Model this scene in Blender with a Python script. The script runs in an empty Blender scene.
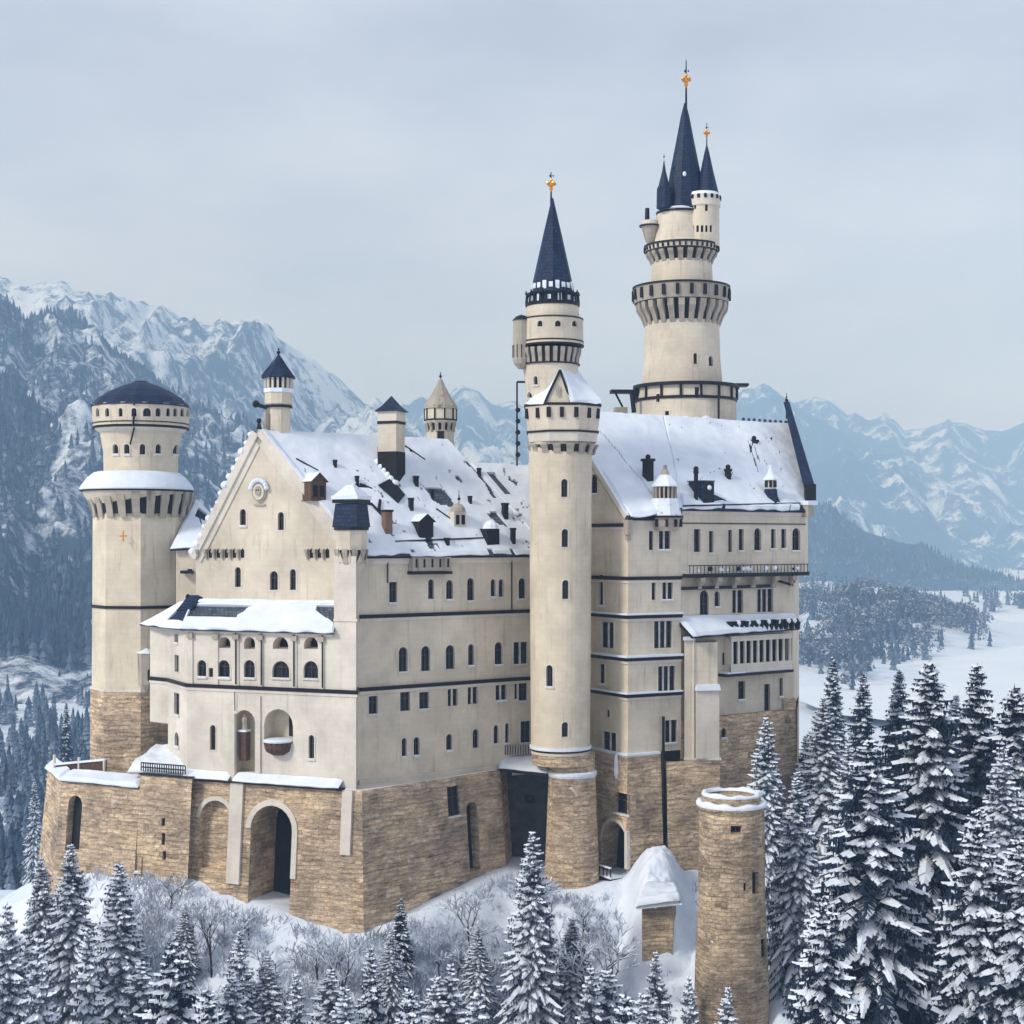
import bpy, math, random
import numpy as np
from mathutils import Vector, noise
from mathutils.geometry import delaunay_2d_cdt

# ------------------------------------------------------------------ camera, world, sun, exposure
SC = bpy.context.scene
COL = SC.collection
F, HY, CX = 1500.0, 540.0, 512.0          # focal length in pixels, horizon row, centre column
R = math.radians
cam = bpy.data.cameras.new('camera'); camo = bpy.data.objects.new('camera', cam); COL.objects.link(camo)
cam.sensor_width = 36.0; cam.lens = 36.0 * F / 1024.0; cam.shift_y = (HY - 512.0) / 1024.0
cam.clip_start = 1.0; cam.clip_end = 30000.0
camo.location = (0, 0, 0); camo.rotation_euler = (R(90), 0, 0)
SC.camera = camo

SUN_EL, SUN_AZ = 36.0, -125.0             # azimuth of the sun clockwise from +Y
W = bpy.data.worlds.new("World"); SC.world = W; W.use_nodes = True
nt = W.node_tree; nt.nodes.clear()
wo = nt.nodes.new('ShaderNodeOutputWorld'); bg = nt.nodes.new('ShaderNodeBackground')
sky = nt.nodes.new('ShaderNodeTexSky'); sky.sky_type = 'NISHITA'; sky.sun_disc = False
sky.sun_elevation = R(SUN_EL); sky.sun_rotation = R(SUN_AZ); sky.air_density = 1.0; sky.dust_density = 2.0
tc = nt.nodes.new('ShaderNodeTexCoord'); sp = nt.nodes.new('ShaderNodeSeparateXYZ')
nt.links.new(tc.outputs['Generated'], sp.inputs[0])
mp = nt.nodes.new('ShaderNodeMapping'); mp.inputs['Scale'].default_value = (1.2, 1.2, 3.2)
nt.links.new(tc.outputs['Generated'], mp.inputs[0])
cn = nt.nodes.new('ShaderNodeTexNoise'); cn.inputs['Scale'].default_value = 3.4; cn.inputs['Detail'].default_value = 6
cn.inputs['Roughness'].default_value = .55
nt.links.new(mp.outputs[0], cn.inputs['Vector'])
ramp = nt.nodes.new('ShaderNodeValToRGB')              # overcast cloud deck by height above the horizon
ramp.color_ramp.elements[0].position = 0.0; ramp.color_ramp.elements[0].color = (6.1, 6.2, 6.9, 1)
ramp.color_ramp.elements[1].position = 0.36; ramp.color_ramp.elements[1].color = (4.3, 4.55, 5.4, 1)
nt.links.new(sp.outputs['Z'], ramp.inputs[0])
cr = nt.nodes.new('ShaderNodeMapRange'); cr.inputs['From Min'].default_value = .3; cr.inputs['From Max'].default_value = .7
cr.inputs['To Min'].default_value = .76; cr.inputs['To Max'].default_value = 1.14
nt.links.new(cn.outputs['Fac'], cr.inputs['Value'])
mul = nt.nodes.new('ShaderNodeVectorMath'); mul.operation = 'SCALE'
nt.links.new(ramp.outputs[0], mul.inputs[0]); nt.links.new(cr.outputs[0], mul.inputs['Scale'])
mx = nt.nodes.new('ShaderNodeMix'); mx.data_type = 'RGBA'; mx.inputs['Factor'].default_value = .93
nt.links.new(sky.outputs[0], mx.inputs['A']); nt.links.new(mul.outputs[0], mx.inputs['B'])
nt.links.new(mx.outputs['Result'], bg.inputs['Color']); bg.inputs['Strength'].default_value = 0.118
nt.links.new(bg.outputs[0], wo.inputs['Surface'])

sl = bpy.data.lights.new('sun', 'SUN'); sl.energy = 1.9; sl.angle = R(11); sl.color = (1.0, .95, .86)
so = bpy.data.objects.new('sun', sl); COL.objects.link(so)
az = R(SUN_AZ); el = R(SUN_EL)
sd = Vector((math.sin(az) * math.cos(el), math.cos(az) * math.cos(el), math.sin(el)))   # towards the sun
so.rotation_euler = sd.to_track_quat('Z', 'Y').to_euler(); so.location = (-60, -60, 120)

SC.view_settings.view_transform = 'Standard'; SC.view_settings.look = 'None'
SC.view_settings.gamma = 1; SC.view_settings.use_curve_mapping = False
SC.view_settings.exposure = 0.32
SC.render.engine = 'CYCLES'
SC.cycles.max_bounces = 5; SC.cycles.diffuse_bounces = 3; SC.cycles.glossy_bounces = 2
SC.cycles.volume_bounces = 1; SC.cycles.transparent_max_bounces = 8

# ------------------------------------------------------------------ materials
def newmat(name):
    m = bpy.data.materials.new(name); m.use_nodes = True
    t = m.node_tree; b = t.nodes['Principled BSDF']
    b.inputs['Specular IOR Level'].default_value = .25
    return m, t, b
def N(t, kind, **kw):
    n = t.nodes.new(kind)
    for k, v in kw.items():
        if hasattr(n, k): setattr(n, k, v)
        else: n.inputs[k.replace('_', ' ')].default_value = v
    return n
def coords(t, out='Object', scale=(1, 1, 1)):
    c = N(t, 'ShaderNodeTexCoord'); m = N(t, 'ShaderNodeMapping'); m.inputs['Scale'].default_value = scale
    t.links.new(c.outputs[out], m.inputs[0]); return m.outputs[0]
def noisen(t, vec, scale, detail=4, rough=.55):
    n = N(t, 'ShaderNodeTexNoise'); n.inputs['Scale'].default_value = scale
    n.inputs['Detail'].default_value = detail; n.inputs['Roughness'].default_value = rough
    t.links.new(vec, n.inputs['Vector']); return n.outputs['Fac']
def rampn(t, fac, stops):
    r = N(t, 'ShaderNodeValToRGB'); e = r.color_ramp.elements
    e[0].position, e[0].color = stops[0][0], (*stops[0][1], 1)
    e[1].position, e[1].color = stops[1][0], (*stops[1][1], 1)
    for p, c in stops[2:]:
        q = e.new(p); q.color = (*c, 1)
    t.links.new(fac, r.inputs[0]); return r.outputs[0]
def mixn(t, fac, a, b, mode='MIX'):
    m = N(t, 'ShaderNodeMix', data_type='RGBA', blend_type=mode)
    for s, v in ((m.inputs['Factor'], fac), (m.inputs['A'], a), (m.inputs['B'], b)):
        if isinstance(v, (int, float)): s.default_value = v
        elif isinstance(v, tuple): s.default_value = (*v, 1)
        else: t.links.new(v, s)
    return m.outputs['Result']
def bumpn(t, b, h, dist, strength=.6):
    n = N(t, 'ShaderNodeBump'); n.inputs['Strength'].default_value = strength; n.inputs['Distance'].default_value = dist
    t.links.new(h, n.inputs['Height']); t.links.new(n.outputs[0], b.inputs['Normal'])
def plain(name, col, rough=.7, metal=0, var=.25, scale=1.5):
    m, t, b = newmat(name); v = coords(t)
    f = noisen(t, v, scale)
    c = rampn(t, f, [(.25, tuple(x * (1 - var) for x in col)), (.75, tuple(min(1, x * (1 + var)) for x in col))])
    t.links.new(c, b.inputs['Base Color']); b.inputs['Roughness'].default_value = rough; b.inputs['Metallic'].default_value = metal
    return m
def plaster(name, col, grime=(.25, .22, .18), amt=.5):
    m, t, b = newmat(name); v = coords(t)
    f = noisen(t, v, .22, 5, .6)
    base = rampn(t, f, [(.3, tuple(x * .80 for x in col)), (.7, tuple(min(1, x * 1.12) for x in col))])
    streak = noisen(t, coords(t, 'Object', (1.1, 1.1, .11)), 1.6, 6, .65)      # rain streaks
    sm = N(t, 'ShaderNodeMapRange'); sm.inputs['From Min'].default_value = .56; sm.inputs['From Max'].default_value = .74
    sm.inputs['To Max'].default_value = amt; t.links.new(streak, sm.inputs['Value'])
    c = mixn(t, sm.outputs[0], base, grime)
    dm = noisen(t, coords(t, 'Object', (.5, .5, .28)), .55, 7, .7)                  # damp patches
    dr_ = N(t, 'ShaderNodeMapRange'); dr_.inputs['From Min'].default_value = .54; dr_.inputs['From Max'].default_value = .68; dr_.inputs['To Max'].default_value = .30
    t.links.new(dm, dr_.inputs['Value']); c = mixn(t, dr_.outputs[0], c, tuple(x * .55 for x in col))
    bk = N(t, 'ShaderNodeTexBrick'); t.links.new(coords(t, 'UV'), bk.inputs['Vector'])
    bk.inputs['Scale'].default_value = 1; bk.inputs['Brick Width'].default_value = 1.1; bk.inputs['Row Height'].default_value = .55
    bk.inputs['Mortar Size'].default_value = .02; bk.inputs['Color1'].default_value = (1, 1, 1, 1); bk.inputs['Color2'].default_value = (.90, .89, .87, 1)
    bk.inputs['Mortar'].default_value = (.80, .79, .77, 1)
    c = mixn(t, .5, c, bk.outputs['Color'], 'MULTIPLY')
    t.links.new(c, b.inputs['Base Color']); b.inputs['Roughness'].default_value = .9
    bumpn(t, b, noisen(t, v, 2.5, 6, .7), .06, .5)
    return m
def masonry(name, c1, c2, mort, row=.42, wid=.95, bump=.16):
    m, t, b = newmat(name); uv = coords(t, 'UV')
    wob = N(t, 'ShaderNodeTexNoise'); wob.inputs['Scale'].default_value = .35; wob.inputs['Detail'].default_value = 5
    t.links.new(uv, wob.inputs['Vector'])
    sub = N(t, 'ShaderNodeVectorMath', operation='SUBTRACT'); t.links.new(wob.outputs['Color'], sub.inputs[0]); sub.inputs[1].default_value = (.5, .5, .5)
    scl = N(t, 'ShaderNodeVectorMath', operation='MULTIPLY'); t.links.new(sub.outputs[0], scl.inputs[0]); scl.inputs[1].default_value = (2.6, 1.3, 0)
    add = N(t, 'ShaderNodeVectorMath', operation='ADD'); t.links.new(uv, add.inputs[0]); t.links.new(scl.outputs[0], add.inputs[1])
    bk = N(t, 'ShaderNodeTexBrick'); t.links.new(add.outputs[0], bk.inputs['Vector'])
    bk.inputs['Scale'].default_value = 1; bk.inputs['Brick Width'].default_value = wid; bk.inputs['Row Height'].default_value = row
    bk.inputs['Mortar Size'].default_value = .05; bk.inputs['Mortar Smooth'].default_value = .6; bk.inputs['Bias'].default_value = -.1
    bk.inputs['Color1'].default_value = (*c1, 1); bk.inputs['Color2'].default_value = (*c2, 1); bk.inputs['Mortar'].default_value = (*mort, 1)
    v = coords(t)
    b2 = N(t, 'ShaderNodeTexBrick'); t.links.new(add.outputs[0], b2.inputs['Vector']); b2.inputs['Scale'].default_value = 1
    b2.inputs['Brick Width'].default_value = wid * 1.9; b2.inputs['Row Height'].default_value = row * 1.85; b2.inputs['Mortar Size'].default_value = .07; b2.inputs['Mortar Smooth'].default_value = .5
    b2.inputs['Color1'].default_value = (*[x * 1.12 for x in c1], 1); b2.inputs['Color2'].default_value = (*[x * .85 for x in c2], 1); b2.inputs['Mortar'].default_value = (*[x * .72 for x in mort], 1)
    mk = N(t, 'ShaderNodeMapRange'); mk.inputs['From Min'].default_value = .47; mk.inputs['From Max'].default_value = .52; t.links.new(noisen(t, v, .22, 4, .6), mk.inputs['Value'])
    bc = mixn(t, mk.outputs[0], bk.outputs['Color'], b2.outputs['Color'])
    big = noisen(t, v, .13, 7, .7)
    tint = rampn(t, big, [(.34, (.50, .50, .55)), (.5, (1.0, .97, .93)), (.66, (1.35, 1.28, 1.16))])
    c = mixn(t, .9, bc, tint, 'MULTIPLY')
    st = noisen(t, coords(t, 'UV', (.35, 2.4, 1)), 1.0, 6, .75)                    # worn courses
    c = mixn(t, .9, c, rampn(t, st, [(.36, (.55, .53, .52)), (.64, (1.3, 1.28, 1.22))]), 'MULTIPLY')
    fl = noisen(t, coords(t, 'UV', (1.4, 4.5, 1)), 1.0, 5, .8)
    c = mixn(t, .8, c, rampn(t, fl, [(.36, (.6, .58, .56)), (.62, (1.25, 1.24, 1.2))]), 'MULTIPLY')
    sn = noisen(t, v, 1.05, 3, .5)                                              # snow stuck in the joints
    sm = N(t, 'ShaderNodeMapRange'); sm.inputs['From Min'].default_value = .70; sm.inputs['From Max'].default_value = .74; t.links.new(sn, sm.inputs['Value'])
    c = mixn(t, sm.outputs[0], c, (.7, .72, .75))
    t.links.new(c, b.inputs['Base Color']); b.inputs['Roughness'].default_value = .95
    hh = N(t, 'ShaderNodeMath', operation='SUBTRACT'); t.links.new(noisen(t, v, 1.6, 7, .7), hh.inputs[0]); t.links.new(bk.outputs['Fac'], hh.inputs[1])
    bumpn(t, b, hh.outputs[0], bump, .9)
    return m
def snowm(name, dirty=False):
    m, t, b = newmat(name); v = coords(t)
    f = noisen(t, v, .35, 6, .6)
    c = rampn(t, f, [(.3, (.66, .735, .84)), (.65, (.80, .86, .93))])
    if dirty:
        d = noisen(t, v, 1.3, 8, .75)
        sm = N(t, 'ShaderNodeMapRange'); sm.inputs['From Min'].default_value = .55; sm.inputs['From Max'].default_value = .66
        sm.inputs['To Max'].default_value = .8; t.links.new(d, sm.inputs['Value'])
        c = mixn(t, sm.outputs[0], c, (.16, .18, .24))
    t.links.new(c, b.inputs['Base Color']); b.inputs['Roughness'].default_value = .8
    bumpn(t, b, noisen(t, v, 1.2, 7, .6), .16, .45)
    return m
def slatem(name, col, scale=1.0):
    m, t, b = newmat(name); v = coords(t)
    f = noisen(t, v, .8, 6, .7)
    c = rampn(t, f, [(.3, tuple(x * .6 for x in col)), (.7, tuple(x * 1.5 for x in col))])
    w = noisen(t, coords(t, 'Object', (1, 1, 4)), 2.2, 5, .7)
    sm = N(t, 'ShaderNodeMapRange'); sm.inputs['From Min'].default_value = .68; sm.inputs['From Max'].default_value = .78
    sm.inputs['To Max'].default_value = .55; t.links.new(w, sm.inputs['Value'])
    c = mixn(t, sm.outputs[0], c, (.35, .42, .52))
    t.links.new(c, b.inputs['Base Color']); b.inputs['Roughness'].default_value = .55
    bk = N(t, 'ShaderNodeTexBrick'); t.links.new(coords(t, 'UV'), bk.inputs['Vector']); bk.inputs['Scale'].default_value = 1
    bk.inputs['Brick Width'].default_value = .5; bk.inputs['Row Height'].default_value = .4; bk.inputs['Mortar Size'].default_value = .05
    bk.inputs['Color1'].default_value = (1.5, 1.5, 1.5, 1); bk.inputs['Color2'].default_value = (.6, .6, .6, 1); bk.inputs['Mortar'].default_value = (.25, .25, .25, 1)
    t.links.new(mixn(t, .8, c, bk.outputs['Color'], 'MULTIPLY'), b.inputs['Base Color'])
    h = N(t, 'ShaderNodeMath', operation='SUBTRACT'); h.inputs[0].default_value = 1; t.links.new(bk.outputs['Fac'], h.inputs[1])
    bumpn(t, b, h.outputs[0], .06, .7)
    return m
M = {}
M['cream'] = plaster('cream plaster', (.68, .615, .50))
M['cream_w'] = plaster('warm plaster', (.69, .615, .485))
M['pale'] = plaster('pale limestone', (.70, .655, .575), amt=.3)
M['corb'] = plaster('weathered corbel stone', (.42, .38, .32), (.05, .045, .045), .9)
M['brick'] = masonry('tan rubble masonry', (.76, .61, .455), (.52, .405, .295), (.78, .69, .57), .46, .95, .34)
M['stone'] = masonry('grey ruin masonry', (.60, .49, .37), (.40, .32, .24), (.62, .54, .44), .4, .8, .3)
M['snow'] = snowm('snow'); M['snowd'] = snowm('patchy snow', True)
M['slate'] = slatem('navy slate', (.008, .022, .066)); M['slate_g'] = slatem('grey slate', (.075, .095, .125))
M['dark'] = plain('lead flashing and painted shade', (.012, .012, .016), .6)  # near-black; also paints the shadowed undersides of string courses
M['iron'] = plain('black iron', (.012, .013, .018), .5, .3)
M['glass'] = plain('dark window glass', (.010, .012, .018), .12, 0, .5, .9)
M['frame'] = plain('window frame', (.06, .055, .055), .6)
M['mull'] = plain('pale window stone', (.58, .56, .53), .8)
M['wood'] = plain('brown timber', (.10, .06, .042), .8, 0, .4, 3)
M['gold'] = plain('gilded metal', (.75, .33, .05), .3, .9)
M['shade'] = plain('black stone and painted shade', (.018, .017, .019), .95)  # near-black; also paints the shade inside gaps, arches and open loggias
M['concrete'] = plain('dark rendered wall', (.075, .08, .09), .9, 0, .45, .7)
M['bark'] = plain('spruce bark', (.035, .03, .032), .95)
M['brick_r'] = plain('chimney brick', (.20, .125, .095), .9)

# ------------------------------------------------------------------ helpers: pixels + a real depth -> metres
def X(px, Y): return (px - CX) * Y / F
def Z(py, Y): return (HY - py) * Y / F
def P(px, py, Y): return Vector((X(px, Y), Y, Z(py, Y)))
def pp(px, Y): return Vector((X(px, Y), Y))
ORG = {}
def link(o, parent=None):
    COL.objects.link(o)
    if parent is not None: o.parent = parent
def thing(name, label, cat, loc, group=None, kind=None):
    o = bpy.data.objects.new(name, None); o.empty_display_size = 1; link(o)
    o.location = loc; ORG[o.name] = Vector(loc); o['label'] = label; o['category'] = cat
    if group: o['group'] = group
    if kind: o['kind'] = kind
    return o
class MB:
    def __init__(s): s.v = []; s.f = []; s.m = []; s.uv = []; s.mats = []
    def mi(s, m):
        if m not in s.mats: s.mats.append(m)
        return s.mats.index(m)
    def face(s, pts, m, uv=None):
        b = len(s.v); s.v += [tuple(p) for p in pts]; s.f.append(tuple(range(b, b + len(pts)))); s.m.append(s.mi(m))
        if uv is None:
            p0 = Vector(pts[0]); n = (Vector(pts[1]) - p0).cross(Vector(pts[2]) - p0)
            if n.length < 1e-9: n = Vector((0, 0, 1))
            n.normalize()
            if abs(n.z) > .9: uv = [(p[0], p[1]) for p in pts]
            else:
                t = Vector((-n.y, n.x, 0)).normalized(); up = n.cross(t)
                uv = [(Vector(p).dot(t), Vector(p).dot(up)) for p in pts]
        s.uv.append(uv)
    def slab(s, pts, th, m, m2=None):                    # polygon (ccw from outside) thickened inwards
        pts = [Vector(p) for p in pts]; n = (pts[1] - pts[0]).cross(pts[2] - pts[0]).normalized()
        lo = [p - n * th for p in pts]; m2 = m2 or m
        s.face(pts, m); s.face(lo[::-1], m2)
        for i in range(len(pts)):
            j = (i + 1) % len(pts); s.face([pts[i], lo[i], lo[j], pts[j]], m2)
    def prism(s, plan, z0, z1, m, top=None, sc=1.0, c=None):  # plan ccw seen from above
        if c is None: c = sum((Vector(p[:2]) for p in plan), Vector((0, 0))) / len(plan)
        a = [Vector((p[0], p[1], z0)) for p in plan]; b = [Vector((c.x + (p[0] - c.x) * sc, c.y + (p[1] - c.y) * sc, z1)) for p in plan]
        n = len(plan)
        for i in range(n):
            j = (i + 1) % n; s.face([a[i], a[j], b[j], b[i]], m)
        s.face(b, top or m); s.face(a[::-1], m)
    def box(s, c, ux, size, m):                          # c = centre; ux = plan unit vector of its x axis
        ux = Vector((ux[0], ux[1])).normalized(); uy = Vector((-ux.y, ux.x)); hx, hy, hz = size[0] / 2, size[1] / 2, size[2] / 2
        pl = [(c[0] + ux.x * a * hx + uy.x * b * hy, c[1] + ux.y * a * hx + uy.y * b * hy) for a, b in ((-1, -1), (1, -1), (1, 1), (-1, 1))]
        s.prism(pl, c[2] - hz, c[2] + hz, m)
    def lathe(s, cx, cy, prof, n, m, a0=0.0, cap=True):
        rings = []
        for r, z in prof: rings.append([Vector((cx + r * math.sin(a0 + 2 * math.pi * k / n), cy - r * math.cos(a0 + 2 * math.pi * k / n), z)) for k in range(n)])
        for q in range(len(rings) - 1):
            r0, z0 = prof[q]; r1, z1 = prof[q + 1]; rr = max(r0, r1, .05); sl = math.hypot(r1 - r0, z1 - z0)
            for k in range(n):
                j = (k + 1) % n; ua = 2 * math.pi * k / n * rr; ub = 2 * math.pi * (k + 1) / n * rr
                s.face([rings[q][k], rings[q][j], rings[q + 1][j], rings[q + 1][k]], m, [(ua, z0), (ub, z0), (ub, z0 + sl), (ua, z0 + sl)])
        if cap:
            if prof[-1][0] > .02: s.face(rings[-1], m)
            if prof[0][0] > .02: s.face(rings[0][::-1], m)
    def tube(s, a, b, r0, r1, m, n=5):
        a, b = Vector(a), Vector(b); d = (b - a)
        if d.length < 1e-6: return
        d.normalize(); u = d.cross(Vector((0, 0, 1)) if abs(d.z) < .9 else Vector((1, 0, 0))).normalized(); w = d.cross(u)
        A = [a + (u * math.cos(2 * math.pi * k / n) + w * math.sin(2 * math.pi * k / n)) * r0 for k in range(n)]
        B = [b + (u * math.cos(2 * math.pi * k / n) + w * math.sin(2 * math.pi * k / n)) * r1 for k in range(n)]
        for k in range(n):
            j = (k + 1) % n; s.face([A[k], A[j], B[j], B[k]][::-1], m)
        s.face(A, m); s.face(B[::-1], m)
    def ball(s, c, r, m, n=10, sq=(1, 1, 1), jit=0):
        k = 6; rings = []
        for q in range(1, k):
            th = math.pi * q / k
            rings.append([Vector((c[0] + sq[0] * r * math.sin(th) * math.cos(2 * math.pi * i / n), c[1] + sq[1] * r * math.sin(th) * math.sin(2 * math.pi * i / n), c[2] + sq[2] * r * math.cos(th))) for i in range(n)])
        if jit:
            for rg in rings:
                for i, p in enumerate(rg):
                    rg[i] = p + Vector(c - p if False else (0, 0, 0)) + noise.noise_vector(p * 1.3) * jit
        top = Vector((c[0], c[1], c[2] + r * sq[2])); bot = Vector((c[0], c[1], c[2] - r * sq[2]))
        for i in range(n):
            j = (i + 1) % n
            s.face([top, rings[0][i], rings[0][j]], m)
            for q in range(k - 2): s.face([rings[q][i], rings[q + 1][i], rings[q + 1][j], rings[q][j]], m)
            s.face([rings[-1][i], bot, rings[-1][j]], m)
    def build(s, name, parent=None, smooth=False):
        o0 = Vector((0, 0, 0))
        if parent is not None:
            q = parent
            while q.parent is not None: q = q.parent
            o0 = ORG[q.name]
        me = bpy.data.meshes.new(name)
        me.from_pydata([(a - o0.x, b - o0.y, c - o0.z) for a, b, c in s.v], [], s.f)
        for m in s.mats: me.materials.append(M[m] if isinstance(m, str) else m)
        me.polygons.foreach_set('material_index', s.m)
        ul = me.uv_layers.new(name='uv'); flat = [c for f in s.uv for p in f for c in p]
        ul.data.foreach_set('uv', flat)
        if smooth:
            import bmesh
            bm = bmesh.new(); bm.from_mesh(me); bmesh.ops.remove_doubles(bm, verts=bm.verts, dist=.001); bm.to_mesh(me); bm.free()
            me.polygons.foreach_set('use_smooth', [True] * len(me.polygons))
        me.update()
        o = bpy.data.objects.new(name, me); link(o, parent)
        return o

def pip(p, poly):
    c = False; x, y = p; n = len(poly); j = n - 1
    for i in range(n):
        xi, yi = poly[i]; xj, yj = poly[j]
        if (yi > y) != (yj > y) and x < (xj - xi) * (y - yi) / (yj - yi) + xi: c = not c
        j = i
    return c
class Face:                                             # a vertical (or battered) flat wall, p0 left, p1 right
    def __init__(s, p0, p1, batter=0, ztop=0):
        s.p0 = Vector(p0[:2]); s.p1 = Vector(p1[:2]); s.d = (s.p1 - s.p0).normalized(); s.L = (s.p1 - s.p0).length
        s.n = Vector((s.d.y, -s.d.x)); s.k = batter; s.zt = ztop; s.holes = []; s.vl = []
    def pt(s, u, z, d=0):
        off = d + s.k * max(0, s.zt - z); q = s.p0 + s.d * u + s.n * off
        return Vector((q.x, q.y, z))
    def uz(s, px, py):
        k = (px - CX) / F; z = -20.0
        for _ in range(6 if s.k else 1):                # line: p0 + d*u (+n*off); ray: x = k*y
            q = s.p0 + s.n * (s.k * max(0, s.zt - z))
            u = (k * q.y - q.x) / (s.d.x - k * s.d.y); Y = q.y + s.d.y * u; z = Z(py, Y)
        return u, z
class Cyl:                                              # a round wall; prof = [(r, z)...]
    def __init__(s, px, Y, prof, seg=40, cx=None):
        s.cx = X(px, Y) if cx is None else cx; s.cy = Y; s.prof = sorted(prof, key=lambda q: q[1]); s.R = max(r for r, z in prof); s.holes = []
        s.vl = [s.R * (-math.pi + 2 * math.pi * i / seg) for i in range(seg + 1)]
    def r(s, z):
        p = s.prof
        if z <= p[0][1]: return p[0][0]
        for (r0, z0), (r1, z1) in zip(p, p[1:]):
            if z <= z1: return r0 + (r1 - r0) * (z - z0) / max(1e-6, z1 - z0)
        return p[-1][0]
    def pt(s, u, z, d=0):
        a = u / s.R; r = s.r(z) + d
        return Vector((s.cx + r * math.sin(a), s.cy - r * math.cos(a), z))
    def uz(s, px, py):
        k = (px - CX) / F; z = Z(py, s.cy - s.R)
        for _ in range(5):
            r = s.r(z); A = k * k + 1; B = -2 * (k * s.cx + s.cy); C = s.cx ** 2 + s.cy ** 2 - r * r
            disc = max(0, B * B - 4 * A * C); Y = (-B - math.sqrt(disc)) / (2 * A); z = Z(py, Y)
        return s.R * math.atan2(k * Y - s.cx, -(Y - s.cy)), z

def wall(mb, fc, outline, m, depth=.4, mr=None):
    holes = fc.holes; vs = []; es = []
    def addp(poly):
        b = len(vs); vs.extend(Vector(p) for p in poly); n = len(poly)
        es.extend((b + i, b + (i + 1) % n) for i in range(n))
    addp(outline)
    for h in holes: addp(h['poly'])
    zs = [p[1] for p in outline]; us = [p[0] for p in outline]
    for u in fc.vl:
        if min(us) + 1e-4 < u < max(us) - 1e-4:
            b = len(vs); vs += [Vector((u, min(zs))), Vector((u, max(zs)))]; es.append((b, b + 1))
    if isinstance(fc, Cyl):
        for r, z in fc.prof:
            if min(zs) + 1e-3 < z < max(zs) - 1e-3:
                b = len(vs); vs += [Vector((min(us), z)), Vector((max(us), z))]; es.append((b, b + 1))
    ov, oe, of, *_ = delaunay_2d_cdt(vs, es, [], 0, 1e-5)
    for f in of:
        c = sum((Vector(ov[i]) for i in f), Vector((0, 0))) / len(f)
        if not pip(c, outline) or any(pip(c, h['poly']) for h in holes): continue
        q = [ov[i] for i in f]; area = sum(q[i][0] * q[(i + 1) % len(q)][1] - q[(i + 1) % len(q)][0] * q[i][1] for i in range(len(q)))
        if area < 0: q = q[::-1]
        mb.face([fc.pt(p[0], p[1]) for p in q], m, [(p[0], p[1]) for p in q])
    for h in holes:
        poly = h['poly']; n = len(poly); dp = h.get('depth', depth)
        for i in range(n):
            a, b = poly[i], poly[(i + 1) % n]
            mb.face([fc.pt(*a), fc.pt(*b), fc.pt(b[0], b[1], -dp), fc.pt(a[0], a[1], -dp)], mr or m)
def archpoly(u, w, z0, z1, kind):
    if kind in 'al':
        r = w / 2; zs = z1 - r
        if zs < z0: zs = z0; 
        h = z1 - zs
        return [(u - r, z0), (u + r, z0)] + [(u + r * math.cos(t), zs + h * math.sin(t)) for t in [math.pi * i / 8 for i in range(0, 9)]] if z1 - r > z0 else \
               [(u + r * math.cos(t), z0 + h * math.sin(t)) for t in [math.pi * i / 8 for i in range(0, 9)]]
    return [(u - w / 2, z0), (u + w / 2, z0), (u + w / 2, z1), (u - w / 2, z1)]
RW = random.Random(5)
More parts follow.
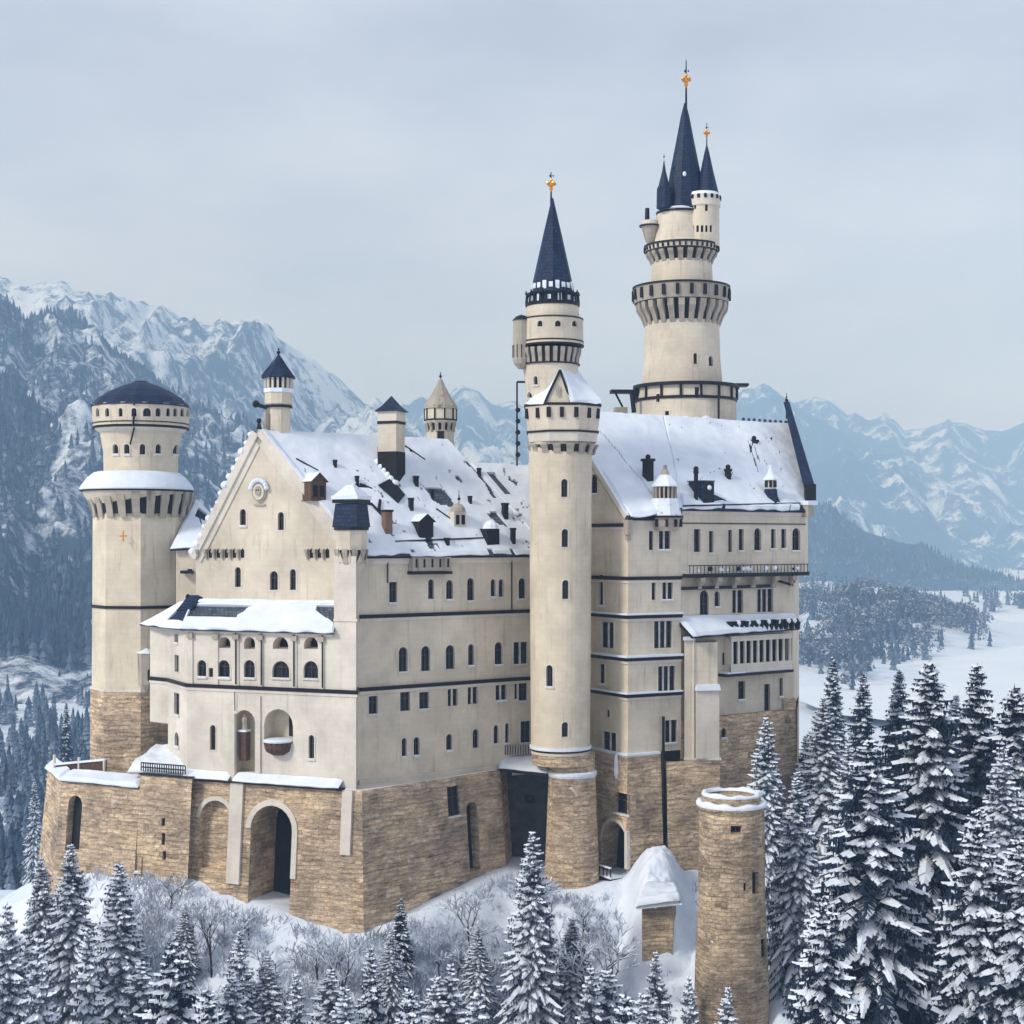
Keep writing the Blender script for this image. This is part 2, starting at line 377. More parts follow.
def win(fc, root, px, y0, y1, wp, kind='r', depth=.42, sill=None, name='window'):
    ul, zl = fc.uz(px - wp / 2, y1); ur, _ = fc.uz(px + wp / 2, y1); u, zt = fc.uz(px, y0); _, zb = fc.uz(px, y1)
    w = abs(ur - ul); u = (ul + ur) / 2
    poly = archpoly(u, w, zb, zt, 'a' if kind in ('a', 'l', 'A') else 'r')
    dp = 1.4 if kind == 'l' else depth
    fc.holes.append(dict(poly=poly, depth=dp))
    cu, cz = u, (zb + zt) / 2; f = min(.09, w * .12)
    sx = (w - 2 * f) / w; sz = (zt - zb - 2 * f) / (zt - zb)
    inner = [(cu + (a - cu) * sx, cz + (b - cz) * sz) for a, b in poly]; n = len(poly)
    mb = MB(); d0 = -dp * .55
    if kind != 'l':
        for i in range(n):
            j = (i + 1) % n
            mb.face([fc.pt(*poly[i], d0), fc.pt(*poly[j], d0), fc.pt(*inner[j], d0), fc.pt(*inner[i], d0)], 'frame')
            mb.face([fc.pt(*inner[i], d0), fc.pt(*inner[j], d0), fc.pt(*inner[j], d0 - .1), fc.pt(*inner[i], d0 - .1)], 'frame')
        def bar(ua, ub, za, zb_, m, dd):
            q = [(ua, za), (ub, za), (ub, zb_), (ua, zb_)]
            mb.face([fc.pt(*p, dd) for p in q], m)
            for i in range(4):
                a, b = q[i], q[(i + 1) % 4]; mb.face([fc.pt(*a, dd - .15), fc.pt(*b, dd - .15), fc.pt(*b, dd), fc.pt(*a, dd)], m)
        if kind == 'd': bar(cu - .1, cu + .1, zb + .02, zt - .02, 'mull', d0 + .12)
        elif kind == 't':
            for q in (-1, 1): bar(cu + q * w / 6 - .09, cu + q * w / 6 + .09, zb + .02, zt - .02, 'mull', d0 + .12)
        elif w > .55:
            bar(cu - .035, cu + .035, zb + f, zt - f - .05, 'frame', d0 + .03)
        if zt - zb > 1.4: bar(cu - w / 2 + f, cu + w / 2 - f, zb + (zt - zb) * .62, zb + (zt - zb) * .62 + .07, 'frame', d0 + .04)
    else:
        q = archpoly(cu, w * 1.0, zb, zb + .12, 'r'); mb.face([fc.pt(*p, -dp * .9) for p in q], 'pale')
    if w > .5 and kind != 'l' and not getattr(fc, 'k', 0) and not getattr(fc, 'bare', 0):
        e_ = .13; s2x, s2z = (w + 2 * e_) / w, (zt - zb + 2 * e_) / (zt - zb); outer = [(cu + (p - cu) * s2x, cz + (q_ - cz) * s2z) for p, q_ in poly]
        for i in range(n):
            j = (i + 1) % n
            mb.face([fc.pt(*outer[i], .05), fc.pt(*outer[j], .05), fc.pt(*poly[j], .05), fc.pt(*poly[i], .05)], 'pale')
            mb.face([fc.pt(*outer[i], -.02), fc.pt(*outer[j], -.02), fc.pt(*outer[j], .05), fc.pt(*outer[i], .05)], 'pale'); mb.face([fc.pt(*poly[i], .05), fc.pt(*poly[j], .05), fc.pt(*poly[j], -.05), fc.pt(*poly[i], -.05)], 'pale')
    fr = mb.build(name, root)
    pm = MB(); pm.face([fc.pt(*p, d0 - .1 if kind != 'l' else -dp) for p in (inner if kind != 'l' else poly)], 'glass' if kind != 'l' else 'shade')  # open arches get a near-black back, their shade painted in
    pm.build('pane' if kind != 'l' else 'back_wall', fr)
    if sill is None: sill = RW.random() < .7 and kind != 'l'
    if sill:
        sm = MB(); a = cu - w / 2 - .12; b = cu + w / 2 + .12
        for (e0, e1, zz0, zz1, mm) in ((0, .16, zb - .16, zb - .02, 'pale'), (-.1, .17, zb - .02, zb + RW.uniform(.02, .14), 'snow')):
            q = [fc.pt(a, zz0, e0), fc.pt(b, zz0, e0), fc.pt(b, zz0, e1), fc.pt(a, zz0, e1)]; q2 = [fc.pt(a, zz1, e0), fc.pt(b, zz1, e0), fc.pt(b, zz1, e1), fc.pt(a, zz1, e1)]
            if mm == 'snow': a2, b2 = a + .13, b - .13; q = [fc.pt(a2, zz0, e0), fc.pt(b2, zz0, e0), fc.pt(b2, zz0, e1), fc.pt(a2, zz0, e1)]; q2 = [fc.pt(a2, zz1, e0), fc.pt(b2, zz1, e0), fc.pt(b2, zz1 - .02, e1), fc.pt(a2, zz1 - .02, e1)]
            sm.face(q2[::-1], mm); sm.face([q[3], q[2], q2[2], q2[3]], mm); sm.face([q[0], q[3], q2[3], q2[0]], mm); sm.face([q[2], q[1], q2[1], q2[2]], mm); sm.face(q, mm)
        sm.build('sill', fr)
    return fr
def miter(pts, off):                                     # plan polyline (left to right seen from outside) offset outwards
    out = []
    for i, p in enumerate(pts):
        p = Vector(p[:2]); ns = []
        for a, b in ((i - 1, i), (i, i + 1)):
            if a >= 0 and b < len(pts):
                d = (Vector(pts[b][:2]) - Vector(pts[a][:2])).normalized(); ns.append(Vector((d.y, -d.x)))
        if len(ns) == 1: out.append(p + ns[0] * off)
        else:
            m = (ns[0] + ns[1]).normalized(); out.append(p + m * off / max(.25, m.dot(ns[0])))
    return out
def band(mb, pts, z0, z1, proj, m, mt=None, inset=.05, chamfer=0):   # moulding following a wall line
    o = miter(pts, proj); o2 = miter(pts, proj - chamfer); i = miter(pts, -inset); n = len(pts)
    z = lambda p, h: Vector((p.x, p.y, h))
    for a in range(n - 1):
        b = a + 1
        mb.face([z(o2[a], z0), z(o2[b], z0), z(o[b], z1), z(o[a], z1)], m)
        mb.face([z(o[a], z1), z(o[b], z1), z(i[b], z1), z(i[a], z1)], mt or m)
        mb.face([z(i[a], z0), z(i[b], z0), z(o2[b], z0), z(o2[a], z0)], m)
    mb.face([z(i[0], z0), z(o2[0], z0), z(o[0], z1), z(i[0], z1)], m); mb.face([z(o2[-1], z0), z(i[-1], z0), z(i[-1], z1), z(o[-1], z1)], m)
def ledge(root, pts, z, proj, name='string_course', dark=.38, snow=.0, m='dark', name2='snow_cover'):  # default near-black puts the moulding's own shadow into its colour
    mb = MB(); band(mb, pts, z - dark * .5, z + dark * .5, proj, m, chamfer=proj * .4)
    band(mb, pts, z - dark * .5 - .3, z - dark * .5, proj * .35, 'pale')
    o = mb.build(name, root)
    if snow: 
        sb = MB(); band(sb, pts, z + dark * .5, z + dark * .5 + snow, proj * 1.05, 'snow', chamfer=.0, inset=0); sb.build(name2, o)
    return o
def blanket(mb, a, b, c, d, th=.3, nu=24, nv=12, m='snow', hole=None, jit=.35, amp=.12, seed=0):
    a, b, c, d = map(Vector, (a, b, c, d))               # a top left, b top right, c bottom right, d bottom left
    n = (d - a).cross(b - a); n = n.normalized() if n.length > 1e-6 else Vector((0, 0, 1))
    if n.z < 0: n = -n
    dn = ((d - a) + (c - b)).normalized()
    top = []; low = []
    for j in range(nv + 1):
        v = j / nv; rt = []; rl = []
        for i in range(nu + 1):
            u = i / nu; p = (a * (1 - u) + b * u) * (1 - v) + (d * (1 - u) + c * u) * v
            if j == nv: p = p + dn * (jit * (noise.noise(p * .55 + Vector((seed, 0, 0))) + .1))
            e = min(1, min(u, 1 - u) * nu / 1.2 + .35) * min(1, (1 - v) * nv / 1.1 + .35)
            h = th * e + amp * (noise.noise(p * .28 + Vector((seed, 3, 0))) + .5 * noise.noise(p * .9)) * e
            rt.append(p + n * max(.05, h)); rl.append(p - n * .02)
        top.append(rt); low.append(rl)
    keep = [[not (hole and hole((i + .5) / nu, (j + .5) / nv)) for i in range(nu)] for j in range(nv)]
    for j in range(nv):
        for i in range(nu):
            if not keep[j][i]: continue
            q = [top[j][i], top[j + 1][i], top[j + 1][i + 1], top[j][i + 1]]
            if ((q[1] - q[0]).cross(q[2] - q[0])).dot(n) < 0: q = q[::-1]
            mb.face(q, m)
            for (dj, di, e0, e1) in ((-1, 0, (j, i), (j, i + 1)), (1, 0, (j + 1, i), (j + 1, i + 1)), (0, -1, (j, i), (j + 1, i)), (0, 1, (j, i + 1), (j + 1, i + 1))):
                J, I = j + dj, i + di
                if not (0 <= J < nv and 0 <= I < nu) or not keep[J][I]:
                    mb.face([top[e0[0]][e0[1]], top[e1[0]][e1[1]], low[e1[0]][e1[1]], low[e0[0]][e0[1]]], m)
def snow_ring(root, cx, cy, r0, r1, z, th, name='snow_ring', ang=(0, 2 * math.pi), n=64, seed=0, m='snow'):
    mb = MB(); rings = []
    for i in range(n + 1):
        a = ang[0] + (ang[1] - ang[0]) * i / n; full = ang[1] - ang[0] > 6.2; q = (i % n) if full else i
        nz = noise.noise(Vector((math.sin(2 * math.pi * q / n) * 2.5 + seed, math.cos(2 * math.pi * q / n) * 2.5, seed))) if full else noise.noise(Vector((i * .35, seed, 0)))
        e = 1 if full else min(1, min(i, n - i) / 4 + .1); h = th * (1 + .8 * nz) * e; o_ = .12 * noise.noise(Vector((a * 3, seed, 4)))
        rings.append([Vector((cx + r * math.sin(a), cy - r * math.cos(a), zz)) for r, zz in ((r1 + o_ - .02, z), (r1 + o_ + .03, z + h * .5), (r1 + o_ - .12, z + h * .9), ((r0 + r1) / 2, z + h), (r0 + .1, z + h * .85), (r0, z))])
    for i in range(n):
        for k in range(5): mb.face([rings[i][k], rings[i + 1][k], rings[i + 1][k + 1], rings[i][k + 1]], m)
    return mb.build(name, root, True)
class Pl:                                               # plane through three points, hit by a pixel's ray
    def __init__(s, a, b, c):
        s.a = Vector(a); s.n = (Vector(b) - s.a).cross(Vector(c) - s.a).normalized()
        if s.n.z < 0: s.n = -s.n
    def at(s, px, py):
        r = Vector(((px - CX) / F, 1, (HY - py) / F)); return r * (s.a.dot(s.n) / r.dot(s.n))
def machic(root, cx, cy, r0, r1, zt, zb, n, name='corbel_table', m='corb', top=.35, ang=(-math.pi, math.pi)):
    o = MB(); rr = lambda a, r, z: Vector((cx + r * math.sin(a), cy - r * math.cos(a), z))
    full = ang[1] - ang[0] > 6.2; st = (ang[1] - ang[0]) / n
    for k in range(n):
        a = ang[0] + st * (k + .5); w = st * .27
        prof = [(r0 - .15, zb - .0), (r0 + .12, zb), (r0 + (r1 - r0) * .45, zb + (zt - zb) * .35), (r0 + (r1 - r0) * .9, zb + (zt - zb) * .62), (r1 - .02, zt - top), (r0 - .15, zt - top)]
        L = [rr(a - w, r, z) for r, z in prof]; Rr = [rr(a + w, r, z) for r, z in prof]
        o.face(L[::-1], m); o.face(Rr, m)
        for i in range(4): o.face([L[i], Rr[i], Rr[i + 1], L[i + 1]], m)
        a2 = a + st * .5; w2 = st * .24                    # near-black panel paints the shade into the gap
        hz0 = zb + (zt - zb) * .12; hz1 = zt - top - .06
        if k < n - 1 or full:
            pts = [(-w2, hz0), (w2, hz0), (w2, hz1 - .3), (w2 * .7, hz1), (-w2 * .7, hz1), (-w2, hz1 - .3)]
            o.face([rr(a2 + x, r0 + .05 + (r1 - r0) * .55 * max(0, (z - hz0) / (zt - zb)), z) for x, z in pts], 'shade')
    o.build(name, root)
def finial(root, px, yb, yt, Y, sc=1.0, gold=True, cx=None, name='finial'):
    x = X(px, Y) if cx is None else cx; z0, z1 = Z(yb, Y), Z(yt, Y); h = z1 - z0; g = 'gold' if gold else 'iron'
    mb = MB(); mb.tube((x, Y, z0 - 1.6), (x, Y, z1), .13 * sc, .05 * sc, 'iron')
    zc = z0 + h * .45
    mb.ball((x, Y, zc), .30 * sc, g, 10); mb.ball((x, Y, zc + .5 * sc), .16 * sc, g, 8)
    if gold:
        for a in range(4):
            t = a * math.pi / 2 + .5; mb.ball((x + .42 * sc * math.cos(t), Y + .42 * sc * math.sin(t), zc + .12 * sc), .2 * sc, g, 8)
        mb.lathe(x, Y, [(.08 * sc, zc - .75 * sc), (.22 * sc, zc - .45 * sc), (.12 * sc, zc - .25 * sc)], 8, g)
        for a in range(3):
            t = a * 2.1; mb.ball((x + .22 * sc * math.cos(t), Y + .2 * sc * math.sin(t), zc + .95 * sc), .09 * sc, 'iron', 6)
    mb.build(name, root)
# ------------------------------------------------------------------ the castle, wing by wing
def lineat(p, q, px):                                    # where the plan line p-q crosses the pixel column
    k = (px - CX) / F; p = Vector(p[:2]); d = (Vector(q[:2]) - p); t = (k * p.y - p.x) / (d.x - k * d.y); return p + d * t
def foundation(root, pts, zt, zb, k, m='brick', name='foundation', wins=(), vl=0):
    bot = miter(pts, k * (zt - zb)); mb = MB(); wf = []
    for i in range(len(pts) - 1):
        fc = Face(pts[i], pts[i + 1], k, zt)
        for w in wins:
            if w[0] == i: win(fc, root, *w[1:])
        u0 = (bot[i] - fc.p0).dot(fc.d); u1 = (bot[i + 1] - fc.p0).dot(fc.d)
        wall(mb, fc, [(u0, zb), (u1, zb), (fc.L, zt), (0, zt)], m, mr=m)
    o = mb.build(name, root); return o
def deep(fc, px0, px1, y0, y1, depth):                   # big arched recess
    ul, zl = fc.uz(px0, y1); ur, _ = fc.uz(px1, y1); _, zt = fc.uz((px0 + px1) / 2, y0)
    poly = archpoly((ul + ur) / 2, ur - ul, zl, zt, 'a'); fc.holes.append(dict(poly=poly, depth=depth)); return poly
V = lambda p, z: Vector((p[0], p[1], z))

C1 = pp(356, 150.0); fL = pp(187, 157.5)
dF = (C1 - fL).normalized(); nF = Vector((dF.y, -dF.x))
G0 = fL - nF * 3.0; G1 = C1 - nF * 3.0
gL = lineat(G0, G1, 196); K = lineat(G0, G1, 357.5); Mid = pp(512, 165.0); M2 = pp(550, 167.5)
dS = (Mid - K).normalized(); nS = Vector((dS.y, -dS.x))
gA = lineat(G0, G1, 259); zA = Z(434, gA.y); zE = -1.75
zC = {k: Z(y, 153.1) for k, y in dict(a=617, b=690).items()}
ZB = Z(787, 151.2)                                        # top of the stone base

# --- gabled wing with the long window wall
wing = thing('palace_wing', 'cream gabled palace wing with snowy roof and arcaded bay, left of the slender stair tower', 'castle wing', (K.x, K.y, -38))
fg = Face(gL, K); zgE = zE
for a in ((299 - 56, 509, 526, 6), (281, 512, 530, 6)): win(fg, wing, *a, 'a')
for a in ((238, 567, 587, 6), (274, 571, 590, 8), (293, 569, 590, 6)): win(fg, wing, *a, 'a')
win(fg, wing, 262, 600, 605, 3, 'r', sill=False)
mb = MB(); uA = (gA - gL).dot(fg.d)
wall(mb, fg, [(0, ZB), (fg.L, ZB), (fg.L, zgE), (uA, zA), (0, zgE)], 'cream'); mb.build('gable_wall', wing)
fs = Face(K, Mid)
# top row, arched row, two-light row, slit row (read off the photograph)
for a in ((393, 582, 603, 8, 'r'), (431, 579, 599, 6, 'a'), (449.5, 580, 600, 7, 'a'), (470.5, 578, 601, 7, 'a'), (493, 579, 597, 5, 'a'), (501, 579, 597, 5, 'a')): win(fs, wing, *a)
for a in ((403, 647, 672, 9), (425.5, 646, 671, 9), (450, 645, 669, 9), (471, 644, 666, 6), (498.5, 642, 665, 8)): win(fs, wing, *a, 'a')
for a in ((373, 696, 714, 9, 'r'), (405, 692, 711, 10, 'r'), (424, 692, 709, 10, 'r'), (452.5, 689, 706, 10, 'd'), (472.5, 687, 704, 10, 'd'), (501, 685, 701, 11, 'd')): win(fs, wing, *a)
for a in ((404, 738, 757, 5), (416.5, 737, 756, 6), (449, 734, 751, 6), (475.5, 729, 748, 6), (496, 725, 744, 5), (507, 723, 743, 4)): win(fs, wing, *a, 'a')
mb = MB(); wall(mb, fs, [(0, ZB), (fs.L, ZB), (fs.L, zE), (0, zE)], 'cream'); mb.build('long_wall', wing)
f2 = Face(Mid, M2)
for a in ((510, 578, 598, 5, 'a'), (522, 578, 599, 7, 'a'), (520.5, 642, 664, 14, 'd'), (523, 683, 701, 9, 'r'), (516, 684, 700, 3, 'r'), (525.5, 721, 743, 10, 'r')): 
    if a[0] > 512: win(f2, wing, *a)
mb = MB(); wall(mb, f2, [(0, ZB - 1), (f2.L, ZB - 1), (f2.L, zE), (0, zE)], 'cream'); mb.build('return_wall', wing)
# back walls
bk = nS * -20
mb = MB(); back = [gL, gL - Vector((.0, 0)) + (-nS * .0)]
bL = gL + dS * 3; e0, e1 = M2 + dS * 6, M2 + dS * 6 - nS * 19
rb = gL + dS * 42
for p, q in ((rb, gL), (e0, rb), (M2, e0)):
    mb.face([V(p, ZB), V(q, ZB), V(q, zE), V(p, zE)], 'cream')
mb.build('back_wall', wing)
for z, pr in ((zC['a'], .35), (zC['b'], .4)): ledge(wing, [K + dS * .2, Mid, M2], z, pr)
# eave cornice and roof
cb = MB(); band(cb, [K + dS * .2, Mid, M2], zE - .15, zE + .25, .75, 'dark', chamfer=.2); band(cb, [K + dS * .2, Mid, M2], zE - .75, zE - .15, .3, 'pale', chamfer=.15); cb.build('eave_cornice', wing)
eaveR = K + nS * .9; zr = zE + .25
L1, L2 = 24.0, 42.0
gA2 = gA; rid0, rid1 = V(gA, zA + .3), V(gA + dS * L1, zA + .3)
e_0, e_1, e_2 = V(eaveR, zr), V(eaveR + dS * L1, zr), V(eaveR + dS * L2, zr)
low = .78
r2a = e_1.lerp(rid1, low); r2b = e_2.lerp(V(gA + dS * L2, zA + .3), low)
lE0, lE1 = V(gL - nS * .8, zr), V(gL - nS * .8 + dS * L2, zr)
r = MB(); r.slab([e_0, e_1, rid1, rid0], .35, 'slate_g'); r.slab([e_1 + Vector((0, 0, .01)), e_2, r2b, r2a], .35, 'slate_g')
r.slab([rid0, rid1, V((lE0 + dS.to_3d() * L1).xy, zr), lE0], .35, 'slate_g')
r.face([r2a, r2b, V(gL + dS * L2, zr), V(gL + dS * L1, zr)], 'slate_g'); r.face([rid1, e_1, V(gL + dS * L1, zr)], 'cream')
wroof = r.build('roof', wing)
def hole1(u, v):
    n_ = .03 * noise.noise(Vector((u * 9, v * 9, 2)))
    if noise.noise(Vector((u * 16, v * 7, 3))) + .6 * noise.noise(Vector((u * 50, v * 26, 3))) > .57 + .12 * (v < .3) or (v > .97 and noise.noise(Vector((u * 17, 1, 3))) > .35): return True
    for (u0, u1, v0, v1) in ((.25, .31, .42, .47), (.60, .70, .45, .60), (.84, .90, .66, .78), (.36, .40, .90, .96), (.97, 1.0, .2, .5)):
        if u0 < u + n_ < u1 and v0 < v - n_ * 2 < v1: return True
    return False
sb = MB(); blanket(sb, rid0, rid1, e_1, e_0, .24, 120, 60, hole=hole1, seed=1)
def hole2(u, v):
    if .52 + .30 * v < u + .04 * noise.noise(Vector((u * 7, v * 7, 1))) < .60 + .36 * v and v > .12: return True
    if noise.noise(Vector((u * 12, v * 7, 8))) + .6 * noise.noise(Vector((u * 40, v * 26, 8))) > .54: return True
    return .05 < u < .12 and .1 < v < .35
blanket(sb, r2a, r2b, e_2, e_1, .32, 100, 56, hole=hole2, seed=2)
blanket(sb, rid0, rid1, V((lE0 + dS.to_3d() * L1).xy, zr), lE0, .3, 20, 10, seed=4); sb.build('snow_cover', wroof)
SLOPE = Pl(e_0, e_1, rid0)
# gable coping with snow lumps
cp = MB()
for A_, B_ in ((V(gL, zE - .3), V(gA, zA)), (V(gA, zA), V(K, zE - .3))):
    d_ = (B_ - A_).normalized(); up = Vector((-d_.z, 0, 0)); nn = V(fg.n, 0); upv = nn.cross(d_); upv = upv if upv.z > 0 else -upv
    for (h0, h1, o0, o1, m) in ((-.1, .75, -.5, .35, 'pale'), (-.75, -.1, 0, .14, 'pale')):
        q = [A_ + upv * h0 + nn * o1, B_ + upv * h0 + nn * o1, B_ + upv * h1 + nn * o1, A_ + upv * h1 + nn * o1]; q2 = [p - nn * (o1 - o0) for p in q]
        cp.face(q, m); cp.face(q2[::-1], m); cp.face([q[3], q[2], q2[2], q2[3]], m); cp.face([q2[0], q2[1], q[1], q[0]], m)
    L_ = (B_ - A_).length
    if A_.z < B_.z:
        for i in range(15):
            t = (i + .5) / 15; c = A_.lerp(B_, t) + upv * .85; cp.ball(c + upv * RW.uniform(-.25, 0), RW.uniform(.36, .6), 'snow', 8, (1, 1, .8))
    else:
        blanket(cp, A_ + upv * .76 - nn * .5, B_ + upv * .76 - nn * .5, B_ + upv * .76 + nn * .3, A_ + upv * .76 + nn * .3, .16, 20, 3, seed=9)
cp.build('gable_coping', wing)
mb = MB(); mb.tube(V(gA, zA + .5), V(gA, zA + 1.6), .3, .05, 'iron'); mb.ball(V(gA, zA + 1.4), .28, 'iron', 8); mb.build('finial', wing)
# round emblem with snow hood
u, z = fg.uz(260, 492); c = fg.pt(u, z, .1); mb = MB()
mb.lathe(0, 0, [(0.01, 0)], 3, 'pale') if False else None
def disc(mb, fc, u, z, rx, rz, d0, d1, m, n=18):
    a = [fc.pt(u + rx * math.cos(t), z + rz * math.sin(t), d1) for t in [2 * math.pi * i / n for i in range(n)]]
    b = [fc.pt(u + rx * math.cos(t), z + rz * math.sin(t), d0) for t in [2 * math.pi * i / n for i in range(n)]]
    mb.face(a, m)
    for i in range(n): j = (i + 1) % n; mb.face([b[i], b[j], a[j], a[i]], m)
disc(mb, fg, u, z, .85, 1.05, 0, .22, 'corb'); disc(mb, fg, u, z, .66, .84, .22, .36, 'pale')
disc(mb, fg, u, z + .1, .36, .5, .36, .52, 'corb', 10); disc(mb, fg, u - .13, z + .18, .08, .08, .52, .56, 'shade', 8); disc(mb, fg, u + .13, z + .18, .08, .08, .52, .56, 'shade', 8)
disc(mb, fg, u, z - 1.35, .75, .1, 0, .2, 'corb', 10)
em = mb.build('emblem', wing); mb = MB()
for t in range(9): a = math.pi * (.5 + t) / 9; mb.ball(fg.pt(u + .95 * math.cos(a), z + .25 + 1.0 * math.sin(a), .3), .27, 'snow', 8)
mb.build('snow_cover', em)
# small corbels under the gable feet
for a, b in ((199, 243), (308, 332)):
    mb = MB(); q = a
    while q < b:
        u, z = fg.uz(q, 551); 
        for s_, dz, dd in ((.34, 0, .55), (.28, -.35, .38), (.2, -.7, .2)): mb.box(fg.pt(u, z + dz, dd / 2), fg.d, (s_, dd, .36), 'corb')
        u, z = fg.uz(q + 3.6, 553); mb.face([fg.pt(u - .2, z - .5, .03), fg.pt(u + .2, z - .5, .03), fg.pt(u + .2, z + .3, .03), fg.pt(u, z + .5, .03), fg.pt(u - .2, z + .3, .03)], 'shade')  # near-black panel paints the shade between two corbels
        q += 8
    mb.build('corbel_row', wing)
# corner pilaster from the base to the corner turret
pf = lineat(fL, C1, 334); pr = C1
pc = (pf + (pf - nF * 3.2) + pr + (pr - nF * 3.2)) / 4; zT0 = Z(556, 150.5)
pil = [pf, pr, K - nS * .02, pf - nF * 3.0]
mb = MB(); mb.prism(pil, ZB, zT0, 'pale')
mb.prism(miter([pf, pr, K], .12) + [pf - nF * 2.9], Z(619, 150) - .25, Z(619, 150), 'pale')
mb.build('corner_pilaster', wing)
# corner turret: corbelled box, navy flared shaft, snowy hip
TC = (pf + pr) / 2 - nF * 1.35; tx, ty = TC
def octo(mb, cx, cy, prof, n, m, a0): mb.lathe(cx, cy, prof, n, m, a0)
a0 = math.atan2(dF.y, dF.x)
sq = lambda h: [TC + dF * (a * h) + nF * (b * h) for a, b in ((-1, 1), (1, 1), (1, -1), (-1, -1))]
tz = lambda y: Z(y, 148.8)
mb = MB()
mb.lathe(tx, ty, [(.3, tz(584)), (.9, tz(574)), (1.55, tz(562)), (1.6, tz(530))], 8, 'cream', a0 + R(22.5)); mb.lathe(tx, ty, [(1.75, tz(530)), (1.78, tz(527))], 8, 'dark', a0 + R(22.5))
tur = mb.build('corner_turret', wing)
machic(tur, tx, ty, 1.4, 1.75, tz(546), tz(564), 10, 'corbel_table')
mb = MB(); mb.prism(sq(1.42), tz(527), tz(503), 'slate', sc=.84); mb.prism(sq(1.42), tz(502.5), tz(499), 'iron'); mb.build('slate_drum', tur)
mb = MB(); mb.prism(sq(1.5), tz(498.8), tz(495), 'snow'); mb.prism(sq(1.35), tz(495), tz(484), 'snowd', sc=.25); mb.build('snow_cover', tur)

# --- projecting bay with the arcade
zRf = Z(631, 153.5); zRt = Z(603, 157.0)
ff = Face(fL, pf); bl = pp(168, 163.5); fl = Face(bl, fL); bb = pp(150, 165.5)
for a in ((202, 660, 677, 9, 'a'), (211, 668, 677, 4.5, 'r'), (224, 660, 678, 12, 'a'), (249.5, 660, 678, 11, 'a'), (281, 661, 678, 17, 'a'), (311, 661, 678.5, 14.5, 'a')): win(ff, wing, *a)
for a in ((224.5, 637, 648, 12), (249.5, 637, 649, 11), (280.5, 637, 649, 15.5), (311, 637, 649, 14)): win(ff, wing, *a, 'l')
for a in ((213, 725, 750, 5.5), (311.5, 735, 759, 5.5)): win(ff, wing, *a, 'a')
n1 = deep(ff, 234, 255, 710, 772, 1.6); n2 = deep(ff, 264, 293, 709, 742, 1.9)
for a in ((176.5, 634, 643, 3.5, 'r'), (177, 655, 672, 4, 'r'), (177, 693, 715, 5, 'r'), (177, 732, 747, 4, 'a')): win(fl, wing, *a)
mb = MB(); wall(mb, ff, [(0, ZB), (ff.L, ZB), (ff.L, zRf), (0, zRf)], 'pale', mr='cream')
for h, dp in ((n1, 1.6), (n2, 1.9)): mb.face([ff.pt(*p, -dp) for p in h], 'cream')
wall(mb, fl, [(0, ZB), (fl.L, ZB), (fl.L, zRf), (0, zRf)], 'pale')
fb = Face(bb, bl); zbb = Z(692, 165)
wall(mb, fb, [(0, Z(722, 165)), (fb.L, Z(722, 165)), (fb.L, zRf), (0, zRf)], 'pale')
mb.face([V(bb, Z(722, 165)), V(bb + Vector((3, 4)), Z(722, 165)), V(bb + Vector((3, 4)), zRf), V(bb, zRf)][::-1], 'pale')
mb.build('bay_wall', wing)
ledge(wing, [bb, bl, fL, pr, K - dS * .2], Z(692.5, 150.3) + .05, .32)
# pilaster strips and downpipes of the arcade storey
for px in (191, 216.5, 237, 261, 295, 322):
    mb = MB()
    u0, zt_ = ff.uz(px - 2.2, 633); u1, zb_ = ff.uz(px + 2.2, 687); zb_ = Z(689, 152)
    mb.box(ff.pt((u0 + u1) / 2, (zRf + zb_) / 2, .07), ff.d, (u1 - u0, .14, zRf - zb_), 'pale')
    mb.box(ff.pt((u0 + u1) / 2, zRf - .7, .22), ff.d, (u1 - u0 + .2, .3, .5), 'corb'); mb.build('pilaster_strip', wing)
for px in (237, 262.5, 295, 323.5):
    mb = MB(); u, _ = ff.uz(px, 640); mb.tube(ff.pt(u, zRf - .3, .25), ff.pt(u, Z(687, 152), .25), .07, .07, 'iron'); mb.build('downpipe', wing)
mb = MB()
u, _ = ff.uz(236, 700); mb.tube(ff.pt(u, Z(693, 154), .25), ff.pt(u, Z(712, 154), .2), .05, .05, 'iron'); mb.tube(ff.pt(u - .35, Z(716, 154), .2), ff.pt(u - .35, Z(757, 154), .2), .08, .08, 'iron')
mb.build('downpipe', wing)
mb = MB(); u0, _ = ff.uz(229, 700); u1, _ = ff.uz(241, 700)
mb.box(ff.pt((u0 + u1) / 2 - .2, (ZB + Z(716, 153)) / 2, .2), ff.d, (.75, .4, Z(716, 153) - ZB), 'pale'); u0, _ = ff.uz(259, 700)
mb.box(ff.pt(u0, (ZB + Z(697, 153)) / 2, .1), ff.d, (.5, .2, Z(697, 153) - ZB), 'pale'); mb.build('pilaster', wing)
# statue in the niche and timber balcony in the arch
u, z = ff.uz(241, 737); mb = MB(); mb.box(ff.pt(u, z - 1.0, -.7), ff.d, (.8, .8, 3.0), 'wood'); mb.box(ff.pt(u, z + .6, -.65), ff.d, (1.0, 1.0, .2), 'snow'); mb.build('pedestal', wing)
mb = MB(); c = ff.pt(u, z + .7, -.7); mb.lathe(c.x, c.y, [(.34, c.z), (.3, c.z + .5), (.38, c.z + .95), (.30, c.z + 1.25), (.12, c.z + 1.35)], 8, 'corb'); mb.ball(c + Vector((0, 0, 1.5)), .2, 'corb', 8); mb.build('statue', wing)
u, z = ff.uz(278.5, 745); mb = MB(); c = ff.pt(u, z, 0); 
prof = [(.6, z - 1.0), (1.15, z - .7), (1.42, z - .3), (1.5, z + .35)]; mb.lathe(c.x, c.y, prof, 16, 'wood')
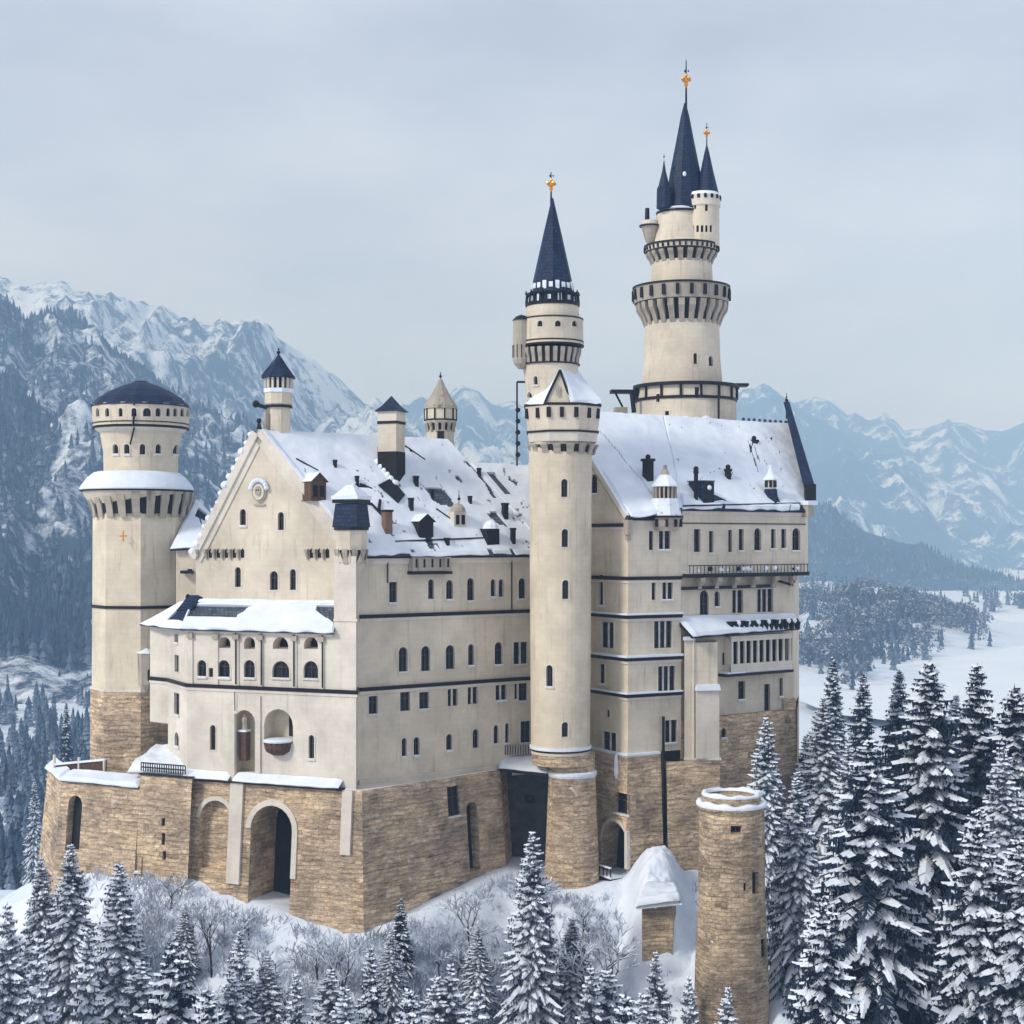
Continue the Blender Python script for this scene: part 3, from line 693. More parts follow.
for k in range(16): a = 2 * math.pi * k / 16; mb.tube((c.x + 1.5 * math.sin(a), c.y - 1.5 * math.cos(a), z + .35), (c.x + 1.25 * math.sin(a), c.y - 1.25 * math.cos(a), z - .6), .06, .05, 'iron', 4)
bal = mb.build('balcony', wing); mb = MB(); mb.lathe(c.x, c.y, [(1.56, z + .35), (1.6, z + .5), (1.3, z + .62)], 16, 'snow'); mb.build('snow_cover', bal)
u, z = ff.uz(285, 724); mb = MB(); mb.box(ff.pt(u, z - .2, -1.85), ff.d, (1.2, .1, 2.5), 'shade'); mb.build('door', wing)
# bay roof: slate lean-to with snow, one bare patch
rA, rB = V(lineat(G0, G1, 192), zRt), V(lineat(G0, G1, 340), zRt); ov = nF * .7
rC, rD = V(pf + ov + dF * .3, zRf), V(fL + ov - dF * .4, zRf)
hp = V(bb + (-dF) * 1.2 + nF * .3, zRf); hb = V(gL + Vector((-2.2, 2.2)), zRt - .3)
r = MB(); r.slab([rD, rC, rB, rA], .22, 'slate_g'); r.slab([hp, rD + Vector((0, 0, .01)), rA, hb], .22, 'slate'); br = r.build('bay_roof', wing)
sb = MB()
blanket(sb, rA, rB, rC, rD, .26, 120, 36, seed=6, amp=.08, jit=.2, hole=lambda u, v: (.02 + .0 * v < u < .46 - .18 * v + .02 * noise.noise(Vector((u * 20, v * 9, 0))) and .16 < v < .62) or (u > .86 and v < .7 - (.99 - u) * 3 and v > .1))
blanket(sb, hb, rA, rD, hp, .22, 16, 8, seed=7, amp=.08, jit=.15, hole=lambda u, v: u > .55 and v < .75)
blanket(sb, rA + Vector((0, 0, .1)) - V(nF, 0) * .1, rB + Vector((0, 0, .1)) - V(nF, 0) * .1, rB + V(nF, 0) * .35, rA + V(nF, 0) * .35, .3, 40, 3, seed=8); sb.build('snow_cover', br)
mb = MB(); q0 = V(gL - V(dF, 0).xy * .8, zRt + .8); mb.slab([rA + V(nF, .0) * 1.9 + Vector((-.6, 0, -.9)), rA + V(nF, 0) * 1.7 + Vector((1.0, 0, -.7)), rA + Vector((1.5, -.3, .7)), rA + Vector((-.3, -.3, .7))], .12, 'slate'); mb.build('lifted_slate', br)
cb = MB(); band(cb, [fL, pf], zRf - .45, zRf - .05, .4, 'pale', chamfer=.3); band(cb, [fL, pf], zRf - .05, zRf + .02, .6, 'dark'); cb.build('bay_cornice', wing)
# snowy plinth ledge
lb = MB(); band(lb, [bl, fL, lineat(fL, C1, 345)], ZB - .25, ZB + .05, .9, 'dark', chamfer=.5); lo = lb.build('plinth_ledge', wing)
s0, s1, s2 = lineat(fL, C1, 187), lineat(fL, C1, 233), lineat(fL, C1, 343)
sb = MB(); 
for a, b in ((s0, s1), (s1 + dF * .5, s2)): blanket(sb, V(a, ZB + .75), V(b, ZB + .75), V(b + nF * 1.0, ZB + .1), V(a + nF * 1.0, ZB + .1), .2, 24, 5, seed=a.x, jit=.1)
sb.build('snow_cover', lo)
cb = MB(); band(cb, [K, Mid, pp(501, 163.8)][:2], ZB - .1, ZB + .35, .45, 'pale', chamfer=.1, inset=.1); cb.build('plinth_moulding', wing)
# stone base, front part with niche and deep arch, side part with dark window and arch
FB0 = lineat(fL, C1, 187) + nF * .2; FC = lineat(fL, C1, 363) + nF * .2; FS = lineat(K + nS * .35, Mid + nS * .35, 500)
kB = .085; zb_ = -46
bot = miter([FB0, FC, FS], kB * (ZB - zb_))
mb = MB(); f_a = Face(FB0, FC, kB, ZB - .1)
h1 = deep(f_a, 198, 229, 800, 868, .9); h2 = deep(f_a, 247, 289, 805, 918, 5.0)
u0 = (bot[0] - FB0).dot(f_a.d); u1 = (bot[1] - FB0).dot(f_a.d)
wall(mb, f_a, [(u0, zb_), (u1, zb_), (f_a.L, ZB - .1), (0, ZB - .1)], 'brick', mr='brick')
mb.face([f_a.pt(*p, -.9) for p in h1], 'brick'); mb.face([f_a.pt(*p, -5.0) for p in h2], 'shade')  # back of the deep arch is near-black, its shade painted in
f_b = Face(FC, FS, kB, ZB - .1)
win(f_b, wing, 454.5, 786, 816, 12, 'r', .5, True); h3 = deep(f_b, 470, 481, 801, 872, 1.2)
u0 = (bot[1] - FC).dot(f_b.d); u1 = (bot[2] - FC).dot(f_b.d)
wall(mb, f_b, [(u0, zb_), (u1, zb_), (f_b.L, ZB - .1), (0, ZB - .1)], 'brick', mr='brick')
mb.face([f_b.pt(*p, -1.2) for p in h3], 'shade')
mb.face([V(p, ZB - .08) for p in (FC, FS, Mid + dS * .5, K + nS * -.3, pr)], 'pale')
mb.face([V(bot[2], zb_), V(bot[2] + Vector((1, 8)), zb_), V(FS + Vector((1, 8)), ZB), V(FS, ZB)], 'brick')
mb.face([V(FB0 + Vector((2, 9)), zb_), V(bot[0], zb_), V(FB0, ZB), V(FB0 + Vector((2, 9)), ZB)], 'brick')
mb.build('stone_base', wing)
mb = MB()                                                 # arch rings and pale strips of the base
def archring(mb, fc, px0, px1, y0, y1, t, m='pale', d=.15):
    ul, zl = fc.uz(px0, y1); ur, _ = fc.uz(px1, y1); _, zt = fc.uz((px0 + px1) / 2, y0); r_ = (ur - ul) / 2; uc = (ul + ur) / 2; zc = zt - r_
    for i in range(12):
        a, b = math.pi * i / 12, math.pi * (i + 1) / 12
        q = [(uc + r_ * math.cos(a), zc + r_ * math.sin(a)), (uc + (r_ + t) * math.cos(a), zc + (r_ + t) * math.sin(a)), (uc + (r_ + t) * math.cos(b), zc + (r_ + t) * math.sin(b)), (uc + r_ * math.cos(b), zc + r_ * math.sin(b))]
        mb.face([fc.pt(*p, d) for p in q], m); mb.face([fc.pt(*q[1], 0), fc.pt(*q[2], 0), fc.pt(*q[2], d), fc.pt(*q[1], d)], m); mb.face([fc.pt(*q[3], 0), fc.pt(*q[0], 0), fc.pt(*q[0], d), fc.pt(*q[3], d)], m)
    return uc, r_, zc
archring(mb, f_a, 198, 229, 800, 868, .45); mb.build('arch_ring', wing); mb = MB(); uc, r_, zc = archring(mb, f_a, 247, 289, 805, 918, .6)
zl_ = Z(880, 151); 
for q in (r_ + .3,): mb.slab([f_a.pt(uc + q - .3, zl_, .15), f_a.pt(uc + q + .3, zl_, .15), f_a.pt(uc + q + .3, zc, .15), f_a.pt(uc + q - .3, zc, .15)], .3, 'pale')
mb.build('arch_ring', wing)
for px, w_, y_ in ((235.5, 9, 884), (347, 8, 855)):
    mb = MB()
    u0, _ = f_a.uz(px - w_ / 2, 800); u1, zz = f_a.uz(px + w_ / 2, y_)
    mb.slab([f_a.pt(u0, zz, .3), f_a.pt(u1, zz, .3), f_a.pt(u1, ZB - .1, .3), f_a.pt(u0, ZB - .1, .3)], .4, 'pale'); mb.build('pale_buttress_strip', wing)
# --- things on the wing's roof
def roofpt(px, py): return SLOPE.at(px, py)
def dormer(px, y0, y1, wpx, m='wood', hood='snow', kind='hip'):
    b = roofpt(px, y1); w = wpx * b.y / F; h = (y1 - y0) * b.y / F; n2 = V(nS, 0); t2 = V(dS, 0)
    f0 = b + n2 * .25; mb = MB(); dep = h / 1.25 + .6
    q = [f0 - t2 * w / 2, f0 + t2 * w / 2, f0 + t2 * w / 2 + Vector((0, 0, h * .72)), f0 - t2 * w / 2 + Vector((0, 0, h * .72))]; q2 = [p - n2 * dep for p in q]
    mb.face(q, m); mb.face([q[1], q2[1], q2[2], q[2]], m); mb.face([q2[0], q[0], q[3], q2[3]], m)
    for s_ in (-.22, .22): 
        a = f0 + t2 * (s_ * w) + n2 * .04 + Vector((0, 0, h * .15)); mb.face([a - t2 * w * .15, a + t2 * w * .15, a + t2 * w * .15 + Vector((0, 0, h * .42)), a - t2 * w * .15 + Vector((0, 0, h * .42))], 'shade')
    o = mb.build('dormer', wroof) if wroof.parent is None else mb.build('dormer', wing)
    mb = MB(); ap = (q[2] + q[3]) / 2 + Vector((0, 0, h * .34)); a3, a2 = q[3] - t2 * .15 + n2 * .25, q[2] + t2 * .15 + n2 * .25
    if kind == 'round':
        c = (q[2] + q[3]) / 2; mb.lathe(c.x - n2.x * w * .3, c.y - n2.y * w * .3, [(w * .56, c.z), (w * .5, c.z + h * .16), (w * .3, c.z + h * .3), (.02, c.z + h * .38)], 10, hood)
    else:
        apb = ap - n2 * dep; mb.slab([a3, ap + n2 * .25, apb, q2[3] - t2 * .15], .12, hood, m); mb.slab([ap + n2 * .25, a2, q2[2] + t2 * .15, apb], .12, hood, m); mb.face([q[3], q[2], ap], m)
    mb.build('dormer_roof', o); return o
dormer(317.5, 474, 501, 17, 'wood'); dormer(425, 515, 538, 17, 'iron'); dormer(459, 505, 528, 15, 'pale', 'corb', 'round'); dormer(492, 522, 546, 15, 'iron', 'snow', 'round')
def chimney(px, y0, y1, wpx, m, name='chimney', cap='iron'):
    b = roofpt(px, y1); w = wpx * b.y / F; h = (y1 - y0) * b.y / F; mb = MB(); mb.box((b.x, b.y, b.z + h / 2 - .6), dS, (w, w, h + 1.2), m); mb.box((b.x, b.y, b.z + h + .12), dS, (w * 1.2, w * 1.2, .24), cap); mb.build(name, wing)
chimney(387, 512, 533, 8, 'brick_r'); chimney(411, 500, 512, 4, 'iron')
for px_, y0_, y1_, w_ in ((335, 462, 470, 3), (357, 478, 486, 3), (416, 478, 488, 4), (432, 492, 500, 3), (447, 540, 546, 4), (470, 498, 506, 3), (505, 505, 520, 5), (513, 530, 545, 4), (479, 470, 478, 3)): chimney(px_, y0_, y1_, w_, 'iron', 'vent_pipe')
mb = MB(); a, b, c = roofpt(361, 506), roofpt(372, 509), roofpt(384, 522); up = Vector((0, 0, .5))
mb.tube(a + up, b + up, .16, .16, 'iron'); mb.tube(b + up, c + up, .16, .16, 'iron'); mb.tube(c + up, roofpt(387, 538) + up * .3, .15, .1, 'iron'); mb.ball(a + up, .35, 'iron', 6); mb.tube(roofpt(380, 505) + up, roofpt(379, 515) + up, .2, .2, 'iron'); mb.build('stove_pipe', wing)
finial(wing, 459, 506, 490, roofpt(459, 526).y, .6, False)
# snow guards / ladders
for a, b in (((296, 462), (318, 474)), ((360, 487), (372, 492)), ((436, 512), (459, 528)), ((395, 545), (490, 541)), ((405, 449), (425, 463))):
    mb = MB(); A_, B_ = roofpt(*a), roofpt(*b); mb.tube(A_ + Vector((0, 0, .35)), B_ + Vector((0, 0, .35)), .11, .11, 'iron', 4); mb.build('snow_guard', wing)
# eave box
u0, z0 = fs.uz(408, 573); u1, z1 = fs.uz(446, 555); mb = MB()
mb.box(fs.pt((u0 + u1) / 2, (z0 + z1) / 2, .5), fs.d, (u1 - u0, 1.0, z1 - z0 - .4), 'corb'); mb.box(fs.pt((u0 + u1) / 2, z0, .5), fs.d, (u1 - u0 + .2, 1.2, .3), 'dark')
for i in range(5): mb.box(fs.pt(u0 + .4 + i * (u1 - u0 - .8) / 4, (z0 + z1) / 2 + .1, 1.0), fs.d, (.22, .08, .9), 'shade')
eb = mb.build('eave_box', wing); sb = MB(); a, b = fs.pt(u0 - .3, z1 + .5, -.6), fs.pt(u1 + .3, z1 + .5, -.6); blanket(sb, a, b, fs.pt(u1 + .3, z1 - .1, 1.3), fs.pt(u0 - .3, z1 - .1, 1.3), .3, 14, 5, seed=3); sb.build('snow_cover', eb)
# downpipes on the long wall
for px, ya, yb in ((387, 560, 583), (511, 560, 612)): 
    mb = MB(); fc = fs; u, z = fc.uz(px, ya); _, z2 = fc.uz(px, yb); mb.tube(fc.pt(u, z, .15), fc.pt(u, z2, .15), .07, .07, 'iron'); mb.build('downpipe', wing)

# roof turrets, each a part of the wing's roofscape
def turret(px, Y, prof, n, m, name='roof_turret', a0=0.4):
    mb = MB(); mb.lathe(X(px, Y), Y, [(r_ * Y / F, Z(y, Y)) for r_, y in prof], n, m, a0); return mb.build(name, wing)
Yt = gA.y + 2.2
t1 = turret(278.5, Yt, [(12, 448), (12, 407), (14, 404), (14, 391)], 8, 'cream', 'ridge_turret', .39)
mb = MB(); x = X(278.5, Yt); mb.lathe(x, Yt, [(15 * Yt / F, Z(393, Yt)), (15 * Yt / F, Z(389, Yt))], 8, 'snow', .39); mb.lathe(x, Yt, [(14.3 * Yt / F, Z(408, Yt)), (14.3 * Yt / F, Z(405.5, Yt))], 8, 'dark', .39); mb.build('moulding', t1)
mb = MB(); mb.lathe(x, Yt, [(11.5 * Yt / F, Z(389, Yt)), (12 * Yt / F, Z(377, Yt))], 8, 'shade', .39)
for k in range(16): a = 2 * math.pi * k / 16 + .1; rr_ = 13 * Yt / F; mb.box((x + rr_ * math.sin(a), Yt - rr_ * math.cos(a), Z(383, Yt)), (math.cos(a), math.sin(a)), (.22, .22, Z(377, Yt) - Z(389, Yt)), 'pale')
mb.build('lantern', t1)
mb = MB(); mb.lathe(x, Yt, [(17.5 * Yt / F, Z(378.5, Yt)), (17 * Yt / F, Z(376, Yt)), (10 * Yt / F, Z(369, Yt)), (4 * Yt / F, Z(360, Yt)), (.3 * Yt / F, Z(354, Yt))], 8, 'slate', .39); cr_ = mb.build('turret_roof', t1)
mb = MB()
for k in (0, 1, 4): 
    a, b = .39 + 2 * math.pi * (k + 1) / 8, .39 + 2 * math.pi * (k + 2) / 8; q = []
    for (r_, y) in ((17.3, 377), (10.4, 368.3), (1.2, 355)):
        q.append(((x + (r_ * Yt / F) * math.sin(a), Yt - (r_ * Yt / F) * math.cos(a), Z(y, Yt) + .12), (x + (r_ * Yt / F) * math.sin(b), Yt - (r_ * Yt / F) * math.cos(b), Z(y, Yt) + .12)))
    mb.face([q[0][0], q[0][1], q[1][1], q[1][0]], 'snow'); mb.face([q[1][0], q[1][1], q[2][1], q[2][0]], 'snow')
mb.build('snow_cover', t1); finial(wing, 278.5, 356, 348, Yt, .7, False)
mb = MB(); Yq = Yt - 1.0; mb.tube(P(267, 408, Yq), P(256, 404, Yq), .2, .25, 'iron'); mb.ball(P(256, 404, Yq), .4, 'iron', 6); mb.tube(P(266, 412, Yq), P(266, 434, Yq), .3, .3, 'corb'); mb.build('roof_lamp', wing)
# square chimney tower on the slope
b = roofpt(391, 484); Yc = b.y + 1.2; hw = 12.2 * Yc / F
ux = Vector((.93, -.36)) ; zz = lambda y: Z(y, Yc)
mb = MB(); mb.box((X(391.5, Yc), Yc, (zz(500) + zz(452)) / 2), ux, (hw * 1.7, hw * 1.7, zz(452) - zz(500)), 'shade'); mb.box((X(391.5, Yc), Yc, (zz(452) + zz(422)) / 2), ux, (hw * 1.62, hw * 1.62, zz(422) - zz(452)), 'cream')
ct = mb.build('chimney_tower', wing)
mb = MB(); mb.box((X(391.5, Yc), Yc, zz(423)), ux, (hw * 1.75, hw * 1.75, .3), 'dark'); mb.box((X(391.5, Yc), Yc, (zz(421.6) + zz(412)) / 2), ux, (hw * 1.68, hw * 1.68, zz(412) - zz(421.6)), 'pale'); mb.build('chimney_head', ct)
mb = MB(); uy = Vector((-ux.y, ux.x)); c2 = Vector((X(391.5, Yc), Yc)); pl_ = [c2 + ux * a * hw * 1.08 + uy * b_ * hw * 1.08 for a, b_ in ((-1, -1), (1, -1), (1, 1), (-1, 1))]
mb.prism(pl_, zz(412), zz(406), 'slate', sc=.55); mb.prism([c2 + (p - c2) * .55 for p in pl_], zz(406), zz(396), 'slate', sc=.03); mb.build('turret_roof', ct)
mb = MB(); mb.box(roofpt(383, 462) + Vector((0, 0, .8)), ux, (1.0, .8, 1.8), 'corb'); 
for i in range(6): mb.ball(roofpt(378 + i * 3.4, 466 + i * 4.2) + Vector((0, 0, .4)), .45, 'snow', 8)
mb.slab([roofpt(391, 483) + Vector((0, 0, .5)), roofpt(405, 500) + Vector((0, 0, .5)), roofpt(398, 508) + Vector((0, 0, .5)), roofpt(378, 490) + Vector((0, 0, .5))], .1, 'iron'); mb.build('chimney_skirt', ct)
# round stone ridge turret
Y3 = 176.0
t3 = turret(440.5, Y3, [(13.5, 470), (13.5, 426), (15.8, 421), (15.8, 406)], 10, 'cream', 'ridge_turret', .31)
k3 = Y3 / F; x3 = X(440.5, Y3)
machic(t3, x3, Y3, 13.3 * k3, 15.9 * k3, Z(420, Y3), Z(432, Y3), 14)
mb = MB(); mb.lathe(x3, Y3, [(17.2 * k3, Z(409, Y3)), (16.5 * k3, Z(406, Y3)), (9.5 * k3, Z(395, Y3)), (4.5 * k3, Z(386, Y3)), (.2, Z(379, Y3))], 10, 'corb', .31); mb.build('turret_roof', t3)
mb = MB()
for k in range(10): a = .31 + 2 * math.pi * k / 10; rr_ = 15.9 * k3; mb.box((x3 + rr_ * math.sin(a), Y3 - rr_ * math.cos(a), Z(413.5, Y3)), (math.cos(a), math.sin(a)), (.16, .16, 1.7), 'shade')
mb.lathe(x3, Y3, [(16.3 * k3, Z(409, Y3)), (16.3 * k3, Z(407.5, Y3))], 10, 'dark', .31); mb.lathe(x3, Y3, [(16.3 * k3, Z(421, Y3)), (16.3 * k3, Z(419.5, Y3))], 10, 'dark', .31)
mb.face([(x3 - .3, Y3 - 13.6 * k3, Z(442, Y3)), (x3 + .5, Y3 - 13.6 * k3, Z(442, Y3)), (x3 + .5, Y3 - 13.6 * k3, Z(432, Y3)), (x3 - .3, Y3 - 13.6 * k3, Z(432, Y3))], 'shade'); mb.build('timbering', t3)
finial(wing, 440.5, 380, 372, Y3, .6, False)

# --- left round tower
Yl = 173.0; kl = Yl / F; xl = X(141, Yl); zl = lambda y: Z(y, Yl - 5)
lt = thing('round_tower', 'stout round tower with low navy cap and snowy collar, leftmost tower of the castle', 'tower', (xl, Yl, -32))
OA = R(22.5 - 9)
mb = MB(); mb.lathe(xl, Yl, [(47.5 * kl, zl(692)), (47.0 * kl, zl(612)), (46.5 * kl, zl(500))], 8, 'cream_w', OA); mb.build('shaft', lt)
mb = MB(); mb.lathe(xl, Yl, [(50 * kl, -46), (48.8 * kl, zl(692))], 8, 'brick', OA); o = mb.build('stone_base', lt)
mb = MB(); mb.lathe(xl, Yl, [(49.3 * kl, zl(692)), (49.3 * kl, zl(689.5))], 8, 'pale', OA); mb.build('plinth_moulding', lt)
mb = MB(); mb.lathe(xl, Yl, [(48.2 * kl, zl(609)), (48.6 * kl, zl(606))], 8, 'dark', OA); mb.build('string_course', lt)
machic(lt, xl, Yl, 46 * kl, 52.5 * kl, zl(488), zl(517), 22)
mb = MB(); mb.lathe(xl - .4, Yl, [(46 * kl, zl(503)), (52.6 * kl, zl(493)), (53.5 * kl, zl(488))], 24, 'cream_w', 0); mb.build('collar', lt)
mb = MB(); mb.lathe(xl - .45, Yl, [(56 * kl, zl(489)), (55.5 * kl, zl(487)), (54 * kl, zl(484)), (48 * kl, zl(476)), (42 * kl, zl(471)), (38 * kl, zl(470))], 40, 'snow', 0); sn_ = mb.build('snow_cover', lt, True)
mb = MB(); mb.lathe(xl - .45, Yl, [(55 * kl, zl(490.5)), (56.3 * kl, zl(489))], 32, 'dark', 0); mb.build('collar_eave', lt)
cy = Cyl(0, Yl, [(36 * kl, zl(480)), (36.5 * kl, zl(450)), (41 * kl, zl(425))], 40, xl)
for px in (116, 127, 142.5, 158, 175): win(cy, lt, px, 444, 454.5, 5.5, 'a', .4)
mb = MB(); wall(mb, cy, [(cy.vl[0], zl(478)), (cy.vl[-1], zl(478)), (cy.vl[-1], zl(425)), (cy.vl[0], zl(425))], 'cream_w'); mb.build('upper_shaft', lt)
c2_ = Cyl(0, Yl, [(46.5 * kl, zl(424)), (47.5 * kl, zl(402))], 44, xl)
for px, w in ((98, 3), (107.5, 4), (120.5, 4), (134, 5), (147, 8), (158, 5), (168, 4), (175, 4), (182, 4), (187.5, 3)): win(c2_, lt, px, 408, 416.5, w, 'a', .35, False)
mb = MB(); wall(mb, c2_, [(c2_.vl[0], zl(424)), (c2_.vl[-1], zl(424)), (c2_.vl[-1], zl(402)), (c2_.vl[0], zl(402))], 'cream_w')
mb.lathe(xl, Yl, [(40.5 * kl, zl(430)), (46.4 * kl, zl(425.5))], 44, 'pale', 0, False); mb.build('drum', lt)
mb = MB(); mb.lathe(xl, Yl, [(47 * kl, zl(426.5)), (47.4 * kl, zl(425))], 44, 'dark'); mb.lathe(xl, Yl, [(47.3 * kl, zl(421.5)), (47.4 * kl, zl(420.5))], 44, 'dark'); mb.build('string_course', lt)
mb = MB(); mb.lathe(xl, Yl, [(49 * kl, zl(404)), (48.5 * kl, zl(402)), (41 * kl, zl(394)), (30 * kl, zl(387)), (18 * kl, zl(381.5)), (8 * kl, zl(378)), (6 * kl, zl(376.5)), (.3, zl(377))], 14, 'slate', .1); mb.build('roof', lt)
mb = MB(); mb.tube((xl + .6, Yl - 4.6, zl(404)), (xl + .6, Yl - 5.55, zl(405)), .1, .1, 'iron'); mb.tube((xl + .62, Yl - 5.6, zl(412)), (xl + .5, Yl - 5.5, zl(427)), .12, .12, 'iron'); mb.tube((xl + .5, Yl - 5.0, zl(427)), (xl - .1, Yl - 4.5, zl(444)), .1, .1, 'iron'); mb.build('downpipe', lt)
mb = MB(); c = P(132, 660, Yl - 5.6); c = Vector((X(141 + 5, Yl - 5.3), Yl - 5.0, zl(665))); mb.lathe(c.x, c.y, [(.2, zl(692)), (.95, zl(684)), (1.0, zl(657)), (1.05, zl(653))], 7, 'corb', .5); mb.lathe(c.x, c.y, [(1.15, zl(653)), (.02, zl(648))], 7, 'snow', .5); ba = mb.build('watch_bartizan', lt)
mb = MB(); mb.face([(c.x + .35, c.y - 1.02, zl(680)), (c.x + .85, c.y - .9, zl(680)), (c.x + .85, c.y - .9, zl(669)), (c.x + .35, c.y - 1.02, zl(669))], 'shade'); mb.build('window', ba)
mb = MB(); s_ = Vector((X(123.5, Yl - 5.5), Yl - 5.62, zl(537))); mb.tube(s_ + Vector((0, -.1, -.5)), s_ + Vector((0, 0, .7)), .1, .06, 'gold', 5); mb.tube(s_ + Vector((-.4, -.05, .1)), s_ + Vector((.4, -.05, .1)), .08, .08, 'gold', 5); mb.build('wall_anchor', lt)

# connecting building between left tower and gable
cbd = thing('connecting_building', 'narrow cream building with small snowy roof wedged between round tower and gable', 'building', (X(190, 176), 176, -30))
a, b = pp(176, 169), pp(206, 168.5); mb = MB(); fc = Face(a, b); win(fc, cbd, 188, 594, 604, 5, 'a'); win(fc, cbd, 190, 569, 574, 5, 'r')
wall(mb, fc, [(0, -30), (fc.L, -30), (fc.L, Z(548, 169)), (0, Z(548, 169))], 'cream'); mb.face([V(b, -30), V(b + Vector((0, 9)), -30), V(b + Vector((0, 9)), Z(548, 169)), V(b, Z(548, 169))], 'cream'); mb.build('wall', cbd)
r = MB(); q = [V(a + Vector((-.5, -.8)), Z(549, 169)), V(b + Vector((.5, -.8)), Z(547, 169)), V(b + Vector((-.5, 6)), Z(517, 175)), V(a + Vector((.8, 6)), Z(500, 175))]; r.slab(q, .25, 'slate'); ro = r.build('roof', cbd)
sb = MB(); blanket(sb, q[3], q[2], q[1], q[0], .35, 14, 10, seed=5, hole=lambda u, v: .25 < u < .75 and .1 < v < .35); sb.build('snow_cover', ro)
mb = MB(); mb.box((X(187, 168.3), 168.2, Z(572, 168.3)), (1, 0), (1.3, .9, .35), 'dark'); mb.build('balcony', cbd)

# --- stair tower
Ys = 160.0; ks = Ys / F; xs = X(560.5, Ys); zs_ = lambda y: Z(y, Ys - 3.2)
st = thing('stair_tower', 'slender cream stair tower with navy spire between palace wing and great hall', 'tower', (xs, Ys, -37))
cs = Cyl(0, Ys, [(29.5 * ks, zs_(757)), (30.5 * ks, zs_(600)), (31.5 * ks, zs_(440))], 40, xs)
for a in ((564.5, 479, 497), (565, 529, 547), (565.5, 580, 599), (549.5, 665, 687), (565, 722, 737)): win(cs, st, *a, 6.5, 'a', .45)
mb = MB(); wall(mb, cs, [(cs.vl[0], zs_(757)), (cs.vl[-1], zs_(757)), (cs.vl[-1], zs_(440)), (cs.vl[0], zs_(440))], 'cream_w'); mb.build('shaft', st)
mb = MB(); mb.lathe(xs, Ys, [(30.8 * ks, zs_(752)), (31 * ks, zs_(749))], 40, 'snow'); mb.lathe(xs, Ys, [(30 * ks, zs_(754)), (30.8 * ks, zs_(752))], 40, 'dark'); mb.build('plinth_moulding', st)
xb = X(572, Ys); mb = MB(); mb.lathe(xb, Ys, [(31 * ks, -46), (27 * ks, zs_(870)), (22.8 * ks, zs_(765)), (22.8 * ks, zs_(756))], 32, 'brick'); mb.lathe(xs, Ys, [(28.5 * ks, zs_(768)), (28.5 * ks, zs_(754.2))], 32, 'brick'); mb.build('stone_base', st)
# head
hx = X(562.5, Ys); ho = .39
mb = MB(); mb.lathe(hx, Ys, [(36 * ks, zs_(441)), (37.5 * ks, zs_(432))], 8, 'pale', ho); mb.lathe(hx, Ys, [(37.5 * ks, zs_(430.5)), (40.5 * ks, zs_(405))], 8, 'cream', ho); hd = mb.build('tower_head', st)
mb = MB(); mb.lathe(hx, Ys, [(38.6 * ks, zs_(432)), (38.8 * ks, zs_(430))], 8, 'dark', ho); mb.lathe(hx, Ys, [(41 * ks, zs_(405.5)), (41.6 * ks, zs_(403))], 8, 'dark', ho); mb.build('string_course', hd)
machic(st, hx, Ys, 31.5 * ks, 36.5 * ks, zs_(440), zs_(453), 16)
for a in (-1.15, -.75, -.38, -.05, .32, .75, 1.1):
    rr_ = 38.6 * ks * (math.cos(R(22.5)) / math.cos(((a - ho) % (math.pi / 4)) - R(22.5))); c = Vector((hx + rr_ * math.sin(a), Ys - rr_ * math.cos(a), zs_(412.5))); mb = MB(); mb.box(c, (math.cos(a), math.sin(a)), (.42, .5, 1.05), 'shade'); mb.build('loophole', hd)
mb = MB(); a_ = ho; e = [Vector((hx + 40.5 * ks * math.sin(ho + 2 * math.pi * k / 8), Ys - 40.5 * ks * math.cos(ho + 2 * math.pi * k / 8))) for k in range(8)]
# gabled snow roof on the head: ridge runs back from the front gable
gz = zs_(403); fl_, fr_ = e[7], e[0]; top_ = (P(563, 370, Ys - 2.8))
fA, fB = P(544, 404, Ys - 3.5), P(572, 404, Ys - 3.7); rg1 = P(560, 371, Ys - 3.3); rg2 = P(577, 371, Ys + 2.5); rr = V(e[1], gz + .1); rb2 = V(e[2], gz + .1)
gb = MB(); gb.face([fA, fB, rg1], 'cream'); gb.face([fB + Vector((0, 0, .0)), rr, rg2, rg1], 'slate'); gb.face([rr, rb2, rg2], 'slate'); gb.face([rg1, rg2, V(e[5], gz), V(e[6], gz), fA], 'slate'); gb.face([rg2, rb2, V(e[3], gz), V(e[4], gz), V(e[5], gz)], 'slate')
hr = gb.build('head_roof', st)
sb = MB(); blanket(sb, rg1, rg2, rr + Vector((.2, -.2, 0)), fB + Vector((-.1, -.3, 0)), .25, 14, 12, seed=12, hole=lambda u, v: u > .93)
blanket(sb, rg2, rg1, fA + Vector((-.1, -.2, 0)), V(e[6], gz), .22, 12, 10, seed=13); sb.build('snow_cover', hr)
mb = MB(); mb.tube(fB + Vector((0, -.15, 0)), rg1 + Vector((0, -.15, .1)), .13, .13, 'iron', 4); mb.tube(fA + Vector((0, -.15, 0)), rg1 + Vector((0, -.15, .1)), .13, .13, 'iron', 4); mb.face([P(556, 396, Ys - 3.75), P(560, 396, Ys - 3.75), P(560, 387, Ys - 3.7), P(558, 384, Ys - 3.65), P(556, 387, Ys - 3.7)], 'corb'); mb.build('verge', hr)
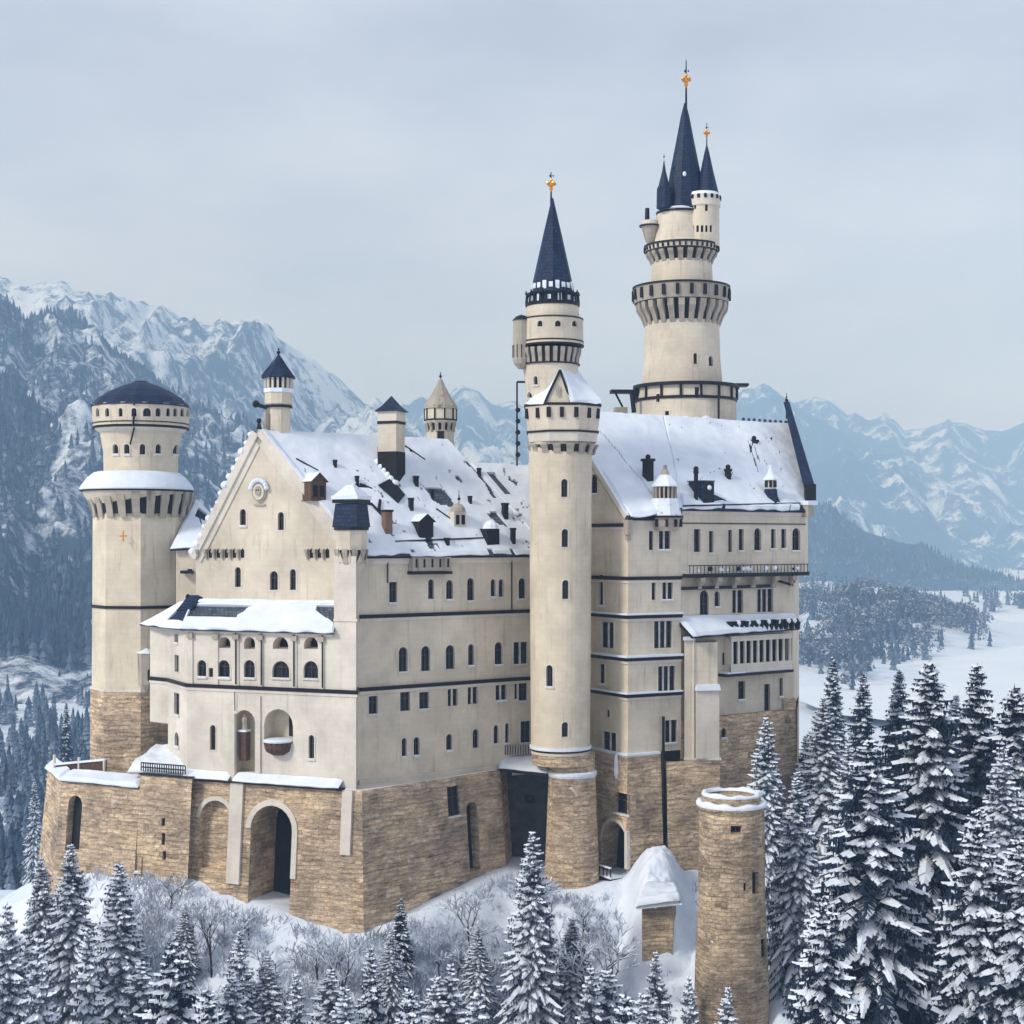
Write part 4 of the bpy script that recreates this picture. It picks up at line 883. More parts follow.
# upper round shaft
ux_ = X(550.5, Ys + 1); Yu = Ys + 1; ku = Yu / F; zu = lambda y: Z(y, Yu - 2.8)
c3 = Cyl(0, Yu, [(23.5 * ku, zu(408)), (25.5 * ku, zu(380)), (28 * ku, zu(362))], 36, ux_); win(c3, st, 536, 376, 385, 4, 'a'); win(c3, st, 530, 392, 398, 5, 'a')
mb = MB(); wall(mb, c3, [(c3.vl[0], zu(408)), (c3.vl[-1], zu(408)), (c3.vl[-1], zu(362)), (c3.vl[0], zu(362))], 'cream'); mb.build('upper_shaft', st)
machic(st, ux_, Yu, 27 * ku, 31 * ku, zu(343), zu(363), 24)
c4 = Cyl(0, Yu, [(31 * ku, zu(343)), (30.5 * ku, zu(316))], 40, X(552.5, Yu))
for px, w in ((540, 5), (558, 6), (574.5, 5)): win(c4, st, px, 320.5, 326.5, w, 'a', .3, False)
mb = MB(); wall(mb, c4, [(c4.vl[0], zu(342)), (c4.vl[-1], zu(342)), (c4.vl[-1], zu(316)), (c4.vl[0], zu(316))], 'cream'); c4x = c4.cx
mb.lathe(c4x, Yu, [(27.5 * ku, zu(316.5)), (26 * ku, zu(303))], 32, 'cream'); mb.face([c4.pt(u_, zu(316)) for u_ in c4.vl[:-1]], 'pale'); dr = mb.build('drum', st)
mb = MB()
for y, r_ in ((343, 31.6), (339, 31.3), (316, 31), (362, 29.5)): mb.lathe(c4x if y < 350 else ux_, Yu, [(r_ * ku, zu(y + .8)), (r_ * ku, zu(y - .6))], 36, 'dark')
mb.build('string_course', dr)
bx, bY = X(521.5, Yu - 1.5), Yu - 1.0; mb = MB(); mb.lathe(bx, bY, [(.35, zu(367)), (.8, zu(362)), (.92, zu(358)), (.88, zu(318))], 12, 'corb'); mb.lathe(bx, bY, [(1.0, zu(318)), (.6, zu(314)), (.02, zu(312))], 12, 'iron')
for k in range(12): a = 2 * math.pi * k / 12; mb.tube((bx + .93 * math.sin(a), bY - .93 * math.cos(a), zu(356)), (bx + .93 * math.sin(a), bY - .93 * math.cos(a), zu(343)), .05, .05, 'iron', 4)
mb.build('bartizan', st)
# open iron lantern ring and spire
sx = X(552.5, Yu); mb = MB()
mb.lathe(sx, Yu, [(27 * ku, zu(303)), (27.5 * ku, zu(300))], 24, 'iron'); mb.lathe(sx, Yu, [(26 * ku, zu(292)), (26.5 * ku, zu(290))], 24, 'iron')
for k in range(24): a = 2 * math.pi * k / 24; mb.tube((sx + 26.5 * ku * math.sin(a), Yu - 26.5 * ku * math.cos(a), zu(300)), (sx + 25.8 * ku * math.sin(a), Yu - 25.8 * ku * math.cos(a), zu(291)), .1, .1, 'iron', 4)
for k in range(12):
    a = 2 * math.pi * k / 12 + .1; mb.tube((sx + 26.5 * ku * math.sin(a), Yu - 26.5 * ku * math.cos(a), zu(291)), (sx + 26.5 * ku * math.sin(a), Yu - 26.5 * ku * math.cos(a), zu(287)), .16, .03, 'iron', 4)
mb.build('lantern_railing', st)
mb = MB(); mb.lathe(sx, Yu, [(23.5 * ku, zu(301)), (22.5 * ku, zu(291)), (20 * ku, zu(279)), (15.5 * ku, zu(258)), (9 * ku, zu(228)), (4 * ku, zu(206)), (.8 * ku, zu(192))], 12, 'slate'); spr = mb.build('spire', st)
mb = MB()
for rowy, rr_, n_, hh_ in ((283, 20.4, 20, .55), (296, 23.6, 14, .5)):
    for k in range(n_):
        a = 2 * math.pi * (k + .5) / n_ + .05; t_ = rr_ * ku * .985 + .06; mb.box((sx + t_ * math.sin(a), Yu - t_ * math.cos(a), zu(rowy)), (math.cos(a), math.sin(a)), (.42, .12, hh_ * (1.0 + .6 * (k % 3 == 0))), 'snow')
mb.build('snow_on_hatches', spr)
finial(st, 550, 195, 172, Yu, 1.0, True, cx=sx - .15)
mb = MB(); p = P(517, 382, Yu); mb.tube(p, p + Vector((0, 0, -9)), .1, .1, 'iron'); mb.tube(p, p + Vector((1.0, 0, .0)), .12, .12, 'iron'); 
for i in range(5): mb.ball(p + Vector((.1, 0, -3.0 - i * 1.2)), .28, 'iron', 6)
mb.build('stove_pipe', st)
# --- great hall (right)
hall = thing('great_hall', 'tall cream great hall with snowy roof, balconies and bay windows right of the stair tower', 'castle wing', (X(700, 170), 170, -38))
H1 = pp(628, 160.0); H2 = pp(681, 163.2); H3 = pp(805, 175.0); H3b = pp(796.5, 174.2); H2b = pp(679, 164.3)
dH = (H3 - H2).normalized(); nH = Vector((dH.y, -dH.x)); H0 = H1 + Vector((-.53, .848)) * 13.0; Hq = H1 + Vector((-.53, .848)) * 26
ZH = Z(754, 160); zEh = Z(519, 160); zEm = Z(511, 169); zTop = 14.75
rdg0 = V(H0, zTop); rdg1 = V(pp(790, 190), zTop - .3)
fr1 = Face(H0, H1); uE = fr1.L
for a in ((601, 575, 606, 4.5, 'r'), (607.5, 622, 648, 12.5, 'd'), (602, 664, 684, 5.5, 'r'), (609.5, 732, 753, 13.5, 'd'), (594, 474, 494, 7, 'a')): win(fr1, hall, *a)
win(fr1, hall, 608, 709, 717, 4, 'a', sill=False)
mb = MB(); wall(mb, fr1, [(0, ZH), (uE, ZH), (uE, zEh), (0, zTop)], 'cream_w'); mb.build('gable_wall', hall)
fr2 = Face(H1, H2)
for a in ((651, 531, 550, 4.5, 'r'), (664.5, 529, 550, 11.5, 'd'), (653.5, 579, 600, 4, 'r'), (667.5, 577, 600, 10.5, 'd'), (663, 621, 648, 18, 't'), (666.5, 666, 694, 17, 't'), (671, 720, 743, 12, 'd')): win(fr2, hall, *a)
mb = MB(); wall(mb, fr2, [(0, ZH), (fr2.L, ZH), (fr2.L, zEh), (0, zEh)], 'cream'); mb.build('bay_wall', hall)
fr3 = Face(H2, H3)
for a in ((697, 529, 552, 6.5, 'r'), (711, 531, 553, 4.5, 'r'), (730, 530, 552, 4, 'r'), (741, 529, 551, 5, 'r'), (757.5, 528, 551, 7, 'a'), (773, 529, 549, 4.5, 'r'), (783.5, 529, 549, 5, 'r'), (796, 528, 551, 8, 'A')): win(fr3, hall, *a)
mb = MB(); zJ = Z(574, 170)
wall(mb, fr3, [(0, zJ), (fr3.L, zJ), (fr3.L, zEm), (0, zEm)], 'cream'); mb.build('upper_wall', hall)
fr4 = Face(H2 - nH * .5, H3b - nH * .5)
for a in ((717, 591, 607, 5.5, 'a'), (737.5, 590, 613, 11, 'd'), (765, 589, 612, 16, 't'), (741.5, 681, 700, 7, 'r'), (767, 684, 711, 6, 'r'), (781, 678, 697, 3.5, 'r'), (724, 652, 665, 4, 'a')): win(fr4, hall, *a)
win(fr4, hall, 704, 590, 628, 9, 'a', .3, False)
zBr = Z(713, 170)
mb = MB(); wall(mb, fr4, [(0, zBr), (fr4.L, zBr), (fr4.L, zJ + .1), (0, zJ + .1)], 'cream'); mb.build('main_wall', hall)
mb = MB(); f5 = Face(H2 - nH * .2, H3b - nH * .2 + dH * .1, .02, zBr)
win(f5, hall, 724, 728, 738, 5, 'a')
wall(mb, f5, [(0, -46), (f5.L + .6, -46), (f5.L, zBr), (0, zBr)], 'brick'); u, z = f5.uz(784, 700); mb.box(f5.pt((u + f5.L) / 2, (Z(699, 173) + zBr) / 2, -.2), f5.d, (f5.L - u, .5, Z(699, 173) - zBr), 'brick')
e2 = pp(799, 190.0)
mb.face([V(H3b + dH * .1, -46), V(e2, -46), V(e2, zBr), V(H3b + dH * .1, zBr)], 'brick'); mb.build('stone_base', hall)
mb = MB(); eR = pp(808, 197); mb.face([V(H3, zJ), V(eR, zJ), V(eR, zEm), V(H3, zEm)], 'cream'); mb.face([V(H3, zEm), V(eR, zEm), rdg1], 'cream'); mb.face([V(H3b - nH * .5, zBr), V(e2, zBr), V(e2, zJ), V(H3b - nH * .5, zJ)], 'cream')
mb.face([V(eR, zJ), V(Hq, zJ), V(Hq, zEm), V(eR, zEm)], 'cream'); mb.face([V(e2, -46), V(Hq, -46), V(Hq, zJ), V(e2, zJ)], 'cream'); mb.face([V(Hq, -30), V(H0, -30), V(H0, zTop), V(Hq, zEm)], 'cream'); mb.build('back_wall', hall)
for y, pr_, sn in ((578.5, .33, 0), (617, .45, .18), (659.5, .5, .22), (696, .45, .15)): ledge(hall, [H1 + Vector((-.53, .848)) * 9, H1, H2], Z(y, 160), pr_, snow=sn)
ledge(hall, [H1 + Vector((-.53, .848)) * 9, H1, fr2.pt(fr2.L * .58, 0).xy], Z(756, 160.5), .35, 'plinth_moulding', .2, .22, 'pale')
ledge(hall, [H1 + Vector((-.53, .848)) * 9, H1], Z(525, 160), .35)
mb = MB(); band(mb, [H2, H3], Z(524, 167), Z(523, 167) , .12, 'dark'); mb.build('string_course', hall)
# roof
zr2 = zEm + .15; ev0, ev1 = V(H2 + nH * .7 - dH * .5, zr2), V(H3 + nH * .7 + dH * .3, zr2)
evl = V(H1 + Vector((.3, -.5)), zEh + .15); evm = V(H2 + nH * .5, zEh + .15)
r = MB(); mid = rdg0.lerp(rdg1, .42)
r.slab([ev0, ev1, rdg1, mid], .35, 'slate'); blanket(r, rdg0, mid, ev0, evl, .02, 24, 16, m='slate', jit=0, amp=0);
r.slab([rdg0, rdg1, V(eR, zr2), V(Hq, zr2)], .3, 'slate'); hroof = r.build('roof', hall)
SL2 = Pl(ev0, ev1, mid)
sb = MB(); blanket(sb, mid, rdg1, ev1, ev0, .32, 120, 60, seed=21, hole=lambda u, v: (.03 < u - .1 * v < .05 and .3 < v < .8 and False) or (abs(u - .60 - .05 * v) < .007 and .25 < v < .62) or (abs(u - .645 - .03 * v) < .005 and .3 < v < .5) or noise.noise(Vector((u * 14, v * 7, 33))) + .6 * noise.noise(Vector((u * 50, v * 26, 3))) > .68 or (v > .96 and noise.noise(Vector((u * 18, 1, 5))) > .4) or (.9 < u and .93 < v))
blanket(sb, rdg0, mid, ev0, evl, .3, 80, 60, seed=22, hole=lambda u, v: abs(u - .16 - .42 * v) < .006 and .1 < v < .85)
blanket(sb, rdg0, rdg1, V(eR, zr2), V(Hq, zr2), .3, 16, 8, seed=23); sb.build('snow_cover', hroof)
cb = MB(); band(cb, [H2, H3], zEm - .5, zEm - .1, .3, 'pale', chamfer=.2); band(cb, [H2, H3], zEm - .1, zEm + .12, .6, 'dark'); cb.build('eave_cornice', hall)
cb = MB(); band(cb, [H1, H2], zEh - .15, zEh + .1, .4, 'dark', chamfer=.15); cb.build('bay_cornice', hall)
# left gable coping, right dark verge with finial
mb = MB(); nn = V(fr1.n, 0)
for (A_, B_) in ((rdg0 + Vector((0, 0, .2)), V(H1, zEh + .1)),):
    d_ = (B_ - A_).normalized(); upv = nn.cross(d_); upv = upv if upv.z > 0 else -upv
    for h0, h1_, o0, o1, m in ((-.15, .4, -.5, .4, 'pale'), (-.55, -.15, 0, .15, 'corb')):
        q = [A_ + upv * h0 + nn * o1, A_ + upv * h1_ + nn * o1, B_ + upv * h1_ + nn * o1, B_ + upv * h0 + nn * o1]; q2 = [p - nn * (o1 - o0) for p in q]
        mb.face(q[::-1], m); mb.face(q2, m); mb.face([q[1], q2[1], q2[2], q[2]], 'snow' if m == 'pale' else m); mb.face([q[0], q2[0], q2[3], q[3]], m)
c = V(H1, zEh); mb.box(c + Vector((0, -.15, -.9)), fr1.d, (.7, .7, 1.6), 'corb'); mb.box(c + Vector((0, -.1, -1.9)), fr1.d, (.4, .5, .7), 'corb'); mb.build('gable_coping', hall)
mb = MB(); vt = P(786.5, 402, 187); vb = P(810, 488, 175.5); d_ = (vb - vt).normalized(); sdv = Vector((.95, -.3, 0)); wdt = Vector((.45, 0, .12))
for a, b, w0, w1 in ((vt, vb, .35, .62),):
    ax = Vector((.3, 1, 0)).normalized() * .35; q = [a - Vector((w0, 0, 0)), b - Vector((w1, 0, 0)), b + Vector((w1, 0, 0)), a + Vector((w0, 0, 0))]
    f_, k_ = [p - ax for p in q], [p + ax for p in q]; mb.face(f_, 'slate'); mb.face(k_[::-1], 'slate')
    for i in range(4): j = (i + 1) % 4; mb.face([f_[i], k_[i], k_[j], f_[j]], 'slate')
mb.box(vb + Vector((0, 0, -.5)), (1, 0), (1.25, .9, 1.9), 'iron'); mb.slab([rdg1 + Vector((0, 0, .4)), vt + Vector((.2, 0, .2)), vb, ev1 + Vector((0, 0, .2))], .3, 'iron'); mb.build('verge_board', hall)
mb = MB(); mb.box(P(808.5, 503, 174.6), dH, (1.6, 1.4, .5), 'snow'); mb.box(P(807.5, 511, 174.4), dH, (.9, 1.0, 1.4), 'corb'); mb.build('kneeler_stone', hall)
finial(hall, 786.5, 406, 393, 187, .7, False)
# long balcony and its brackets
zb1 = Z(574, 168.5); mb = MB(); band(mb, [H2 + dH * .3, H3 - dH * .1], zb1 - .3, zb1 + .15, .85, 'dark', mt='snow', chamfer=.15); bal = mb.build('balcony_slab', hall)
mb = MB()
for px in (698, 715, 733, 752, 772, 790):
    u, _ = fr3.uz(px, 574); 
    for dz, dd, hh in ((-.55, .85, .45), (-.95, .6, .4), (-1.35, .35, .4)): mb.box(fr3.pt(u, zb1 + dz, dd / 2), fr3.d, (.8 + dz * .2, dd, hh), 'corb')
mb.build('bracket', bal)
mb = MB(); uu = 0.6; rg = random.Random(3)
while uu < fr3.L - .3: 
    mb.tube(fr3.pt(uu, zb1 + .1, .75), fr3.pt(uu, zb1 + 1.0, .75), .04, .04, 'iron', 4); uu += .55
mb.tube(fr3.pt(.4, zb1 + 1.02, .75), fr3.pt(fr3.L - .2, zb1 + 1.02, .75), .05, .05, 'iron', 4)
for k in range(16):
    u = rg.uniform(.8, fr3.L - .5); s_ = rg.uniform(.14, .3); mb.ball(fr3.pt(u, zb1 + .35 + s_, .7), s_, rg.choice(['iron', 'snow', 'snow']), 7)
mb.build('balcony_railing', bal)
z2_ = Z(587, 169); mb = MB(); band(mb, [H2 + dH * 0.0, fr4.pt(fr4.L * .82, 0).xy], z2_ - .15, z2_ + .2, .45, 'dark', chamfer=.2); mb.build('string_course', hall)
u0, _ = fr4.uz(786, 585); mb = MB(); mb.tube(fr4.pt(u0 - 2.2, Z(581, 169), .5), fr4.pt(u0 + .2, Z(586, 170), .8), .15, .15, 'iron'); mb.build('flagpole_bracket', hall)
# lower snowy canopy, balustraded loggia
ca, cbx = fr4.pt(-.2, Z(616, 168), 0), fr4.pt(fr4.L + .2, Z(618, 168), 0); zc_ = Z(634, 166)
mb = MB(); p0_, p1_ = fr4.pt(-.2, zc_, 2.6), fr4.pt(fr4.L + .2, zc_ + .2, 1.0); mb.slab([p0_, p1_, cbx - Vector((0, 0, .5)), ca - Vector((0, 0, .2))], .3, 'dark'); can = mb.build('canopy', hall)
sb = MB(); blanket(sb, ca, cbx, p1_, p0_, .3, 36, 8, seed=31, jit=.1); 
sb.build('snow_cover', can); mb = MB()
for px in (722, 727, 732, 737, 742, 747, 752, 757, 762, 767, 772, 777, 783, 789):
    u, _ = fr4.uz(px, 626); mb.lathe(fr4.pt(u, 0, 1.3).x, fr4.pt(u, 0, 1.3).y, [(.3, zc_ + .2), (.42, zc_ + .9), (.2 + .15 * (px % 3), zc_ + 1.35)], 7, 'iron'); (mb.ball(fr4.pt(u + .25, zc_ + 1.15, 1.45), .36, 'snow', 7) if px % 2 else None)
mb.build('planters', can)
ul, _ = fr4.uz(724, 650); ur, _ = fr4.uz(785, 650); zt2, zb2 = Z(637, 167.5), Z(673, 167.5)
mb = MB(); L0, L1_, = ul, ur
mb.slab([fr4.pt(L0, zb2, 1.1), fr4.pt(L1_, zb2, 1.1), fr4.pt(L1_, zb2 + 1.0, 1.1), fr4.pt(L0, zb2 + 1.0, 1.1)], .3, 'pale')
mb.slab([fr4.pt(L0, zt2 - .5, 1.1), fr4.pt(L1_, zt2 - .5, 1.1), fr4.pt(L1_, zt2 + .1, 1.1), fr4.pt(L0, zt2 + .1, 1.1)], .3, 'pale')
for k in range(10):
    u = L0 + (L1_ - L0) * (k + .25) / 9.5; 
    if u < L1_: mb.slab([fr4.pt(u - .16, zb2 + 1.0, 1.06), fr4.pt(u + .16, zb2 + 1.0, 1.06), fr4.pt(u + .12, zt2 - .5, 1.06), fr4.pt(u - .12, zt2 - .5, 1.06)], .22, 'pale')
mb.face([fr4.pt(L1_, zb2, 0), fr4.pt(L1_, zb2, 1.1), fr4.pt(L1_, zt2, 1.1), fr4.pt(L1_, zt2, 0)][::-1], 'pale'); mb.face([fr4.pt(L0, zb2, 0), fr4.pt(L0, zb2, 1.1), fr4.pt(L0, zt2, 1.1), fr4.pt(L0, zt2, 0)], 'pale')
mb.face([fr4.pt(L0, zb2 + .5, .04), fr4.pt(L1_, zb2 + .5, .04), fr4.pt(L1_, zt2, .04), fr4.pt(L0, zt2, .04)], 'shade'); lg = mb.build('loggia', hall)
mb = MB(); zz0 = zb2 - .35; q = [fr4.pt(L0 - .9, zz0, 0), fr4.pt(L0 - .9, zz0, 1.35), fr4.pt(L1_, zz0, 1.35), fr4.pt(L1_, zz0, 0)]; mb.prism([p.xy for p in q], zz0, zb2 - .02, 'dark', 'snow'); mb.prism([fr4.pt(a, 0, b).xy for a, b in ((L0 - .9, .02), (L0 - .9, 1.5), (L0 + 2, 1.5), (L0 + 2, .02))], zb2 - .015, zb2 + .16, 'snow'); mb.build('loggia_slab', lg)
# buttress wall with stone pier in front of the hall
B0, B1 = fr2.pt(fr2.L + .05, 0, .6).xy, pp(717.5, 163.6); Bm = lineat(B0, B1, 695)
zbt = Z(640, 163); zbs = Z(758, 163)
bt = MB(); back_ = Vector((.3, 4.2)); bt.prism([B0, Bm, Bm + back_, B0 + back_], zbs, zbt, 'cream'); bt.prism([Bm + Vector((.002, .01)), B1, B1 + back_, Bm + back_], Z(690, 163), zbt - .3, 'cream')
bt.prism([Bm + Vector((.01, -.75)), B1 + Vector((.1, -.7)), B1 + back_ + Vector((.1, 0)), Bm + back_ + Vector((.01, .01))], zbs, Z(690, 163), 'pale'); bt.build('buttress', hall)
bt = MB(); bt.prism([Bm + Vector((-.05, -1.0)), B1 + Vector((.25, -1.0)), B1 + Vector((.25, .1)), Bm + Vector((-.05, .1))], Z(690, 163), Z(684.5, 163), 'snow', sc=.9); 
bt.prism([B0 + Vector((-.1, -.2)), B1 + Vector((.3, -.9)), B1 + back_ + Vector((.3, 0)), B0 + back_], zbs - .2, zbs - .003, 'pale'); bt.prism([B0 + Vector((-.2, -.3)), Bm + Vector((0, -.3)), Bm + back_, B0 + back_], zbt, zbt + .35, 'snow'); bt.build('snow_cover', hall)
mb = MB(); mb.tube(V(Bm + Vector((-.2, -.12)), zbs), V(Bm + Vector((-.2, -.12)), zbt), .1, .1, 'pale'); mb.build('downpipe', hall)
# stone base under bay and buttress
q0, q1 = H1 + Vector((-.53, .848)) * 9, H1; mid_ = fr2.pt(fr2.L * .60, 0).xy
bs = [q0 + fr1.n * .15, miter([q0, q1, mid_], .15)[1], mid_ + fr2.n * .15]
bot2 = miter(bs, .05 * (ZH + 46)); mb = MB(); 
fa_ = Face(bs[0], bs[1], .05, ZH - .3); fb_ = Face(bs[1], bs[2], .05, ZH - .3)
win(fb_, hall, 636, 800, 806, 5, 'r', .5, False) if False else None
win(fa_, hall, 622, 793, 814, 15, 'r', .8, True); dd_ = deep(fa_, 600, 627, 821, 874, 2.2)
for fc, i in ((fa_, 0), (fb_, 1)):
    u0 = (bot2[i] - fc.p0).dot(fc.d); u1 = (bot2[i + 1] - fc.p0).dot(fc.d); wall(mb, fc, [(u0, -46), (u1, -46), (fc.L, ZH - .3), (0, ZH - .3)], 'brick')
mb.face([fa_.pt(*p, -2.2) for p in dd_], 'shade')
mb.face([V(bot2[2], -46), V(bot2[2] + Vector((.5, 5)), -46), V(bs[2] + Vector((.5, 5)), ZH - .3), V(bs[2], ZH - .3)], 'brick')
bb0 = fr2.pt(fr2.L * .67, 0, .5).xy; bb1 = B1 + Vector((.15, -.5)); bq = miter([bb0, bb1], .05 * 22)
fcb = Face(bb0, bb1, .05, zbs - .2); wall(mb, fcb, [(0, -46), (fcb.L, -46), (fcb.L, zbs - .2), (0, zbs - .2)], 'brick')
mb.face([V(bb1, -46), V(bb1 + Vector((.4, 6)), -46), V(bb1 + Vector((.4, 6)), zbs - .2), V(bb1, zbs - .2)], 'brick'); mb.face([V(bb0 + Vector((0, 4)), -46), V(bb0, -46), V(bb0, zbs - .2), V(bb0 + Vector((0, 4)), zbs - .2)], 'brick')
mb.build('stone_base', hall)
mb = MB(); u, _ = fr2.uz(661, 740); a = fr2.pt(u, 0, .45); mb.tube(V(a, Z(716, 162)), V(a, Z(838, 162)), .17, .17, 'iron'); mb.build('downpipe', hall)
mb = MB(); archring(mb, fa_, 600, 627, 821, 874, .35); u, z = fa_.uz(628, 850); mb.box(fa_.pt(u, z, .1), fa_.d, (.5, .4, 4), 'pale'); mb.build('door_surround', hall)
mb = MB(); u0, z0 = fa_.uz(600, 862); u1, _ = fa_.uz(626, 862)
mb.box(fa_.pt((u0 + u1) / 2, z0 - .9, 1.2), fa_.d, (u1 - u0, 1.6, .25), 'dark'); mb.box(fa_.pt((u0 + u1) / 2, z0 - 2.3, .9), fa_.d, (u1 - u0, 1.2, 2.6), 'concrete'); mb.box(fa_.pt((u0 + u1) / 2, z0 - .65, 1.2), fa_.d, (u1 - u0, 1.5, .24), 'snow')
for k in range(8): mb.box(fa_.pt(u0 + (u1 - u0) * k / 7, z0 - .1, 1.95), fa_.d, (.1, .1, .9), 'iron')
mb.box(fa_.pt((u0 + u1) / 2, z0 + .4, 1.95), fa_.d, (u1 - u0, .16, .16), 'snow'); mb.build('terrace_balcony', hall)
mb = MB(); u, z = fa_.uz(618, 760); mb.lathe(fa_.pt(u, 0, .25).x, fa_.pt(u, 0, .25).y, [(.1, Z(782, 159)), (.3, Z(776, 159)), (.22, Z(760, 159)), (.05, Z(756, 159))], 6, 'snowd'); mb.build('icicle', hall)
# roofscape of the hall
def hroofpt(px, py): return SL2.at(px, py)
Yh = H2.y - .9; tx2 = X(665, Yh); kh = Yh / F; zh = lambda y: Z(y, Yh - 2)
mb = MB(); mb.lathe(tx2, Yh, [(13 * kh, zh(531)), (15.5 * kh, zh(526)), (16.2 * kh, zh(517))], 8, 'corb', .2); mb.lathe(tx2, Yh, [(19 * kh, zh(517.5)), (19.3 * kh, zh(515.5))], 8, 'dark', .2); mb.lathe(tx2, Yh, [(17.5 * kh, zh(515.4)), (14 * kh, zh(498))], 8, 'snowd', .2); ot = mb.build('eave_turret', hall)
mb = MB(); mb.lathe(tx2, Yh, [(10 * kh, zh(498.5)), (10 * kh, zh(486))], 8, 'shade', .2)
for k in range(16): a = 2 * math.pi * k / 16 + .2; mb.box((tx2 + 10.8 * kh * math.sin(a), Yh - 10.8 * kh * math.cos(a), zh(492)), (math.cos(a), math.sin(a)), (.2, .2, 13 * kh), 'corb')
mb.build('lantern', ot); mb = MB(); mb.lathe(tx2, Yh, [(14 * kh, zh(486)), (13.5 * kh, zh(484)), (7 * kh, zh(476)), (5.5 * kh, zh(474))], 8, 'snow', .2); mb.lathe(tx2, Yh, [(5.5 * kh, zh(475)), (2 * kh, zh(467)), (.2, zh(464))], 6, 'corb', .2); mb.build('turret_roof', ot)
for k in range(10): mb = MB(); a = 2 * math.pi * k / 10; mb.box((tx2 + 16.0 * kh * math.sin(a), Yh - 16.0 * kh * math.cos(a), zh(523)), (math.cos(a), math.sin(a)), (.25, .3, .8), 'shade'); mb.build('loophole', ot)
def stack(px, y0, y1, w, m, name='chimney', lean=0):
    b = hroofpt(px, y1); k = b.y / F; h = (y1 - y0) * k; mb = MB(); mb.box((b.x, b.y, b.z + h / 2 - .5), dH, (w * k, w * k, h + 1), m); mb.box((b.x, b.y, b.z + h), dH, (w * k * 1.3, w * k * 1.3, .3), 'iron'); mb.ball((b.x, b.y, b.z + h + .35), .3, 'iron', 6); mb.build(name, hall)
stack(648, 460, 476, 8, 'shade'); stack(696, 472, 503, 3, 'iron'); stack(728, 470, 482, 4.5, 'shade'); stack(754, 441, 449, 5.5, 'iron')
mb = MB(); a, b = hroofpt(748, 462), hroofpt(753, 448); mb.tube(a + Vector((0, 0, .3)), b + Vector((0, 0, .8)), .3, .2, 'iron'); mb.build('stove_pipe', hall)
# dark dormer
b = hroofpt(707, 505); n2, t2 = V(nH, 0), V(dH, 0); mb = MB(); w, h, dep = 1.6, 2.6, 2.4; f0 = b + n2 * .3
q = [f0 - t2 * w / 2, f0 + t2 * w / 2, f0 + t2 * w / 2 + Vector((0, 0, h)), f0 - t2 * w / 2 + Vector((0, 0, h))]; q2 = [p - n2 * dep for p in q]
mb.face(q, 'iron'); mb.face([q[1], q2[1], q2[2], q[2]], 'slate'); mb.face([q2[0], q[0], q[3], q2[3]], 'slate'); mb.face([q[3], q[2], q2[2], q2[3]], 'slate')
mb.slab([f0 + t2 * .7, f0 + t2 * 3.4, f0 + t2 * 3.0 + Vector((0, 0, .7)) - n2 * .6, f0 + t2 * .9 + Vector((0, 0, 1.3)) - n2 * .5], .3, 'slate'); do_ = mb.build('dormer', hall)
mb = MB(); mb.ball(f0 + Vector((0, 0, 1.9)) + n2 * .05, .28, 'snow', 8); mb.slab([q[3] + Vector((-.2, -.1, .1)), q[2] + Vector((.1, -.1, .1)), q2[2] + Vector((.1, 0, .1)), q2[3] + Vector((-.2, 0, .1))], .1, 'slate_g'); mb.build('dormer_roof', do_)
# right dormer turret with flared navy skirt
b = hroofpt(771, 500); k = b.y / F; cx_, cy_ = b.x, b.y + .2; zk = lambda y: Z(y, b.y)
mb = MB(); mb.lathe(cx_, cy_, [(15 * k, zk(507)), (10 * k, zk(502)), (7.5 * k, zk(496)), (6.5 * k, zk(489))], 8, 'slate', .2); mb.lathe(cx_, cy_, [(5.5 * k, zk(489)), (5.5 * k, zk(479.5))], 8, 'pale', .2)
for kk in range(8): a = 2 * math.pi * (kk + .5) / 8 + .2; mb.box((cx_ + 5.3 * k * math.sin(a), cy_ - 5.3 * k * math.cos(a), zk(484)), (math.cos(a), math.sin(a)), (.3, .14, .75), 'shade')
rt = mb.build('roof_turret', hall); mb = MB(); mb.lathe(cx_, cy_, [(8.5 * k, zk(480)), (8 * k, zk(478.5)), (3.5 * k, zk(474)), (.15, zk(465))], 8, 'snowd', .2); mb.build('turret_roof', rt)
mb = MB(); 
for a, b_ in (((633, 523), (680, 523)), ((640, 468), (647, 478))): pass
A_, B_ = hroofpt(683, 510), hroofpt(800, 507); mb.tube(A_ + Vector((0, 0, .45)), B_ + Vector((0, 0, .45)), .09, .09, 'iron', 4); mb.build('snow_guard', hall)
mb = MB()
for i in range(9): t = i / 8; p = rdg0.lerp(rdg1, .78 + t * .2); mb.ball(p + Vector((0, 0, .45)), .22, 'slate_g', 6)
mb.build('ridge_crest', hall)

